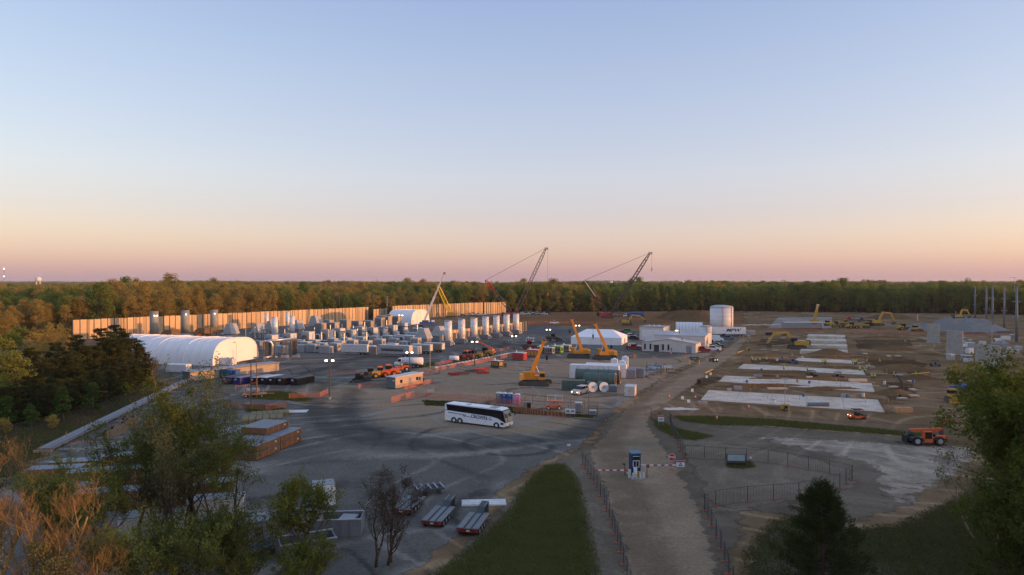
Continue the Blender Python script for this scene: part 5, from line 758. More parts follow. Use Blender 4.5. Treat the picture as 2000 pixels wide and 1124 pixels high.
def dozer(p, rz, m, label, s=1., name='bulldozer'):
    t = thing(name, label, 'bulldozer', p, rz); track(t, -1.9, 1.9, -.95, .55, 1.1); track(t, -1.9, 1.9, .95, .55, 1.1); part(t, 'hood', m, bx(.8, 0, .9, 2.2, 1.3, 1.0)); c = part(t, 'cab', m, bx(-.8, 0, .9, 1.5, 1.5, 2.0, tx=.1, ty=.1)); part(c, 'window', GLASS, bx(-.8, 0, 1.9, 1.56, 1.5, .75)); part(t, 'blade', m, ex([(2.4, .1), (2.6, .15), (2.45, .6), (2.6, 1.2), (2.4, 1.2), (2.25, .6)], -1.8, 1.8)); part(t, 'push_arm', DGREY, bx(1.4, -1.3, .45, 2.2, .15, .25), bx(1.4, 1.3, .45, 2.2, .15, .25)); part(t, 'exhaust', BLACK, cy((1.0, .3, 1.9), (1.0, .3, 2.6), .08, n=6)); t.scale = (s, s, s); return t
dozer(G(1862, 786), R(-100), YELLOW, 'small yellow bulldozer beside the blue canopy', .95)
def loader(p, rz, m, label, s=1., arm=True, name='wheel_loader', m2=None):
    t = thing(name, label, 'loader', p, rz); wheels(t, [(x, y) for x in (-1.5, 1.5) for y in (-1., 1.)], .7, .5, m2 or YELLOW); part(t, 'rear_body', m, bx(-1.7, 0, .8, 2.4, 1.7, 1.1)); part(t, 'front_frame', m, bx(1.1, 0, .6, 1.8, 1.2, .8)); c = part(t, 'cab', m2 or DGREY, bx(-.2, 0, .9, 1.4, 1.4, 2.1, tx=.08)); part(c, 'window', GLASS, bx(-.2, 0, 1.8, 1.46, 1.46, .9))
    if arm: part(t, 'lift_arm', m, bar((.5, -.5, 1.6), (2.8, -.5, .8), .2, .35), bar((.5, .5, 1.6), (2.8, .5, .8), .2, .35)); part(t, 'bucket', DGREY, ex([(2.6, .2), (3.7, .1), (3.75, .2), (3.0, .6), (2.8, 1.2), (2.5, 1.2)], -1.3, 1.3))
    t.scale = (s, s, s); return t
def skid_steer(p, rz, m, label): t = thing('track_loader', label, 'loader', p, rz); track(t, -1.2, 1.2, -.75, .4, .8); track(t, -1.2, 1.2, .75, .4, .8); part(t, 'body', m, bx(-.3, 0, .5, 2.2, 1.2, 1.0)); c = part(t, 'cage', BLACK, bx(.1, 0, 1.4, 1.2, 1.1, .9)); part(c, 'screen', GLASS, bx(.72, 0, 1.45, .05, 1.0, .8)); part(t, 'arm', m, bar((-1.1, -.7, 1.7), (1.6, -.7, .6), .15, .25), bar((-1.1, .7, 1.7), (1.6, .7, .6), .15, .25)); part(t, 'bucket', DGREY, ex([(1.5, .1), (2.4, .05), (2.0, .6), (1.6, .8)], -.95, .95)); return t
skid_steer(G(700, 747), R(190), BLACK, 'black track loader at the end of the machine row'); skid_steer(G(716, 744), R(190), DGREY, 'dark grey track loader second in the machine row'); loader(G(722, 739), R(200), YELLOW, 'yellow wheel loader behind the black track loaders'); loader(G(741, 737), R(200), ORED, 'orange wheel loader beside the tan site cabin', 1., False, 'roller_tractor', ORED); loader(G(757, 735), R(200), ORED, 'red roofed tractor behind the tan site cabin', 1.1, False, 'tractor', ORED)
def roller(p, rz, label): t = thing('road_roller', label, 'roller', p, rz); part(t, 'drum', GREY, cy((1.3, -.9, .7), (1.3, .9, .7), .7, n=18)); wheels(t, [(-1.3, -.7), (-1.3, .7)], .7, .45, OFFW); part(t, 'body', ORED, bx(-1., 0, .9, 2.2, 1.5, .8)); part(t, 'drum_frame', ORED, bx(1.2, 0, 1.4, 1.4, 2.0, .2)); part(t, 'canopy', DGREY, bx(-.3, 0, 2.5, 1.6, 1.5, .1), *[bx(-.3 + a, b, 1.6, .08, .08, .9) for a in (-.7, .7) for b in (-.6, .6)]); return t
roller(G(772, 731), R(200), 'road roller with dark canopy behind the tan cabin'); roller(G(785, 726), R(200), 'road roller closest to the tanker lorry')
def truck(p, rz, cab_m, label, kind='tank', body_m=None, L0=7., name='lorry'):
    t = thing(name, label, 'lorry', p, rz); part(t, 'chassis', DGREY, bx(0, 0, .6, L0 + 2.4, .9, .3)); c = part(t, 'cab', cab_m, ex([(L0 / 2 + .2, .7), (L0 / 2 + 2.6, .7), (L0 / 2 + 2.6, 1.6), (L0 / 2 + 1.7, 1.75), (L0 / 2 + 1.4, 2.8), (L0 / 2 + .2, 2.8)], -1.15, 1.15)); part(c, 'window', GLASS, ex([(L0 / 2 + .5, 1.8), (L0 / 2 + 1.6, 1.8), (L0 / 2 + 1.35, 2.6), (L0 / 2 + .5, 2.6)], -1.18, 1.18), bar((L0 / 2 + 1.72, 0, 1.85), (L0 / 2 + 1.46, 0, 2.65), 1.9, .06)); wheels(t, [(L0 / 2 + 1.8, s) for s in (-1, 1)] + [(-L0 / 2 + .8 + 1.3 * k, s) for k in range(2) for s in (-1, 1)], .52, .4)
    if kind == 'tank': part(t, 'tank', body_m or WHITE, cy((-L0 / 2 - .3, 0, 2.0), (L0 / 2, 0, 2.0), 1.1, n=20), smooth=True); part(t, 'saddle', DGREY, bx(-.2, 0, .9, L0 - .6, 1.0, .4)); part(t, 'catwalk', GREY, bx(-.2, 0, 3.1, L0 * .7, .5, .06))
    elif kind == 'box': part(t, 'box_body', body_m or WHITE, bx(-.2, 0, .95, L0, 2.5, 2.6)); part(t, 'rear_door', GREY, bx(-L0 / 2 - .23, 0, 1.0, .06, 2.3, 2.4))
    else: part(t, 'flatbed', body_m or WOOD, bx(-.2, 0, .95, L0, 2.4, .18)); part(t, 'headboard', DGREY, bx(L0 / 2 - .3, 0, 1.1, .1, 2.3, 1.)); part(t, 'load', GREY, bx(-1, 0, 1.13, L0 * .5, 1.8, .7))
    return t
truck(G(806, 718), R(172), WHITE, 'white tanker lorry beside the machine row', 'tank', None, 5.6); truck(G(1240, 620), R(180), WHITE, 'lorry with long blue and white box parked at the forest edge', 'box', BLUE, 12); truck(G(1207, 619), R(0), SAFE, 'orange dump lorry beside the blue box lorry', 'flat', RUST)
def boom_lift(p, rz, label, m=ORED): t = thing('boom_lift', label, 'boom lift', p, rz); wheels(t, [(x, y) for x in (-1.2, 1.2) for y in (-1., 1.)], .5, .4, OFFW); part(t, 'chassis', m, bx(0, 0, .5, 3.4, 1.7, .5)); part(t, 'turret', m, bx(0, 0, 1.0, 2.4, 1.8, .9)); part(t, 'boom', m, bar((.8, 0, 2.0), (-5.2, 0, 4.2), .45, .5)); b = part(t, 'basket', DGREY, bx(-5.8, 0, 3.6, .9, 1.8, .15), *[bx(-5.8 + a, c, 3.7, .06, .06, 1.0) for a in (-.42, .42) for c in (-.85, .85)]); part(b, 'rail', DGREY, bx(-5.8, -.85, 4.7, .9, .06, .06), bx(-5.8, .85, 4.7, .9, .06, .06)); return t
boom_lift(G(958, 692), R(-28), 'orange boom lift with its arm stretched over the yellow loader'); loader(G(946, 697), R(165), YELLOW, 'yellow wheel loader under the orange boom lift', 1.15); loader(G(925, 701), R(165), YELLOW, 'yellow backhoe left of the orange boom lift', 1.05, True, 'backhoe'); loader(G(908, 704), R(165), BRICKR, 'dark red telehandler parked left of the yellow backhoe', 1.1, True, 'telehandler', ORED); loader(G(915, 700), R(190), ORED, 'orange forklift between backhoe and telehandler', .9, True, 'forklift', ORED)
def small_tank(px, py): t = thing('water_bowser', 'small white tank trailer beside the long netting', 'tank', G(px, py), R(-10)); part(t, 'tank', WHITE, cy((-1.5, 0, 1.2), (1.5, 0, 1.2), .75, n=16), smooth=True); part(t, 'frame', DGREY, bx(0, 0, .35, 3.6, 1.3, .2)); wheels(t, [(0, -.8), (0, .8)], .38, .3); part(t, 'drawbar', DGREY, bx(-2.4, 0, .4, 1.6, .12, .12))
small_tank(887, 707)
def genset(p, rz, s, m, label, m2=None, name='generator'):
    t = thing(name, label, 'generator', p, rz); part(t, 'housing', m, bx(0, 0, .4, *s)); part(t, 'roof', OFFW, bx(0, 0, s[2] + .4, s[0] + .1, s[1] + .1, .1)); part(t, 'skid', DGREY, bx(0, 0, .1, s[0], s[1] * .9, .3)); wheels(t, [(-.5, -s[1] / 2 + .1), (.5, -s[1] / 2 + .1), (-.5, s[1] / 2 - .1), (.5, s[1] / 2 - .1)], .35, .2); part(t, 'exhaust', OFFW, cy((-s[0] * .3, 0, s[2] + .4), (-s[0] * .3, 0, s[2] + 1.1), .22, n=8)); [part(t, 'louvre_panel', m2 or DGREY, bx(-s[0] * .3 + k * s[0] * .3, -s[1] / 2 - .03, .8, s[0] * .22, .06, s[2] * .65)) for k in range(3)]; part(t, 'end_grille', m2 or DGREY, bx(s[0] / 2 + .03, 0, .8, .06, s[1] * .7, s[2] * .6)); return t
genset(G(971, 719), R(-40), (3.0, 2.2, 1.8), BLACK, 'black generator with white roof beside the red gensets', mat('amber_panel', (.35, .2, .06), .6)); genset(G(1015, 704), R(-30), (4.2, 2.4, 2.1), RED, 'red generator box with white skirt', BRICKR); genset(G(1042, 698), R(-25), (4.0, 2.4, 2.2), mat('carmine', (.5, .05, .05), .5), 'red generator with yellow top lettering band behind the red box', YELLOW); genset(G(1089, 690), R(-30), (3.6, 2.4, 2.2), LTGRN, 'lime green generator left of the orange cranes', DGREY); genset(G(1074, 692), R(-30), (3.0, 2.2, 2.0), GREY, 'grey generator between the red and lime green ones'); genset(G(1106, 687), R(-30), (3.4, 2.2, 2.0), TAN, 'tan generator close to the marquee tent'); genset(G(1059, 690), R(-30), (3.0, 2., 1.9), BROWN, 'brown compressor behind the red generators'); genset(G(1036, 669), R(-20), (3.4, 2., 1.4), WHITE, 'white compressor at the end of the silver stacks')
def steel_bundle(p, rz, label, m, L0=4., n=5, name='steel_section'): t = thing(name, label, 'steel', p, rz); [part(t, 'beam', m, bx(0, -.9 + k * 1.8 / n, .25, L0, .18, .35)) for k in range(n)]; part(t, 'bearer', WOOD, bx(-L0 * .3, 0, .0, .2, 2.2, .25), bx(L0 * .3, 0, 0, .2, 2.2, .25)); part(t, 'cross_brace', m, bar((-L0 / 2, -.9, .66), (L0 / 2, .9, .66), .12)); return t
steel_bundle(G(887, 733), R(-15), 'red and yellow steel frame lying left on the open yard', RED, 3.2, 4); steel_bundle(G(905, 731), R(-10), 'rusty steel beams lying between the red frames', RUST, 3.4, 3); steel_bundle(G(940, 724), R(10), 'long red steel boom section on the open yard', RED, 4.4, 4); steel_bundle(G(942, 730), R(14), 'red steel section in front of the long red boom section', RED, 3.6, 3); steel_bundle(G(922, 727), R(-5), 'dark steel plates between the red sections', DGREY, 3.8, 4)
loader(G(1035, 683), R(0), DGREY, 'dark flatbed machine behind the red generators', 1.2, False, 'dumper', BRICKR); loader(G(1081, 667), R(0), BROWN, 'brown dumper before the dark rubble heap', 1.2, True, 'dumper', BROWN)
# ---- the parts lying in the yard
def site_cabin(): a, b = G(772.5, 761), G(823, 751); rz = math.atan2(b[1] - a[1], b[0] - a[0]); t = thing('site_cabin', 'tan site cabin trailer with shaded end coloured grey beside orange netting', 'cabin', a, rz); L0 = math.dist(a, b) + .6; part(t, 'body', mat('cabin_tan', (.44, .33, .25), .7, var=.08), bx(L0 / 2, 1.5, .25, L0, 3., 2.6)); part(t, 'end_wall', mat('cabin_shaded', (.13, .15, .155), .6), bx(-.04, 1.5, .25, .08, 2.96, 2.55)); part(t, 'roof', OFFW, bx(L0 / 2, 1.5, 2.85, L0 + .3, 3.3, .12)); part(t, 'plinth', DGREY, bx(L0 / 2, 1.5, 0, L0 - .4, 2.7, .25)); d = part(t, 'door', GREY, bx(L0 * .52, -.03, .3, .95, .06, 2.0)); part(d, 'step', GREY, bx(L0 * .52, -.5, 0, 1.1, .8, .3)); [part(t, 'window', GLASS, bx(L0 * f, -.03, 1.3, .8, .06, .8)) for f in (.2, .78)]; part(t, 'air_unit', GREY, bx(L0 * .9, -.25, 1.2, .9, .5, .8)); part(t, 'notice', OFFW, bx(-.09, .5, 1.9, .03, .6, .4))  # the end wall's shade is put into its dark grey colour
site_cabin()
AX = R(-15)
def white_box(p, label, L0=13., W0=3., H0=3.8, m=WHITE): t = thing('crated_module', label, 'module', p, AX); part(t, 'wrapping', m, bx(-L0 / 2, W0 / 2, .2, L0, W0, H0 - .2)); part(t, 'end_cap', mat('wrap_end', (.74, .70, .69), .6), bx(.02, W0 / 2, .25, .06, W0 - .1, H0 - .35)); part(t, 'skid', WOOD, bx(-L0 / 2, W0 / 2, 0, L0 - .4, W0 - .3, .2)); [part(t, 'strap', PALE, bx(-L0 * k / 5, -.012, .25, .1, .024, H0 - .3)) for k in range(1, 5)]
white_box((28.0, 179.5), 'long white wrapped module behind the green duct sections'); white_box((30.6, 183.2), 'white wrapped module behind the longest white one', 11., 3., 3.7)
container((PX(1238, 186), 186), AX, 5.5, 2.5, 2.6, SHADE, 'grey container right of the white wrapped modules'); container((PX(1226, 184), 184.5), AX, 4.5, 2.3, 2.5, GREY, 'dark grey container squeezed beside the white modules')
def duct_section(p, L0, r, label, flange=True): t = thing('duct_section', label, 'duct', p, AX); part(t, 'shell', DKGRN, cy((-L0, 0, r + .2), (0, 0, r + .2), r, n=28, cap=False), smooth=True); part(t, 'liner', BLACK, cy((-L0 + .02, 0, r + .2), (-.02, 0, r + .2), r - .12, n=28, cap=False), smooth=True); part(t, 'rear_plate', DKGRN, cy((-L0 - .02, 0, r + .2), (-L0, 0, r + .2), r, n=28)); part(t, 'flange', mat('flange_rust', (.42, .27, .17), .7), *[ex([((r + .16) * math.cos(a), r + .2 + (r + .16) * math.sin(a)), ((r + .16) * math.cos(b), r + .2 + (r + .16) * math.sin(b)), ((r - .16) * math.cos(b), r + .2 + (r - .16) * math.sin(b)), ((r - .16) * math.cos(a), r + .2 + (r - .16) * math.sin(a))], -.05, .12, 'x') for a, b in [(2 * math.pi * k / 28, 2 * math.pi * (k + 1) / 28) for k in range(28)]]); [part(t, 'stiffener', DKGRN if k != 2 else RUST, cy((-L0 * k / 4 - .08, 0, r + .2), (-L0 * k / 4 + .08, 0, r + .2), r + .12, n=28, cap=False)) for k in range(1, 5)]; part(t, 'cradle', WOOD, bx(-L0 * .2, 0, 0, .4, r * 1.7, .45), bx(-L0 * .8, 0, 0, .4, r * 1.7, .45)); [part(t, 'lug', DGREY, bar((-L0 * f, -.3, 2 * r + .2), (-L0 * f - .3, -.5, 2 * r + 1.0), .08)) for f in (.35, .95)]
x, y = G(1203, 758); duct_section((x, y + 1), 7.6, 1.62, 'wide green duct section with open flanged end in front'); x, y = G(1212, 751); duct_section((x, y + 1), 11.2, 1.65, 'longer green duct section behind the front one')
def capped(px, py, label): t = thing('capped_pipe', label, 'pipe', G(px, py), R(10)); part(t, 'shell', DKGRN, cy((0, -.2, 1.15), (0, 2.8, 1.15), 1.05, n=24), smooth=True); part(t, 'cap', WHITE, cy((0, -.36, 1.15), (0, -.2, 1.15), 1.18, n=24)); part(t, 'cradle', WOOD, bx(0, .4, 0, 1.6, .3, .3), bx(0, 2., 0, 1.6, .3, .3)); [part(t, 'cap_weld', PALE, cy((0, -.375, 1.15), (0, -.36, 1.15), .35, n=12))]
capped(1157, 765.5, 'green pipe end with white cap left of its twin'); capped(1179, 765.5, 'green pipe end with white cap beside the small blue grey box')
def ribbed(): p = G(1120, 764); t = thing('ribbed_crate', 'dark green ribbed steel crate beside the capped pipes', 'crate', p, R(-4)); part(t, 'body', DKGRN, bx(0, 1.2, .15, 5.6, 2.4, 2.3)); [part(t, 'rib', DKGRN, bx(-2.6 + .75 * k, -.04, .15, .16, .12, 2.3)) for k in range(8)]; part(t, 'strap', RUST, bx(-.2, 1.2, 2.45, .1, 2.5, .03), bx(1.6, 1.2, 2.45, .1, 2.5, .03)); part(t, 'skid', WOOD, bx(0, 1.2, 0, 5.2, 2.2, .15))
ribbed()
t = thing('steel_tote', 'small blue grey steel tote with notched lid', 'tote', G(1197, 767), R(-8)); part(t, 'body', mat('tote_blue', (.10, .14, .17), .6), bx(0, 1, .1, 1.9, 1.6, 1.3)); part(t, 'lid', GREY, bx(0, 1, 1.4, 1.7, 1.4, .3, 0, .25, .1)); part(t, 'foot', DGREY, bx(-.7, 1, 0, .3, 1.4, .1), bx(.7, 1, 0, .3, 1.4, .1))
t = thing('storage_shed', 'small beige square shed with sunlit side beside the road', 'shed', G(1219.5, 775), R(-16)); part(t, 'body', BEIGE, bx(1.15, 2., .12, 2.3, 4., 2.1)); part(t, 'roof', OFFW, bx(1.15, 2., 2.22, 2.4, 4.1, .1)); part(t, 'skid', DGREY, bx(1.15, 2, 0, 2.2, 3.8, .12)); d = part(t, 'door', OFFW, bx(.6, -.03, .2, .8, .06, 1.8)); part(d, 'handle', DGREY, bx(.9, -.08, 1.1, .08, .06, .2)); part(t, 'notice', WHITE, bx(.15, -.05, 1.1, .3, .05, .45))
def rack(p, rz, label, m, n=4): t = thing('pipe_stillage', label, 'stillage', p, rz, None); [part(t, 'pipe', m, cy((-1.6, -.7 + .4 * k, .6 + .3 * (k % 2)), (1.6, -.7 + .4 * k, .6 + .3 * (k % 2)), .17, n=8)) for k in range(n)]; part(t, 'frame', DGREY, *[bx(x, y, 0, .1, .1, 1.5) for x in (-1.3, 1.3) for y in (-.95, .95)], bx(-1.3, 0, .35, .1, 1.9, .1), bx(1.3, 0, .35, .1, 1.9, .1)); return t
for i, (px, py, m, lb) in enumerate(((1254, 736, GALV, 'stillage of silver pipes at the near corner of the pipe store'), (1268, 733, PALE, 'stillage of pale pipes second along the pipe store'), (1282, 731, WOOD, 'wooden stillage of boards in the pipe store'), (1262, 727, GREY, 'stillage of grey pipes behind the silver ones'), (1277, 724, GALV, 'stillage of silver pipes behind the wooden one'), (1292, 727, SHADE, 'stillage of dull pipes near the yellow bollards'), (1290, 720, GREY, 'stillage of grey pipes at the far row of the pipe store'), (1304, 722, OFFW, 'stillage of white pipes at the end of the pipe store'), (1272, 718, PALE, 'stillage of pale pipes at the back of the pipe store'))): rack(G(px, py), AX + .1 * math.sin(i * 3), lb, m)
for px, py in ((1215, 727), (1200, 722), (1221, 716)): t = thing('storage_cube', 'small white storage cube on the white modules side', 'cube', (PX(px, 190 + (727 - py)), 190 + (727 - py)), AX, 'white cubes behind the modules'); part(t, 'tank', WHITE, bx(0, 0, .15, 1.8, 1.6, 3.8)); part(t, 'lid', WHITE, bx(0, 0, 3.95, 1., 1., .3, 0, .2, .2)); part(t, 'pallet', WOOD, bx(0, 0, 0, 1.8, 1.6, .15))
t = thing('steel_channel', 'dark steel channel with a timber block lying on the open yard', 'steel', G(1232, 699), R(10)); part(t, 'channel', DGREY, bx(-1.5, 0, 0, 4, .5, .4)); part(t, 'block', RUST, bx(1.4, .5, 0, 1.2, 1., 1.1))
# ================================================================== coach, cars, gate, fences, people
def coach():
    a, b = G(869, 824), G(977, 838); rz = math.atan2(b[1] - a[1], b[0] - a[0]); L0, W0, H0 = 13.2, 2.6, 3.45; c = (a[0] + math.cos(rz) * L0 / 2 - math.sin(rz) * 1.3, a[1] + math.sin(rz) * L0 / 2 + math.cos(rz) * 1.3)
    t = thing('coach_bus', 'white touring coach with black window band and blue swoosh', 'bus', c, rz); h = L0 / 2; bw = mat('coach_white', (.78, .78, .80), .28, var=.04, spec=.5); y = W0 / 2
    lower = [(-h, .35), (h - .25, .35), (h, .5), (h + .05, 1.05), (h - .5, 1.25), (h - 1.6, 1.75), (h - 3.2, 2.0), (-h + .55, 2.2), (-h + .25, 3.3), (-h, 3.3)]; part(t, 'lower_body', bw, ex(lower, -y, y)); part(t, 'window_band', mat('coach_glass', (.008, .009, .012), .12, spec=.6, var=.02), ex([(-h + .56, 2.2), (h - 3.2, 2.0), (h - 1.6, 1.75), (h - .5, 1.26), (h - .02, 1.1), (h - .35, 2.4), (h - .8, 3.2), (-h + .27, 3.3)], -y + .015, y - .015)); part(t, 'roof', bw, ex([(-h, 3.3), (h - .85, 3.2), (h - 1.2, 3.42), (h - 2., H0), (-h + .2, H0)], -y + .05, y - .05)); part(t, 'roof_unit', PALE, bx(h - 3., 0, H0, 1.3, 1.6, .12)); part(t, 'roof_hatch', PALE, bx(-2, 0, H0, .8, .8, .05))
    ws = part(t, 'windscreen', mat('screen_glass', (.10, .115, .12), .06, spec=.8, var=.02), bar((h - .03, 0, 1.25), (h - .62, 0, 3.05), 2.4, .05)); part(ws, 'wiper', BLACK, bar((h + .02, -.5, 1.3), (h - .22, -.2, 2.0), .05))
    wheels(t, [(h - 1.9, s * (y - .17)) for s in (-1, 1)] + [(-h + 3.4 - 1.35 * k, s * (y - .17)) for k in range(2) for s in (-1, 1)], .52, .36, OFFW); [part(t, 'wheel_arch', BLACK, ex([(x + .68 * math.cos(R(q)), .40 + .68 * math.sin(R(q))) for q in range(0, 181, 20)], -y - .004, -y + .1)) for x in (h - 1.9, -h + 3.4, -h + 2.05)]
    [part(t, 'headlight', mat('head_lens', (.5, .5, .5), .2), bx(h - .02, s * .95, .7, .08, .4, .2)) for s in (-1, 1)]; part(t, 'side_vent', BLACK, bx(h - .75, -y - .01, .75, .6, .03, .35)); part(t, 'plate', DGREY, bx(h + .05, .2, .55, .03, .4, .14)); [part(t, 'mirror', BLACK, bar((h - .5, s * y, 2.9), (h + .25, s * (y + .25), 2.6), .08), bx(h + .25, s * (y + .25), 2.1, .12, .25, .5)) for s in (-1, 1)]
    blu = mat('swoosh_blue', (.03, .055, .17), .4); sw = [(-h + .75, 1.95), (-h + .9, 1.82), (-h + 2.5, 1.80), (-h + 3.9, 1.72), (-h + 4.9, 1.5), (-h + 6., 1.42), (h - 3.6, 1.32), (h - 2.7, 1.35)]; part(t, 'swoosh', blu, *[bar((p[0], -y - .008, p[1]), (q[0], -y - .008, q[1]), .016, .13 - .012 * i) for i, (p, q) in enumerate(zip(sw[:-1], sw[1:]))], bar((-h + .1, -y - .008, 2.28), (-h + .6, -y - .008, 2.25), .016, .12)); part(t, 'emblem', blu, *[bar((x + .28 * math.cos(a_), -y - .008, 1.62 + .2 * math.sin(a_)), (x + .28 * math.cos(a_ + .8), -y - .008, 1.62 + .2 * math.sin(a_ + .8)), .016, .08) for x in (-h + 4.4, h - 3.2) for a_ in [k * .8 for k in range(7)]])
    text(t, 'CROWN', .80, (1.0, -y - .012, 1.62), (math.pi / 2, 0, 0), mat('letter_blue', (.02, .03, .09), .4), bold=.018, sx_=1.12); [part(t, 'side_marker', blu, bx(x, -y - .01, z, .12, .02, .12)) for x, z in ((-h + .4, 1.1), (-h + 1.0, 1.1), (-.9, .95), (.6, .95), (2.4, .95), (h - 1.0, 1.45))]
coach()
def car(p, rz, m, kind, label, group=None, lights=False, s=1.):
    t = thing({'suv': 'parked_car', 'sedan': 'parked_car', 'pickup': 'pickup_truck', 'van': 'van'}[kind], label, {'pickup': 'pickup', 'van': 'van'}.get(kind, 'car'), p, rz, group); h = 2.35
    body = {'suv': [(-h, .3), (h, .3), (h, .75), (h - .15, 1.0), (1.0, 1.12), (-h, 1.15)], 'sedan': [(-h, .28), (h, .28), (h, .65), (h - .1, .85), (1.0, .98), (-h, 1.0)], 'pickup': [(-2.8, .4), (2.7, .4), (2.7, 1.0), (2.5, 1.15), (1.3, 1.22), (-2.8, 1.22)], 'van': [(-2.7, .35), (2.6, .35), (2.6, 1.0), (2.3, 1.25), (1.7, 1.35), (-2.7, 1.35)]}[kind]
    cab = {'suv': [(1.0, 1.11), (.25, 1.68), (-1.9, 1.68), (-2.3, 1.14)], 'sedan': [(.95, .97), (.25, 1.43), (-1.1, 1.43), (-1.9, .99)], 'pickup': [(1.25, 1.21), (.6, 1.85), (-.9, 1.85), (-1.05, 1.21)], 'van': [(1.65, 1.34), (1.0, 2.3), (-2.68, 2.3), (-2.7, 1.34)]}[kind]
    part(t, 'body', m, ex(body, -.92, .92)); part(t, 'cabin', GLASS if kind != 'van' else m, ex(cab, -.8, .8)); tp = max(q[1] for q in cab); xs = [q[0] for q in cab if q[1] == tp]; part(t, 'roof', m, bx(sum(xs) / 2, 0, tp - .02, max(xs) - min(xs) + .1, 1.5, .08)); [part(t, 'pillar', m, bar((x, s_ * .81, 1.15), (x - .05, s_ * .8, tp), .1, .05)) for x in (min(xs) + .15, (max(xs) + min(xs)) / 2) for s_ in (-1, 1)]
    e = body[1][0]; wheels(t, [(x, y) for x in (e - .95, -e + .95) for y in (-.82, .82)], .36 if kind != 'pickup' else .42, .26); [part(t, 'headlight', HEADL if lights else mat('head_lens', (.5, .5, .5), .2), bx(e - .01, y, .62, .06, .3, .16)) for y in (-.65, .65)]; [part(t, 'tail_light', RED, bx(-e + .01, y, .7, .05, .2, .25)) for y in (-.75, .75)]
    if kind == 'pickup': part(t, 'bed_floor', BLACK, bx(-1.95, 0, 1.222, 1.6, 1.5, .01))
    if kind == 'van': part(t, 'windscreen', GLASS, bar((1.66, 0, 1.4), (1.06, 0, 2.2), 1.5, .05))
    t.scale = (s, s, s); return t
SIL = mat('car_silver', (.48, .47, .45), .3, .4, var=.05); CWH = mat('car_white', (.75, .75, .76), .3, var=.04); CBK = mat('car_black', (.02, .02, .022), .3); CRD = mat('car_red', (.28, .02, .025), .3); CGY = mat('car_grey', (.13, .14, .15), .3); CBL = mat('car_blue', (.03, .07, .16), .3)
car(G(1133, 770), R(-125), mat('car_sand', (.55, .48, .44), .35, .2), 'suv', 'pale car driving with headlights on beside the green crate', None, True, 1.1)
for px, py, m, k, lb, rz in ((1237, 683, CRD, 'pickup', 'dark red pickup left of the office', -5), (1240, 680, CWH, 'suv', 'white car hidden behind the dark red pickup', -5), (1372, 688, CRD, 'pickup', 'dark red service truck at the office corner', -20), (1392, 686, CWH, 'pickup', 'white crew pickup parked first beside the office', -22), (1396, 682, CGY, 'suv', 'grey car parked second beside the office', -22), (1401, 679, CBK, 'suv', 'black car parked third beside the office', -22), (1387, 676, BLACK, 'van', 'black van behind the row of parked cars', -22), (1400, 667, CWH, 'van', 'white service van near the small tank', -15), (1414, 661, CBL, 'pickup', 'blue pickup in front of the lettered trailer', 160), (1420, 664, CGY, 'pickup', 'grey pickup beside the lettered trailer', -15), (1240, 664, CBK, 'suv', 'black car left of the workshop', -5), (1233, 660, CWH, 'suv', 'white car left of the workshop', -5), (1236, 656, CGY, 'sedan', 'grey car behind the white one left of the workshop', -5), (1215, 652, CBL, 'sedan', 'blue car behind the marquee tent', -5), (1228, 650, GREEN, 'suv', 'green car behind the marquee tent', -5), (822, 642, CBL, 'pickup', 'blue pickup below the truck crane', 5), (816, 644, CWH, 'suv', 'white car below the truck crane', 5)): car(G(px, py), R(rz), m, k, lb, None, False, 1.1)
f = None
for px, py in [(1022 + 7 * (k % 8), 612.5 + 2.0 * (k // 8) + .3 * (k % 3)) for k in range(16)] + [(918, 616), (925, 615.5), (934, 616.5), (944, 616), (905, 617)]:
    p = G(px, py); m = [CWH, SIL, CWH, CGY][int(px) % 4]; car(p, R(-20 + (px * 7) % 15), m, ['suv', 'pickup', 'sedan'][int(px) % 3], {CWH: 'small white car in the far staff car park', SIL: 'small silver car in the far staff car park', CGY: 'small grey car in the far staff car park'}[m], 'cars in the far car park')
car(G(1083, 633), R(0), CWH, 'pickup', 'lone white pickup on the reddish dirt track'); 
# ---- lettered trailer
p = G(1424, 657); t = semi_trailer(p, R(-3), 15., 4.3, WHITE, 'white box trailer with large blue slanted letters beside the big tank', 2.6); text(t, 'MPW', 2.0, (1.4, -1.31, 2.9), (math.pi / 2, 0, 0), mat('letter_navy', (.012, .02, .05), .4), bold=.05, shear=.35, sx_=1.4)
p = G(1567, 645); t = semi_trailer(p, R(2), 22, 4.4, SHADE, 'grey long box trailer behind the orange netting in the dirt field', 2.6); part(t, 'side_mark', RED, bx(6, -1.31, 3.3, 3.6, .02, .6)); part(t, 'white_frame', WHITE, bx(0, -1.3, 4.0, 21.5, .05, .3), bx(10.6, -1.3, 1.2, .3, .05, 3)); container(G(1450, 656), R(-5), 6, 2.6, 2.8, PALE, 'pale container right of the lettered trailer'); container(G(1466, 655), R(-10), 4, 2.2, 2.4, BEIGE, 'small beige container at the end of the road')
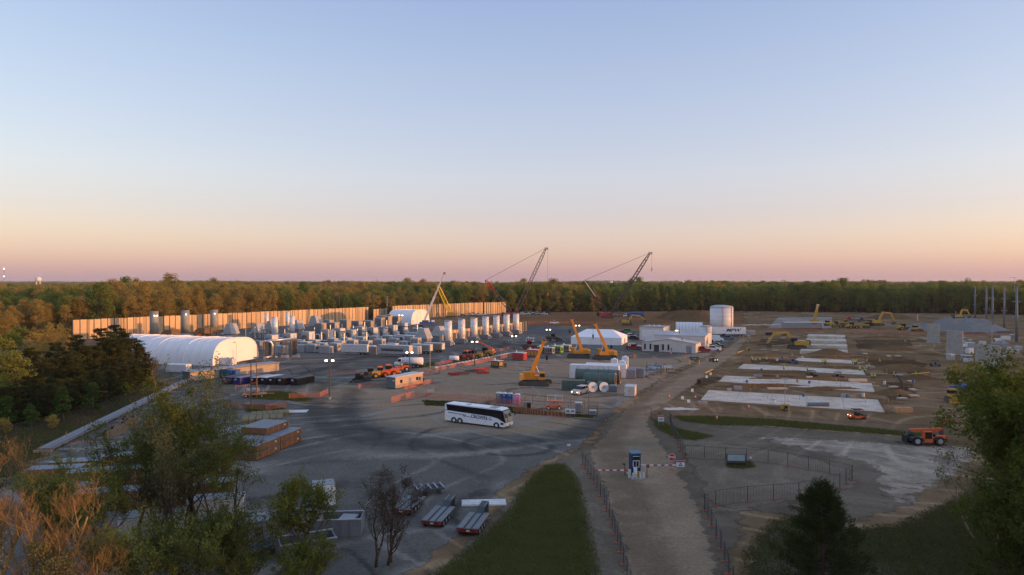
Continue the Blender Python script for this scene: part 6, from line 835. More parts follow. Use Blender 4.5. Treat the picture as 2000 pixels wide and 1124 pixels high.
# ---- dumpsters
def dumpster(p, m, label, top=None, L0=6.4): t = thing('roll_off_bin', label, 'bin', p, R(65)); part(t, 'side', m, bx(L0 / 2, -1.15, .2, L0, .1, 1.6), bx(L0 / 2, 1.15, .2, L0, .1, 1.6)); part(t, 'front_wall', m, bx(.05, 0, .2, .1, 2.2, 1.6)); part(t, 'rear_gate', m, bx(L0 - .05, 0, .2, .1, 2.2, 1.6)); part(t, 'floor', DGREY, bx(L0 / 2, 0, .15, L0 - .1, 2.2, .1)); part(t, 'cover', top or mat('bin_tarp', (.07, .075, .085), .7), bx(L0 / 2, 0, 1.8, L0 + .04, 2.44, .06)); part(t, 'runner', DGREY, bx(L0 / 2, -.6, 0, L0, .15, .15), bx(L0 / 2, .6, 0, L0, .15, .15)); [part(t, 'side_rib', m, bx(.6 + .9 * k, s * 1.24, .25, .14, .1, 1.5)) for k in range(7) for s in (-1, 1)]; part(t, 'notice', OFFW, bx(-.02, .3, 1.1, .02, .7, .4)); return t
PUR = mat('bin_purple', (.05, .03, .10), .5); INK = mat('bin_blue', (.03, .035, .15), .5); BBK = mat('bin_black', (.012, .012, .016), .5)
for px, py, m, lb, tp in ((440, 751, PUR, 'dull purple roll off bin closest to the grey long building', None), (462, 752, INK, 'blue purple roll off bin with pale cover', mat('bin_lav', (.2, .2, .3), .7)), (494, 752, BBK, 'black roll off bin behind the wooden poles', PALE), (514, 752, BBK, 'black roll off bin with white top right of the poles', OFFW), (530, 752.5, BBK, 'black roll off bin in the middle of the dark row', None), (548, 753, mat('bin_maroon', (.03, .012, .012), .5), 'dark maroon roll off bin second from the netting corner', None), (573, 753.5, BBK, 'black roll off bin at the netting corner showing its side', None)): dumpster(G(px, py), m, lb, tp)
# ---- the long low sheds left
def long_shed(): a, b = G(372, 745), G(545, 724); rz = math.atan2(b[1] - a[1], b[0] - a[0]); L0 = math.dist(a, b); t = thing('long_shed', 'long low tan shed with grey door end in front of the arched hall', 'shed', a, rz); part(t, 'body', mat('shed_tan', (.38, .31, .25), .7, var=.1), bx(L0 / 2, 2., 0, L0, 4., 2.3)); part(t, 'roof', GREY, bx(L0 / 2, 2., 2.3, L0 + .4, 4.6, .15)); part(t, 'end_doors', mat('slate_door', (.10, .13, .14), .6), bx(-.03, 2.4, .05, .06, 3.0, 2.1)); [part(t, 'door_rib', GREY, bx(-.08, 1.1 + .55 * k, .1, .04, .06, 2.0)) for k in range(6)]; part(t, 'gutter', DGREY, bx(L0 / 2, -.36, 2.2, L0, .12, .12))
long_shed()
for px, py, L0, m, lb in ((349, 727, 6.5, WHITE, 'white wrapped box beside the arched hall wall'), (287, 725, 2.2, WHITE, 'white tank crate with orange lid beside the pines'), (448, 713, 3.6, WHITE, 'white notice trailer in front of the lit hall end'), (437, 737, 4., TEAL, 'teal container at the end of the long shed'), (456, 739, 2.6, BLUE, 'small blue container beside the teal one')): container(G(px, py), R(-10), L0, 2.4, 2.3, m, lb, name='equipment_box')
# ---- rails of conduit running to the sheds
def conduit():
    a, b = G(84, 884), G(372, 742); rz = math.atan2(b[1] - a[1], b[0] - a[0]); L0 = math.dist(a, b); t = thing('conduit_bank', 'long bank of grey steel conduits running along the woodland edge', 'conduit', a, rz); [part(t, 'conduit', GREY if k % 2 else mat('conduit_slate', (.15, .18, .195), .5), cy((0, -.9 + .4 * k, .55), (L0, -.9 + .4 * k, .55), .16, n=6)) for k in range(5)]; n = int(L0 / 5)
    sl = mesh_of('sleeper', [bx(0, 0, 0, .3, 2.6, .4)]); sl.materials.append(WOOD)
    for k in range(n + 1): o = ob('sleeper', sl, None, t); o.location = (k * L0 / n, 0, 0)
    part(t, 'side_rail', GREY, bar((0, -1.35, .5), (L0, -1.35, .5), .12)); 
conduit()
def reel(p, r, w_, rz, label, m=None): t = thing('cable_reel', label, 'cable reel', p, rz); [part(t, 'flange', m or mat('reel_wood', (.17, .14, .105), .8), cy((0, s * w_ / 2, r), (0, s * (w_ / 2 + .08), r), r, n=22)) for s in (-1, 1)]; part(t, 'cable', BLACK, cy((0, -w_ / 2, r), (0, w_ / 2, r), r * .72, n=18)); part(t, 'hub', DGREY, cy((0, -w_ / 2 - .1, r), (0, w_ / 2 + .1, r), .12, n=8))
for i, (px, py, r) in enumerate(((212, 858, 1.0), (226, 852, 1.15), (236, 848, 1.1), (243, 840, 1.0), (253, 833, 1.0), (248, 826, .9), (262, 826, .9))): reel(G(px, py), r * .85, .8, R(62 + 9 * i % 30), 'wooden cable reel standing in the row beside the conduit bank')
for o in [o for o in COL.objects if o.name.startswith('cable_reel')]: o['group'] = 'cable reels by the conduits'
# ---- plywood crates and container roofs under the trees
CT = mat('crate_lid', (.20, .22, .24), .6, var=.15)
def crate(p, rz, z, L0, W0, H0, label, group): t = thing('plywood_crate', label, 'crate', p, rz, group, z); part(t, 'box', PLY, bx(0, 0, .12, L0, W0, H0 - .17)); part(t, 'lid', CT, bx(0, 0, H0 - .05, L0 + .06, W0 + .06, .05)); part(t, 'runner', WOOD, bx(0, -W0 * .35, 0, L0, .12, .12), bx(0, W0 * .35, 0, L0, .12, .12)); [part(t, 'batten', WOOD, bx(-L0 / 2 + .1 + k * (L0 - .2) / 4, s * (W0 / 2 + .02), .14, .1, .04, H0 - .24)) for k in range(5) for s in (-1, 1)]; part(t, 'label_sheet', OFFW, bx(L0 * .3, -W0 / 2 - .03, H0 * .5, .4, .02, .25)); return t
ca = R(78); f = None; base = G(512, 890)
for col in range(5):
    for row in range(2):
        for lv in range(2 + (col in (1, 2)) * (row == 1)):
            p = (base[0] - 2.35 * col * math.sin(ca) - 3.3 * row * 0 - math.cos(ca) * -6.6 * row, base[1] + 2.35 * col * math.cos(ca) + 6.6 * row * math.sin(ca)); lb = 'plywood crate with grey lid in the stacks beside the willowy tree'
            if f is None: f = crate(p, ca, 0, 6.3, 2.2, 1.1, lb, 'plywood crates stacked in the yard')
            else: dup(f, p, ca, z=lv * 1.1)
for k, (px, py) in enumerate(((400, 975), (330, 985), (260, 990), (190, 995), (120, 985), (350, 940), (270, 945), (190, 950), (110, 945), (400, 925), (320, 915), (230, 918), (150, 930))):
    for lv in range(2): dup(f, G(px, py), R(12 + 5 * (k % 2)), 'plywood crate with grey lid in the long rows under the blossoming trees', 'plywood crates under the trees', z=lv * 1.1)
def site_box(px, py, rz, L0, W0, H0, label, m=OFFW): return container(G(px, py), R(rz), L0, W0, H0, m, label, None, 0., mat('roof_dusty', (.24, .26, .28), .7, var=.2), name='site_container')
t = site_box(545, 1055, 38, 8.2, 2.6, 2.7, 'white site container with a black round hook on its side', mat('dull_white', (.27, .27, .28), .7, var=.15)); part(t, 'hook_ring', BLACK, tube([(-2.4 + .35 * math.cos(a), -1.36, 1.8 + .35 * math.sin(a)) for a in [k * .7 for k in range(10)]], .06, 5)); site_box(632, 985, 20, 2.4, 2.2, 2.6, 'narrow white box standing behind the slim light green tree', WHITE)
def open_bin(px, py, rz, L0, W0, label): t = thing('open_bin', label, 'bin', G(px, py), R(rz)); m = mat('bin_slate', (.16, .18, .2), .6); [part(t, 'side', m, bx(0, s * W0 / 2, 0, L0, .12, 1.7)) for s in (-1, 1)]; [part(t, 'end', m, bx(s * L0 / 2, 0, 0, .12, W0 + .1, 1.7)) for s in (-1, 1)]; part(t, 'contents', BROWN, bx(0, 0, 0, L0 - .1, W0 - .1, .8)); [part(t, 'rib', m, bx(-L0 / 2 + .5 + k * .9, -W0 / 2 - .1, .1, .15, .1, 1.5)) for k in range(int(L0 / .9))]; part(t, 'rim', PALE, bx(0, -W0 / 2, 1.7, L0 + .2, .2, .08), bx(0, W0 / 2, 1.7, L0 + .2, .2, .08))
open_bin(650, 1040, 5, 6, 2.6, 'grey open topped bin with dark contents under the slim tree'); open_bin(600, 1085, 25, 5, 2.4, 'grey open bin beside the white site container'); t = site_box(680, 1040, 85, 2.0, 1.6, 1.6, 'grey upright box at the end of the open bin', SHADE)
t = thing('solar_trailer', 'tilted dark panel trailer at the foot of the site container', 'panel', G(515, 1085), R(35)); part(t, 'panel', GLASSB, bar((-.9, 0, .8), (.9, 0, 1.4), 1.6, .06)); part(t, 'frame', PALE, bar((-.95, 0, .76), (.95, 0, 1.36), 1.75, .05)); part(t, 'base', DGREY, bx(0, 0, 0, 1.8, 1.4, .7))
site_box(420, 1010, 15, 6, 2.4, 2.3, 'long pale roofed container under the blossoming tree'); site_box(300, 1045, 15, 6, 2.4, 2.3, 'pale roofed container behind the brushy undergrowth')
t = thing('timber_mats', 'stack of timber crane mats beside the orange netting', 'timber', G(512, 824), R(18)); [part(t, 'plank', mat('old_timber', (.20, .165, .085), .9, var=.25, scale=2), bx(-2.9 + 1.2 * k, (k * 37 % 5) * .06, .02 + .5 * j, 1.1, 4.6, .44)) for k in range(6) for j in range(2)]
t = thing('timber_mats', 'low long stack of mossy timber behind the first mat stack', 'timber', G(528, 812), R(20)); [part(t, 'plank', mat('old_timber', (.20, .165, .085), .9), bx(-3 + 1.0 * k, 0, .02, .9, 3.4, .7)) for k in range(7)]
t = thing('plywood_sheet', 'flat pale board lying at the edge of the gravel', 'board', G(580, 804), R(6)); [part(t, 'board', OFFW if k else BEIGE, bx(-1.4 + 1.4 * k, 0, .02, 1.36, 2.8, .06)) for k in range(3)]
t = thing('rail_wagon', 'old flat wagon with a rusty tank beside the twin poles', 'wagon', G(497, 776), R(12)); part(t, 'deck', WOOD, bx(0, 0, .7, 5, 1.8, .2)); part(t, 'drum', GREY, cy((-1.6, 0, 1.5), (1., 0, 1.5), .6, n=14)); wheels(t, [(-1.7, -.7), (1.7, -.7), (-1.7, .7), (1.7, .7)], .36, .2); part(t, 'drawbar', RUST, bx(3.4, 0, .7, 1.8, .12, .12)); part(t, 'stake', WOOD, *[bx(x, -.8, .9, .1, .1, .9) for x in (-2, -.7, .7, 2)])
# ---- low loaders
def low_loader(p, rz, label, neck=True): 
    t = thing('low_loader', label, 'trailer', p, rz); [part(t, 'deck_plank', mat('deck_grey', (.17, .18, .185), .7, var=.15), bx(-.2, y, .85, 5.6, .72, .1)) for y in (-.95, .95)]; part(t, 'deck_centre', mat('deck_slate', (.14, .17, .18), .6), bx(-.2, 0, .83, 5.6, .6, .08)); part(t, 'chassis', DGREY, bx(0, 0, .55, 6, 1.2, .25)); part(t, 'tail_beam', mat('tail_maroon', (.12, .02, .02), .6), bx(-3.1, 0, .5, .2, 2.6, .42)); [part(t, 'tail_light', RED, bx(-3.22, s * 1.1, .62, .04, .25, .12)) for s in (-1, 1)]; part(t, 'plate', OFFW, bx(-3.22, -.1, .6, .04, .4, .18)); wheels(t, [(-2.2 + 1.1 * k, s * 1.15) for k in range(3) for s in (-1, 1)], .42, .3); part(t, 'gooseneck', mat('neck_dark', (.05, .065, .07), .6), bar((2.5, 0, .7), (3.6, 0, 1.25), .9, .35), bar((3.5, 0, 1.25), (5.8, 0, 1.3), .8, .3)); part(t, 'kingpin_plate', DGREY, bx(5.9, 0, .0, .5, .7, 1.2)); part(t, 'neck_rib', GREY, bar((3.6, -.4, 1.45), (5.6, -.4, 1.5), .08), bar((3.6, .4, 1.45), (5.6, .4, 1.5), .08)); t.scale = (.86, .86, .86); return t
low_loader(G(926, 1030), R(78), 'low loader trailer with red tail beam closest to the grass bank'); low_loader(G(858, 1016), R(78), 'low loader trailer with two pale deck planks next to the first'); low_loader(G(800, 994), R(76), 'low loader chassis half hidden behind the twiggy tree')
t = thing('trailer_dolly', 'dark steel ladder frame dolly behind the low loaders', 'trailer', G(838, 964), R(20)); [part(t, 'rail', DGREY, bx(0, y, .6, 3.4, .2, .25)) for y in (-.9, -.3, .3, .9)]; [part(t, 'cross_member', GREY, bx(x, 0, .85, .2, 2.2, .12)) for x in (-1.6, -.8, 0, .8, 1.6)]; part(t, 'stand', DGREY, bx(-1.2, 0, 0, .3, 1.6, .6), bx(1.2, 0, 0, .3, 1.6, .6))
t = thing('loading_ramp', 'white aluminium ramp lying on the gravel beside the grass bank', 'ramp', G(945, 984), R(4)); al = mat('ramp_white', (.75, .75, .75), .5); [part(t, 'side_rail', al, bx(0, y, .02, 5.2, .16, .22)) for y in (-.75, 0, .75)]; part(t, 'deck', mat('ramp_deck', (.62, .62, .62), .5), bx(0, 0, .04, 5.0, 1.5, .06)); [part(t, 'cleat', al, bx(-2.4 + .8 * k, 0, .1, .1, 1.5, .05)) for k in range(7)]
# ---- gate
def booth():
    x, y = G(1241, 930); t = thing('guard_booth', 'narrow navy guard booth between the two barrier arms', 'booth', (x, y), R(4)); part(t, 'island', CONC, bx(0, -.2, 0, 1.9, 3.2, .18)); part(t, 'body', DBLUE, bx(0, .4, .18, 1.25, 1.5, 2.85)); part(t, 'roof', mat('booth_roof', (.10, .17, .21), .6), bx(0, .4, 3.03, 1.45, 1.8, .14)); w_ = part(t, 'window', GLASS, bx(0, -.37, 1.35, .72, .06, .75)); part(w_, 'frame', WHITE, bx(-.4, -.38, 1.3, .08, .08, .85), bx(.4, -.38, 1.3, .08, .08, .85), bx(0, -.38, 1.25, .88, .08, .08), bx(0, -.38, 2.1, .88, .08, .08), bx(0, -.38, 1.3, .05, .08, .8)); w2 = part(t, 'upper_window', GLASS, bx(0, -.37, 2.3, .8, .06, .4)); part(w2, 'trim', WHITE, bx(0, -.38, 2.7, .9, .08, .06)); part(t, 'side_window', GLASS, bx(.64, .4, 1.3, .06, 1.0, .9)); part(t, 'bin', WHITE, bx(-.25, -.95, .18, .4, .4, 1.15)); part(t, 'meter', YELLOW, bx(.2, -1.1, .3, .4, .35, .6)); [part(t, 'bollard', OFFW, cy((q, -1.55, .18), (q, -1.55, .85), .12, n=10)) for q in (-.7, -.25, .25, .7)]
    for s, L0, z0, m1, m2, lb, yy in ((-1, 4.4, 1.0, SIGNRED, WHITE, 'red and white barrier arm on the yard side of the guard booth', -.9), (1, 4.6, 1.0, WHITE, BRICKR, 'white striped barrier arm on the fence side of the guard booth', 1.6)):
        b = thing('road_barrier', lb, 'barrier', (x + s * .95, y + yy), R(0)); part(b, 'motor_box', OFFW, bx(0, 0, 0, .35, .35, 1.1)); n = 9
        for k in range(n): part(b, 'stripe', m1 if k % 2 == 0 else m2, bx(s * (.25 + (k + .5) * L0 / n), 0, z0 - .06, L0 / n, .07, .16))
    for q in ((-1.35, .4), (1.35, -1.0)): c = thing('card_reader', 'thin black card reader post at the guard booth', 'post', (x + q[0], y + q[1]), 0, 'card readers at the booth'); part(c, 'post', BLACK, cy((0, 0, 0), (0, 0, 1.5), .04, n=6)); part(c, 'head', BLACK, bx(-.12 if q[0] < 0 else .12, 0, 1.4, .28, .14, .18))
booth()
def octagon(z, r, y): return [(r * math.cos(R(22.5 + 45 * k)), z + r * math.sin(R(22.5 + 45 * k))) for k in range(8)]
x, y = G(1312, 918); t = thing('stop_sign', 'red octagonal stop sign beside the fence at the gate', 'sign', (x, y), R(-2)); part(t, 'face', SIGNRED, ex(octagon(1.75, .48, 0), -.05, -.03)); part(t, 'border', WHITE, ex(octagon(1.75, .53, 0), -.03, 0)); text(t, 'STOP', .36, (0, -.06, 1.75), (math.pi / 2, 0, 0), WHITE, bold=.012); part(t, 'post', GREY, bx(0, .04, 0, .07, .07, 1.6)); part(t, 'foot', SAFE, bx(0, 0, 0, .7, .4, .12))
def board(px, py, w_, h, z, label, head=None, lines=(), legs=2, m=WHITE, rz=0, mark=False, head_m=None):
    x, y = G(px, py); t = thing('sign_board', label, 'sign', (x, y), R(rz)); part(t, 'panel', m, bx(0, 0, z, w_, .05, h)); [part(t, 'post', GREY, bx(q, .06, 0, .07, .07, z + h * .6)) for q in ((-w_ * .35, w_ * .35) if legs == 2 else (0,))]
    if head: part(t, 'header', head_m or SIGNRED, bx(0, -.035, z + h * .76, w_ * .98, .02, h * .22))
    for i, (wd, zz) in enumerate(lines): part(t, 'print', mat('print_ink', (.04, .05, .10), .7), bx(0, -.035, z + h * zz, w_ * wd, .02, h * .1))
    if mark: part(t, 'symbol', mat('print_ink', (.04, .05, .10), .7), ex([(-.28, z + .12), (.28, z + .12), (0, z + .62)], -.045, -.026)); part(t, 'symbol_core', m, ex([(-.12, z + .22), (.12, z + .22), (0, z + .44)], -.055, -.045))
    return t
board(1329, 920, 1.15, .85, .55, 'white warning sign with red header and black triangle at the gate', True, (), mark=True); board(1109, 815, .95, .95, .7, 'white notice board with lettering, left one of the pair by the netting', None, ((.6, .55), (.8, .25), (.7, .4))); board(1118.5, 815.5, .95, .95, .7, 'white notice board with lettering, right one of the pair by the netting', None, ((.6, .6), (.8, .3), (.7, .45))); board(1291, 833, 1.05, 1.05, .9, 'white and red notice board on the grass corner', True, ((.8, .2), (.7, .4)), head_m=BRICKR); board(1111, 884, .5, .3, 1.0, 'small white road sign on a yellow footed post beside the grass bank', None, (), 1); board(838, 778, .75, .75, 1.2, 'pale notice board left behind the orange netting', None, (), m=PALE); board(845, 778, .75, .75, 1.2, 'pale notice board right behind the orange netting', None, (), m=PALE)
x, y = G(1437, 909); t = thing('letter_board', 'low dark framed board with pale blue panel on the grass tuft', 'sign', (x, y), R(-4)); part(t, 'cabinet', DGREY, bx(0, 0, .35, 2.7, .5, 1.3)); part(t, 'panel', mat('board_pale', (.33, .42, .44), .4), bx(0, -.27, .7, 2.4, .05, .85)); part(t, 'plinth', BLACK, bx(0, 0, 0, 2.4, .45, .35))
x, y = G(1466, 913); t = thing('camera_post', 'slim dark camera post beside the low board', 'post', (x, y)); part(t, 'post', DGREY, cy((0, 0, 0), (0, 0, 1.3), .05, n=6)); part(t, 'head', OFFW, bx(0, 0, 1.2, .2, .2, .25))
# ---- chain link fences
def wire_panel(L0, h):
    sh = [cy((0, 0, .15 + k * (h - .2) / 6), (L0, 0, .15 + k * (h - .2) / 6), .006, n=3) for k in range(1, 5)] + [cy((k * L0 / 9, 0, .15), (k * L0 / 9, 0, h), .004, n=3) for k in range(1, 9)]; me = mesh_of('wire_mesh', sh); me.materials.append(MESHW); return me
def fence(pts, label, h=1.9, L0=3.0, feet=True, net=None, post_m=None, every=1, name='mesh_fence', pr=.05):
    pts = [np.array(p) for p in pts]; t = thing(name, label, 'fence', pts[0]); wm = wire_panel(1., h) if net is None else None; pm = mesh_of('post', [cy((0, 0, 0), (0, 0, h + .05), pr, n=6)]); pm.materials.append(post_m or MESHW); rm = mesh_of('top_rail', [cy((0, 0, h), (1, 0, h), .025, n=4), cy((0, 0, .12), (1, 0, .12), .02, n=4)]); rm.materials.append(post_m or MESHW); fm = mesh_of('foot', [bx(0, 0, 0, .26, .6, .13)]); fm.materials.append(mat('foot_orange', (.36, .095, .04), .8))
    nm = None
    if net is not None: nm = mesh_of('netting', [([(0, 0, .05), (.25, .03, .03), (.5, .05, .06), (.75, .02, .03), (1, 0, .05), (1, 0, h), (.75, .02, h - .05), (.5, .05, h - .1), (.25, .03, h - .04), (0, 0, h)], [(0, 1, 8, 9), (1, 2, 7, 8), (2, 3, 6, 7), (3, 4, 5, 6)])]); nm.materials.append(net)
    for a, b in zip(pts[:-1], pts[1:]):
        d = b - a; D = float(np.hypot(*d)); n = max(1, round(D / L0)); rz = math.atan2(d[1], d[0])
        for k in range(n + 1 if b is pts[-1] else n):
            q = a + d * k / n - pts[0]; o = ob('post', pm, None, t); o.location = (*q, 0)
            if feet: o2 = ob('foot', fm, None, t); o2.location = (*q, 0); o2.rotation_euler = (0, 0, rz)
            if k < n:
                if nm is None: o = ob('wire_mesh', wm, None, t); o.location = (*q, 0); o.rotation_euler = (0, 0, rz); o.scale = (D / n, 1, 1); o = ob('top_rail', rm, None, t); o.location = (*q, 0); o.rotation_euler = (0, 0, rz); o.scale = (D / n, 1, 1)
                else: o = ob('netting', nm, None, t); o.location = (*q, 0); o.rotation_euler = (0, 0, rz); o.scale = (D / n, 1, 1)
    return t
fence(gp([(1138, 908), (1160, 945), (1180, 985), (1196, 1030), (1212, 1080), (1232, 1160)]), 'mesh fence on orange feet between the grass bank and the access road', 1.9, 2.6); fence(gp([(1376, 998), (1390, 1030), (1408, 1075), (1432, 1150)]), 'mesh fence on orange feet along the rough grass side of the access road', 1.9, 2.6); fence(gp([(1376, 998), (1398, 990), (1460, 982), (1560, 974), (1640, 955), (1664, 938)]), 'mesh fence on orange feet behind the dark pine', 1.9, 3.2); fence(gp([(1664, 938), (1620, 926), (1500, 905), (1376, 898), (1338, 895)]), 'mesh fence on orange feet behind the low board', 1.9, 3.2); fence(gp([(1338, 895), (1322, 868), (1312, 840), (1308, 824)]), 'mesh fence with orange feet climbing from the stop sign to the grass corner', 1.9, 2.4); fence(gp([(1260, 810), (1285, 822), (1312, 826)]), 'short mesh fence around the notice on the grass corner', 1.6, 3.)
fence(gp([(1010, 800), (1040, 790), (1168, 806), (1166, 814), (1110, 812)]), 'dark mesh fence of the enclosure beside the notice boards', 2.0, 3., False); fence(gp([(0, 856), (90, 836), (180, 812), (280, 775), (300, 768)]), 'dark chain link fence along the woodland floor', 1.8, 3.2, False)
for pts, lb, h in (([(764, 789), (808, 776)], 'orange netting at the sharp left corner of the weedy strip', 1.5), ([(806, 777), (900, 781), (985, 790), (1030, 796)], 'orange netting behind the touring coach', 1.3), ([(1002, 806), (1050, 812), (1104, 820)], 'orange netting in front of the mesh enclosure', 1.4), ([(700, 760), (756, 752)], 'orange netting left of the tan site cabin', 1.2), ([(790, 762), (846, 748)], 'orange netting right of the tan site cabin', 1.2), ([(820, 736), (870, 722), (960, 706), (1060, 684)], 'long orange netting running past the black generator', 1.3), ([(850, 716), (900, 704), (1000, 682)], 'orange netting behind the parked boom lift', 1.1), ([(640, 733), (700, 731)], 'orange netting left of the machine row', 1.1), ([(565, 780), (625, 778), (640, 770)], 'orange netting around the grass triangle', 1.3), ([(440, 796), (520, 803), (560, 797)], 'orange netting beside the timber mats', 1.3), ([(1500, 647), (1560, 648.5), (1616, 648)], 'orange netting before the grey long box trailer', 1.6), ([(1650, 650), (1740, 652), (1815, 654)], 'orange netting before the yellow machines', 1.6), ([(1880, 656), (1990, 660)], 'orange netting below the steel columns', 1.6), ([(1455, 645), (1475, 646)], 'short orange netting beside the beige container', 1.6), ([(1020, 633), (1130, 632), (1200, 634)], 'low red netting across the reddish dirt', 1.4)): fence(gp(pts), lb, h, 3.5, False, NET, WOOD, name='safety_netting', pr=.04)
def flag_line(pts, label, n):
    a, b = np.array(G(*pts[0])), np.array(G(*pts[1])); t = thing('flag_line', label, 'flags', a); d = b - a; part(t, 'stake', WOOD, cy((0, 0, 0), (0, 0, 1.6), .04, n=5), cy((*d, 0), (*d, 1.6), .04, n=5)); part(t, 'line', DGREY, tube([(*(d * f), 1.5 - 1.2 * f * (1 - f)) for f in np.linspace(0, 1, 9)], .012, 3)); fm = mesh_of('flag', [([(-.13, 0, 0), (.13, 0, 0), (0, .03, -.32)], [(0, 1, 2)])]); fm.materials.append(SAFE)
    for k in range(n): f = (k + .5) / n; o = ob('flag', fm, None, t); o.location = (*(d * f), 1.5 - 1.2 * f * (1 - f)); o.rotation_euler = (0, 0, math.atan2(d[1], d[0]))
flag_line([(140, 884), (212, 866)], 'string of orange flags beside the cable reels', 12); flag_line([(460, 765), (503, 757)], 'string of orange flags in front of the dark bins', 12); flag_line([(100, 890), (130, 862)], 'string of orange flags crossing the conduit bank', 10)
dsh = mesh_of('dash', [bx(0, 0, 0, 1.6, .3, .35)]); t = thing('barrier_row', 'dashed row of low white barriers along the long netting', 'barrier', G(852, 719), 0); dsh.materials.append(OFFW); a, b = np.array(G(852, 719)), np.array(G(1000, 690))
for k in range(24): q = (b - a) * k / 23; o = ob('barrier_block', dsh, None, t); o.location = (*q, 0); o.rotation_euler = (0, 0, math.atan2(*(b - a)[::-1]))
# ---- toilets and little things by the netting
def toilet(px, py, m, label): t = thing('portable_toilet', label, 'toilet', G(px, py), R(-6)); part(t, 'cabin', m, bx(0, 0, .1, 1.15, 1.15, 2.0)); part(t, 'roof', OFFW, bx(0, 0, 2.1, 1.2, 1.2, .22, 0, .3, .3)); d = part(t, 'door', m, bx(0, -.59, .15, .8, .04, 1.85)); part(d, 'vent', OFFW, bx(0, -.62, 1.7, .4, .03, .12)); part(t, 'skid', DGREY, bx(0, 0, 0, 1.1, 1.1, .1))
toilet(985, 788, BLUE, 'blue portable toilet left of its twin by the netting'); toilet(996, 788.5, BLUE, 'blue portable toilet between its twin and the pink one'); toilet(1010, 790, PINK, 'pink portable toilet by the netting'); toilet(974, 787, GREY, 'grey wash stand beside the blue toilets')
for px, py, m, lb in ((825, 748, BLACK, 'black bin behind the tan site cabin'), (1180, 738, BLACK, 'black bin before the white modules'), (1026, 796, GREY, 'grey bin inside the mesh enclosure'), (1033, 798, BLACK, 'black bin inside the mesh enclosure'), (987, 717, BROWN, 'brown bin beside the black generator'), (1365, 750, BLACK, 'black bin at the yellow road barrier'), (1194, 681, BLACK, 'black bin at the marquee wall')): t = thing('waste_bin', lb, 'bin', G(px, py)); part(t, 'body', m, bx(0, 0, .05, .7, .7, 1.0, 0, -.06, -.06)); part(t, 'lid', m, bx(0, 0, 1.05, .85, .85, .1)); part(t, 'wheel', BLACK, cy((-.3, .3, .08), (.3, .3, .08), .08, n=8))
def forklift_enc(): t = thing('utility_lift', 'white and orange scissor lift inside the mesh enclosure', 'lift', G(1082, 800), R(-5)); wheels(t, [(x, y) for x in (-1.1, 1.1) for y in (-.6, .6)], .4, .3, OFFW); part(t, 'chassis', ORED, bx(0, 0, .4, 3.0, 1.4, .5)); part(t, 'scissor', GREY, bar((-1.2, 0, .9), (1.2, 0, 1.7), .12), bar((1.2, 0, .9), (-1.2, 0, 1.7), .12)); part(t, 'platform', ORED, bx(.2, 0, 1.7, 3.2, 1.5, .12)); part(t, 'rail', OFFW, *[bx(x, y, 1.8, .06, .06, 1.0) for x in (-1.3, .2, 1.7) for y in (-.7, .7)], bx(.2, -.7, 2.8, 3.1, .06, .06), bx(.2, .7, 2.8, 3.1, .06, .06))
forklift_enc(); cabinet(G(1130, 806), 'grey pump cabinet in the mesh enclosure', None, (1.2, 1.1, 1.7), GREY, R(-8)); cabinet(G(1158, 812), 'low pale pump cabinet in the mesh enclosure', None, (1.2, 1.0, .7), PALE, R(-8))
# ---- machines on the right
def telehandler():
    x, y = G(1806, 868); t = thing('telehandler', 'orange telehandler with black forks parked on the mud flat', 'telehandler', (x, y), R(178)); wheels(t, [(q, s * 1.0) for q in (-1.75, 1.75) for s in (-1, 1)], .72, .5, PALE); part(t, 'chassis', DGREY, bx(-.1, 0, .65, 4.6, 1.2, .45)); part(t, 'engine_cover', ORED, bx(-2.1, .7, 1.15, 1.3, .7, .45)); part(t, 'fuel_tank', ORED, bx(.0, .95, .55, 1.3, .5, .55)); c = part(t, 'cab', ORED, bx(-.55, .75, 1.1, .12, .8, 1.1), bx(.65, .75, 1.1, .12, .8, 1.1), bx(.05, .75, 2.15, 1.35, .85, .1)); part(c, 'window', GLASS, bx(.05, .75, 1.15, 1.05, .7, .95)); part(t, 'boom', ORED, bar((-2.7, 0, 2.45), (2.4, 0, 2.25), .42, .42)); part(t, 'boom_tip', DGREY, bar((2.3, 0, 2.25), (3.05, 0, 1.3), .3, .35)); part(t, 'boom_pivot', DGREY, bx(-2.6, 0, 1.1, .35, .5, 1.3)); k = part(t, 'carriage', BLACK, bx(3.15, 0, .35, .15, 1.6, 1.1)); [part(k, 'fork', BLACK, bx(3.8, s * .5, .2, 1.3, .14, .08)) for s in (-1, 1)]; part(t, 'counterweight', BLACK, bx(-2.7, 0, .55, .6, 1.8, .8))
    g = thing('telehandler_jib', 'dark red steel jib standing behind the orange telehandler', 'jib', G(1838, 862), R(0)); part(g, 'upright', BRICKR, bx(0, 0, 0, .5, .6, 3.6, 0, .1, .1)); part(g, 'arm', BRICKR, bar((0, 0, 3.4), (2.6, 0, 3.0), .3, .4)); part(g, 'base', DGREY, bx(0, 0, 0, 1.4, 1.2, .15))
telehandler()
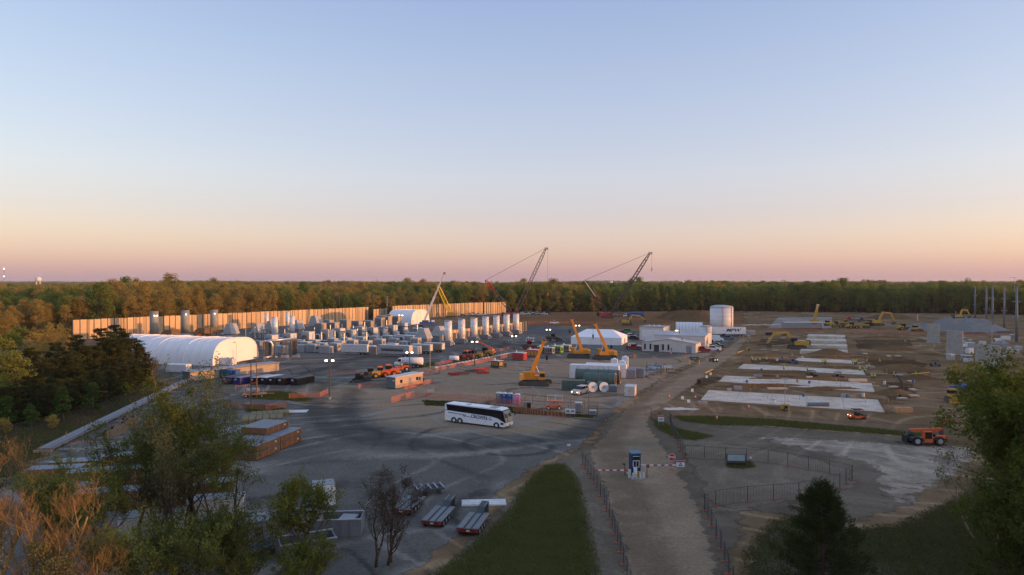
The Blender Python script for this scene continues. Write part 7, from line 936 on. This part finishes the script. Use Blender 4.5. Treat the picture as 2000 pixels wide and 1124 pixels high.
def cart(p, rz, label, m, driver=False): t = thing('utility_cart', label, 'cart', p, rz); wheels(t, [(x, y) for x in (-1.1, 1.1) for y in (-.6, .6)], .32, .24, DGREY); part(t, 'body', m, bx(0, 0, .35, 3.0, 1.3, .35)); part(t, 'bonnet', m, bx(1.2, 0, .7, .7, 1.2, .3, 0, .1, .05)); part(t, 'seat', BLACK, bx(.1, 0, .7, .5, 1.2, .6)); part(t, 'roof', BLACK, bx(0, 0, 1.85, 1.8, 1.3, .08)); part(t, 'frame', DGREY, *[bx(x, y, .7, .06, .06, 1.15) for x in (-.8, .8) for y in (-.58, .58)]); part(t, 'cargo_bed', DGREY, bx(-1.2, 0, .7, .8, 1.2, .3)); [part(t, 'headlight', HEADL if driver else OFFW, bx(1.56, y, .72, .05, .2, .12)) for y in (-.45, .45)]; return t
cart(G(1674, 819), R(182), 'utility cart with dark roof and lit lamps on the haul road', ORED, True); cart(G(1585, 738), R(175), 'black utility cart left of its twin on the strips', BLACK); cart(G(1636, 741), R(170), 'black utility cart right of its twin on the strips', BLACK); cart(G(1826, 716), R(-30), 'dark utility cart beside the biggest pier', DGREY); cart(G(1393, 707), R(-70), 'utility cart with lit amber bar on the road', DGREY, True); cart(G(1548, 710), R(0), 'blue grey compactor cart among the workers', BLUE)
def light_tower(px, py, top, label): x, y = G(px, py); h = ZZ(top, y); t = thing('light_tower', label, 'light tower', (x, y), R(-10)); part(t, 'body', YELLOW, bx(0, 0, .35, 1.5, 1., .9)); part(t, 'panel', BLACK, bx(.1, -.52, .5, .6, .04, .5)); wheels(t, [(0, -.6), (0, .6)], .32, .2); part(t, 'mast', GREY, cy((0, 0, 1.2), (0, 0, h), .06, n=6)); part(t, 'lamp_bar', DGREY, bx(0, 0, h - .1, 1.3, .1, .1)); [part(t, 'lamp', OFFW, bx(q, -.1, h - .35, .3, .15, .3)) for q in (-.5, -.15, .2, .55)]
light_tower(1533, 802, 739, 'yellow light tower with tall mast on the widest slab edge'); light_tower(1462, 686, 655, 'small yellow light tower beside the road')
def canopy(px, py, m, label): t = thing('pop_up_canopy', label, 'canopy', G(px, py), R(5)); V = [(-1.9, -1.9, 2.2), (1.9, -1.9, 2.2), (1.9, 1.9, 2.2), (-1.9, 1.9, 2.2), (0, 0, 3.1), (-1.9, -1.9, 1.95), (1.9, -1.9, 1.95), (1.9, 1.9, 1.95), (-1.9, 1.9, 1.95)]; part(t, 'roof', m, (V, [(0, 1, 4), (1, 2, 4), (2, 3, 4), (3, 0, 4), (0, 5, 6, 1), (1, 6, 7, 2), (2, 7, 8, 3), (3, 8, 5, 0)])); [part(t, 'leg', GREY, cy((a, b, 0), (a, b, 2.2), .04, n=5)) for a in (-1.8, 1.8) for b in (-1.8, 1.8)]
canopy(1880, 775, BLUE, 'blue pop up canopy beside the small bulldozer')
def pallet(px, py, m, label, s=(1.6, 1.2, .8), rz=0, name='material_pallet'): t = thing(name, label, 'pallet', G(px, py), R(rz)); part(t, 'load', m, bx(0, 0, .15, *s)); part(t, 'pallet', WOOD, bx(0, 0, 0, s[0], s[1], .15)); part(t, 'strap', DGREY, bx(0, 0, .15 + s[2], .08, s[1] + .02, .02)); return t
for a in ((1480, 738, GREY, 'grey rebar bundle on the second slab', (2.2, 1., .6)), (1441, 763, GREY, 'grey rebar bundle on the widest slab', (1.8, 1., .9)), (1424, 764, PALE, 'pale hose coil box on the widest slab', (.9, .8, .5)), (1763, 806, WOOD, 'bundle of timber boards beside the trench', (3.4, 1.2, .9)), (1518, 761, BEIGE, 'tan board stack between the two widest slabs', (4.6, 1.2, .25)), (1648, 779, PALE, 'pale formwork stack on the widest slab', (1., .8, .9)), (1654, 779, GREY, 'grey formwork stack on the widest slab', (.8, .8, 1.)), (1675, 746, BEIGE, 'long tan timber stack by the workers', (4.5, 1., .6)), (1580, 742, BEIGE, 'tan board leaning near the carts', (1.6, 1., .8)), (1502, 656, BLACK, 'black tank on the dirt before the orange netting', (3.0, 1.6, 1.4)), (1533, 656, BLACK, 'second black tank on the dirt before the netting', (3.0, 1.6, 1.4)), (1806, 664, PALE, 'pale material pile by the farthest pier', (3, 1.5, .7)), (1372, 790, GREY, 'grey blocks at the corner of the widest slab', (2.0, 1., .5))): pallet(a[0], a[1], a[2], a[3], a[4])
t = thing('pipe_roll', 'rolled blue grey pipe lying on the widest slab', 'pipe', G(1597, 797), R(-3)); part(t, 'roll', mat('roll_blue', (.10, .17, .21), .6), cy((-2.2, 0, .75), (2.2, 0, .75), .38, n=14)); part(t, 'end_cap', PALE, cy((-2.25, 0, .75), (-2.2, 0, .75), .4, n=14)); part(t, 'chock', WOOD, bx(0, -.4, .35, 3.6, .15, .15))
rg = random.Random(4)
for i in range(34):
    px, py = rg.uniform(1850, 1990), rg.uniform(662, 708); px = px if py > 680 or px > 1880 else px; p = G(px, py); m = rg.choice([OFFW, PALE, SHADE, GREY, BLACK, WHITE, TAN]); t = thing('supply_crate', {OFFW: 'off white crate in the supply yard behind the concrete piers', PALE: 'pale grey crate in the supply yard behind the concrete piers', SHADE: 'slate grey crate in the supply yard behind the piers', GREY: 'dark grey crate in the supply yard behind the piers', BLACK: 'black crate in the supply yard behind the piers', WHITE: 'bright white crate in the supply yard behind the piers', TAN: 'tan crate in the supply yard behind the piers'}[m], 'crate', p, R(rg.uniform(-30, 30)), 'crates in the supply yard'); a, b, c = rg.uniform(1.2, 3.4), rg.uniform(1., 2.), rg.uniform(.7, 2.0); part(t, 'box', m, bx(0, 0, .12, a, b, c)); part(t, 'lid', OFFW, bx(0, 0, c + .12, a * .96, b * .96, .05)); part(t, 'pallet', WOOD, bx(0, 0, 0, a, b, .12))
for i, (px, py, L0) in enumerate(((1905, 652, 9), (1942, 655, 8), (1962, 650, 9), (1990, 655, 7), (1890, 652, 7))): steel_bundle(G(px, py), R(5 * i), ('dark steel beams stacked below the stone heap', 'steel beams stacked between the columns', 'steel beams stacked under the thickest column', 'rusty steel beams at the right of the columns', 'brown steel beams beside the stone heap')[i], (DGREY, GREY, DGREY, RUST, BROWN)[i], L0, 5)
for i, (px, py, rz, m) in enumerate(((1618, 637, 20, YELLOW), (1634, 640, -15, YELLOW), (1648, 636, 160, YELLOW), (1664, 642, 10, YELLOW), (1690, 641, 180, YELLOW), (1765, 645, 0, YELLOW), (1790, 648, 10, YELLOW))): (loader if i % 2 else dozer)(G(px, py), R(rz), m, ('yellow bulldozer at the left of the far machine park', 'yellow wheel loader second in the far machine park', 'yellow bulldozer in the middle of the far machine park', 'yellow wheel loader before the middle bulldozer', 'yellow bulldozer at the right of the far machine park', 'yellow wheel loader left of the low stone heap', 'yellow bulldozer right before the low stone heap')[i], 1.2)
truck(G(1672, 627), R(180), RED, 'red flatbed lorry at the forest edge', 'flat', RED, 9); truck(G(1696, 629), R(180), DGREY, 'dark flatbed lorry behind the red one', 'flat', DGREY, 8)
for i in range(9): px = 1455 + 7.5 * i; steel_bundle(G(px, 637 - .6 * (i % 3)), R(20 * (i % 3)), 'bundle of pale precast pieces stored beside the far road', OFFW if i % 2 else BEIGE, 3.6, 4, 'precast_bundle')
for o in [o for o in COL.objects if o.name.startswith('precast_bundle')]: o['group'] = 'precast bundles in the far store'
for i, (px, py) in enumerate(((1345, 790), (1333, 783), (1352, 768), (1380, 741), (1388, 735))): board(px, py, .6, .7, .3, ('white sandbag board at the lower end of the road barrier', 'pink white board at the road edge', 'tilted white board second along the road edge', 'white board beside the black bin', 'white board at the yellow barrier end')[i], None, (), 1)
def pole_barrier(pts, label): a, b = np.array(G(*pts[0])), np.array(G(*pts[1])); d = b - a; t = thing('edge_barrier', label, 'barrier', a); part(t, 'rail', YELLOW, bar((0, 0, .9), (*d, .9), .2, .25)); [part(t, 'stand', DGREY, cy((*(d * f), 0), (*(d * f), .95), .08, n=6)) for f in (0, .33, .66, 1)]
pole_barrier([(1377, 735), (1392, 728)], 'yellow edge barrier where the road passes the slabs'); pole_barrier([(1440, 694), (1452, 690)], 'yellow edge barrier farther up the road'); pole_barrier([(1780, 737), (1815, 734)], 'yellow hose barrier across the dirt right of the slabs')
for i, (px, py) in enumerate(((1335, 706), (1346, 711), (1365, 712), (1445, 660), (1452, 661), (1306, 722), (1298, 728))): t = thing('bollard', 'yellow bollard standing in the yard before the office', 'bollard', G(px, py), 0, 'yellow bollards in the yard'); part(t, 'post', YELLOW, cy((0, 0, 0), (0, 0, 1.3), .22, n=10)); part(t, 'cap', YELLOW, dome(0, 0, 1.3, .22, .1, 10, 3))
for px, py, lb in ((1358, 779, 'orange traffic cone beside the road bend'), (1462, 798, 'orange traffic cone in front of the widest slab'), (1310, 692, 'orange traffic cone before the office'), (1340, 691, 'orange traffic cone right of the office pole'), (1400, 820, 'orange traffic cone on the grass swale'), (1307, 778, 'orange traffic cone at the road edge by the shed')): t = thing('traffic_cone', lb, 'cone', G(px, py)); part(t, 'cone', SAFE, cy((0, 0, .05), (0, 0, .9), .24, .05, 10)); part(t, 'base', BLACK, bx(0, 0, 0, .55, .55, .05)); part(t, 'band', WHITE, cy((0, 0, .45), (0, 0, .6), .165, .135, 10))
t = thing('skip', 'green skip against the office wall', 'skip', G(1318, 688), R(-20)); part(t, 'tub', GREEN, bx(0, 0, .1, 2.4, 1.6, 1.3, 0, -.25, 0)); part(t, 'rim', GREEN, bx(0, 0, 1.4, 3.0, 1.7, .08)); part(t, 'foot', DGREY, bx(0, 0, 0, 2., 1.4, .1))
t = thing('green_machine', 'green mower with frame before the office', 'machine', G(1356, 703), R(-15)); part(t, 'deck', DKGRN, bx(0, 0, .5, 3.2, 1.6, .5)); part(t, 'frame', GREEN, *[bx(x, y, 1.0, .1, .1, 1.0) for x in (-1, 1) for y in (-.6, .6)], bx(0, 0, 2.0, 2.2, 1.4, .1)); wheels(t, [(x, y) for x in (-1.1, 1.1) for y in (-.75, .75)], .45, .3)
for i in range(46):
    py = rg.uniform(656, 765); px = rg.uniform(1470, 1800); p = G(px, py); a = rg.uniform(2.5, 7); t = thing('timber_plank', 'loose timber plank lying in the dirt round the foundation strips', 'plank', p, R(rg.choice([0, -3, 2, 85, 40])), 'loose planks on the dirt'); part(t, 'board', WOOD if i % 2 else BEIGE, bx(0, 0, .015, a, .3, .09)); part(t, 'cleat', WOOD, bx(a * .3, 0, .105, .12, .34, .05))
for i in range(26):
    px, py = rg.uniform(1440, 1760), rg.uniform(700, 800); t = thing('survey_stake', 'thin survey stake planted round the foundation strips', 'stake', G(px, py), 0, 'survey stakes'); part(t, 'stick', WOOD, bx(0, 0, 0, .06, .06, 1.4)); part(t, 'ribbon', SAFE if i % 2 else HIVIS, bx(0, -.01, 1.25, .09, .08, .18))
for i, (px, py, w_) in enumerate(((1490, 756, 14), (1620, 762, 10), (1530, 729, 12), (1640, 720, 9), (1600, 742, 12), (1690, 700, 9), (1500, 696, 9), (1720, 660, 12), (1620, 700, 9), (1480, 672, 8))): heap('spoil_heap', px, py, w_, 1.3, .75, GM_SPOIL, ('ragged spoil ridge beside the widest slab', 'spoil ridge between the slabs left of the trench', 'spoil ridge behind the second slab', 'spoil ridge in front of the worker strip', 'long spoil ridge below the carts', 'spoil ridge right of the worker strip', 'spoil ridge left of the raised beams', 'spoil ridge before the orange netting', 'spoil ridge beside the raised beam with earth on it', 'spoil ridge near the small light tower')[i], .4, 60 + i)
for i in range(54):
    px, py = rg.uniform(1455, 1800), rg.uniform(658, 790); k = i % 3; p = G(px, py); rz = R(rg.choice([0, -3, 5, 88, 30]))
    if k == 0: t = thing('rebar_bundle', 'bundle of dark rebar lying among the foundation strips', 'rebar', p, rz, 'rebar bundles on the dirt'); part(t, 'bars', RUST, *[cy((-2.2, -.2 + .1 * q, .16 + .05 * (q % 2)), (2.2, -.2 + .1 * q, .16 + .05 * (q % 2)), .04, n=4) for q in range(5)]); part(t, 'bearer', WOOD, bx(-1, 0, 0, .15, .8, .12), bx(1, 0, 0, .15, .8, .12))
    elif k == 1: t = thing('formwork_stack', 'stack of tan formwork panels among the foundation strips', 'formwork', p, rz, 'formwork stacks on the dirt'); [part(t, 'panel', BEIGE if q % 2 else WOOD, bx(.03 * q, 0, .1 + .09 * q, 1.9, 1.1, .08)) for q in range(4)]; part(t, 'bearer', WOOD, bx(-.6, 0, 0, .12, 1.0, .1), bx(.6, 0, 0, .12, 1.0, .1))
    else: t = thing('site_barrel', 'small upright drum standing among the foundation strips', 'drum', p, rz, 'drums on the dirt'); part(t, 'drum', (BLUE, GREY, OFFW)[i % 9 // 3], cy((0, 0, 0), (0, 0, .9), .3, n=12)); part(t, 'lid', DGREY, cy((0, 0, .9), (0, 0, .94), .31, n=12))
# ---- people
def person_meshes():
    J = {'pelvis': (0, 0, .95), 'chest': (0, 0, 1.32), 'neck': (0, 0, 1.50), 'head': (0, -.01, 1.64), 'top': (0, 0, 1.74), 'sl': (.19, 0, 1.42), 'el': (.27, .02, 1.15), 'hl': (.25, -.14, .93), 'sr': (-.19, 0, 1.42), 'er': (-.28, -.02, 1.16), 'hr': (-.22, -.26, 1.06), 'kl': (.11, -.03, .5), 'al': (.12, .03, .08), 'tl': (.13, -.16, .03), 'kr': (-.11, .02, .5), 'ar': (-.13, .06, .08), 'tr': (-.14, -.13, .03), 'pl': (.1, 0, .9), 'pr': (-.1, 0, .9)}
    Ed = [('pelvis', 'chest'), ('chest', 'neck'), ('neck', 'head'), ('head', 'top'), ('chest', 'sl'), ('sl', 'el'), ('el', 'hl'), ('chest', 'sr'), ('sr', 'er'), ('er', 'hr'), ('pelvis', 'pl'), ('pl', 'kl'), ('kl', 'al'), ('al', 'tl'), ('pelvis', 'pr'), ('pr', 'kr'), ('kr', 'ar'), ('ar', 'tr')]; Rr = {'pelvis': .15, 'chest': .17, 'neck': .06, 'head': .10, 'top': .07, 'sl': .075, 'sr': .075, 'el': .05, 'er': .05, 'hl': .04, 'hr': .04, 'pl': .095, 'pr': .095, 'kl': .065, 'kr': .065, 'al': .05, 'ar': .05, 'tl': .04, 'tr': .04}
    ks = list(J); me = bpy.data.meshes.new('body'); me.from_pydata([J[k] for k in ks], [(ks.index(a), ks.index(b)) for a, b in Ed], []); o = bpy.data.objects.new('body', me); COL.objects.link(o); o.modifiers.new('skin', 'SKIN'); sk = me.skin_vertices[0] if me.skin_vertices else None
    if sk is None: bm_ = bmesh.new(); bm_.from_mesh(me); bm_.verts.layers.skin.verify(); bm_.to_mesh(me); bm_.free(); sk = me.skin_vertices[0]
    for i, k in enumerate(ks): sk.data[i].radius = (Rr[k], Rr[k]); sk.data[i].use_root = (k == 'pelvis')
    s = o.modifiers.new('sub', 'SUBSURF'); s.levels = 1; s.render_levels = 1; dg = bpy.context.evaluated_depsgraph_get(); out = bpy.data.meshes.new_from_object(o.evaluated_get(dg)); bpy.data.objects.remove(o); out.materials.clear(); [out.materials.append(m) for m in (TROUS, SKIN, mat('shirt', (.10, .11, .13), .9))]
    for p in out.polygons: z = p.center.z; p.material_index = 1 if z > 1.5 or (abs(p.center.x) > .2 and z < 1.08) else (2 if z > .98 else 0)
    vest = mesh_of('vest', [cy((0, 0, .98), (0, 0, 1.46), .215, .2, 14, cap=False)], True); vest.materials.append(HIVIS); hat = mesh_of('hard_hat', [dome(0, -.01, 1.68, .135, .13, 14, 4), cy((0, -.03, 1.67), (0, -.03, 1.69), .165, n=14)], True); hat.materials.append(OFFW); return out, vest, hat
PM = person_meshes()
def person(px, py, rz, label='person in hi vis vest and hard hat standing among the foundation strips', group='workers on the foundation strips'): t = thing('person', label, 'person', G(px, py), rz, group); ob('body', PM[0], None, t); ob('vest', PM[1], None, t); ob('hard_hat', PM[2], None, t)
for px, py in ((1470, 709), (1476, 709.5), (1484, 709), (1497, 708), (1468, 706), (1606, 712), (1610, 712.5), (1613, 711.5), (1665, 713), (1669, 713.5), (1673, 712.5), (1577, 728), (1679, 727), (1688, 730), (1696, 723), (1531, 725), (1703, 742), (1708, 742), (1746, 739), (1788, 739), (1718, 712), (1693, 712), (1562, 631), (1464, 667)): person(px, py, rg.uniform(0, 6))
# ================================================================== the air
def haze():
    o = ob('haze', mesh_of('haze', [bx(0, 3600, -3, 13000, 8400, 66)])); m = bpy.data.materials.new('haze'); m.use_nodes = True; n = m.node_tree.nodes; n.remove(n['Principled BSDF']); v = n.new('ShaderNodeVolumePrincipled'); v.inputs['Color'].default_value = (.92, .90, .93, 1); v.inputs['Density'].default_value = 5.0e-5; v.inputs['Anisotropy'].default_value = .2; m.node_tree.links.new(v.outputs[0], n['Material Output'].inputs['Volume']); o.data.materials.append(m); tag(o, 'thin evening haze over the site and woods', 'haze', None, 'stuff')
haze()
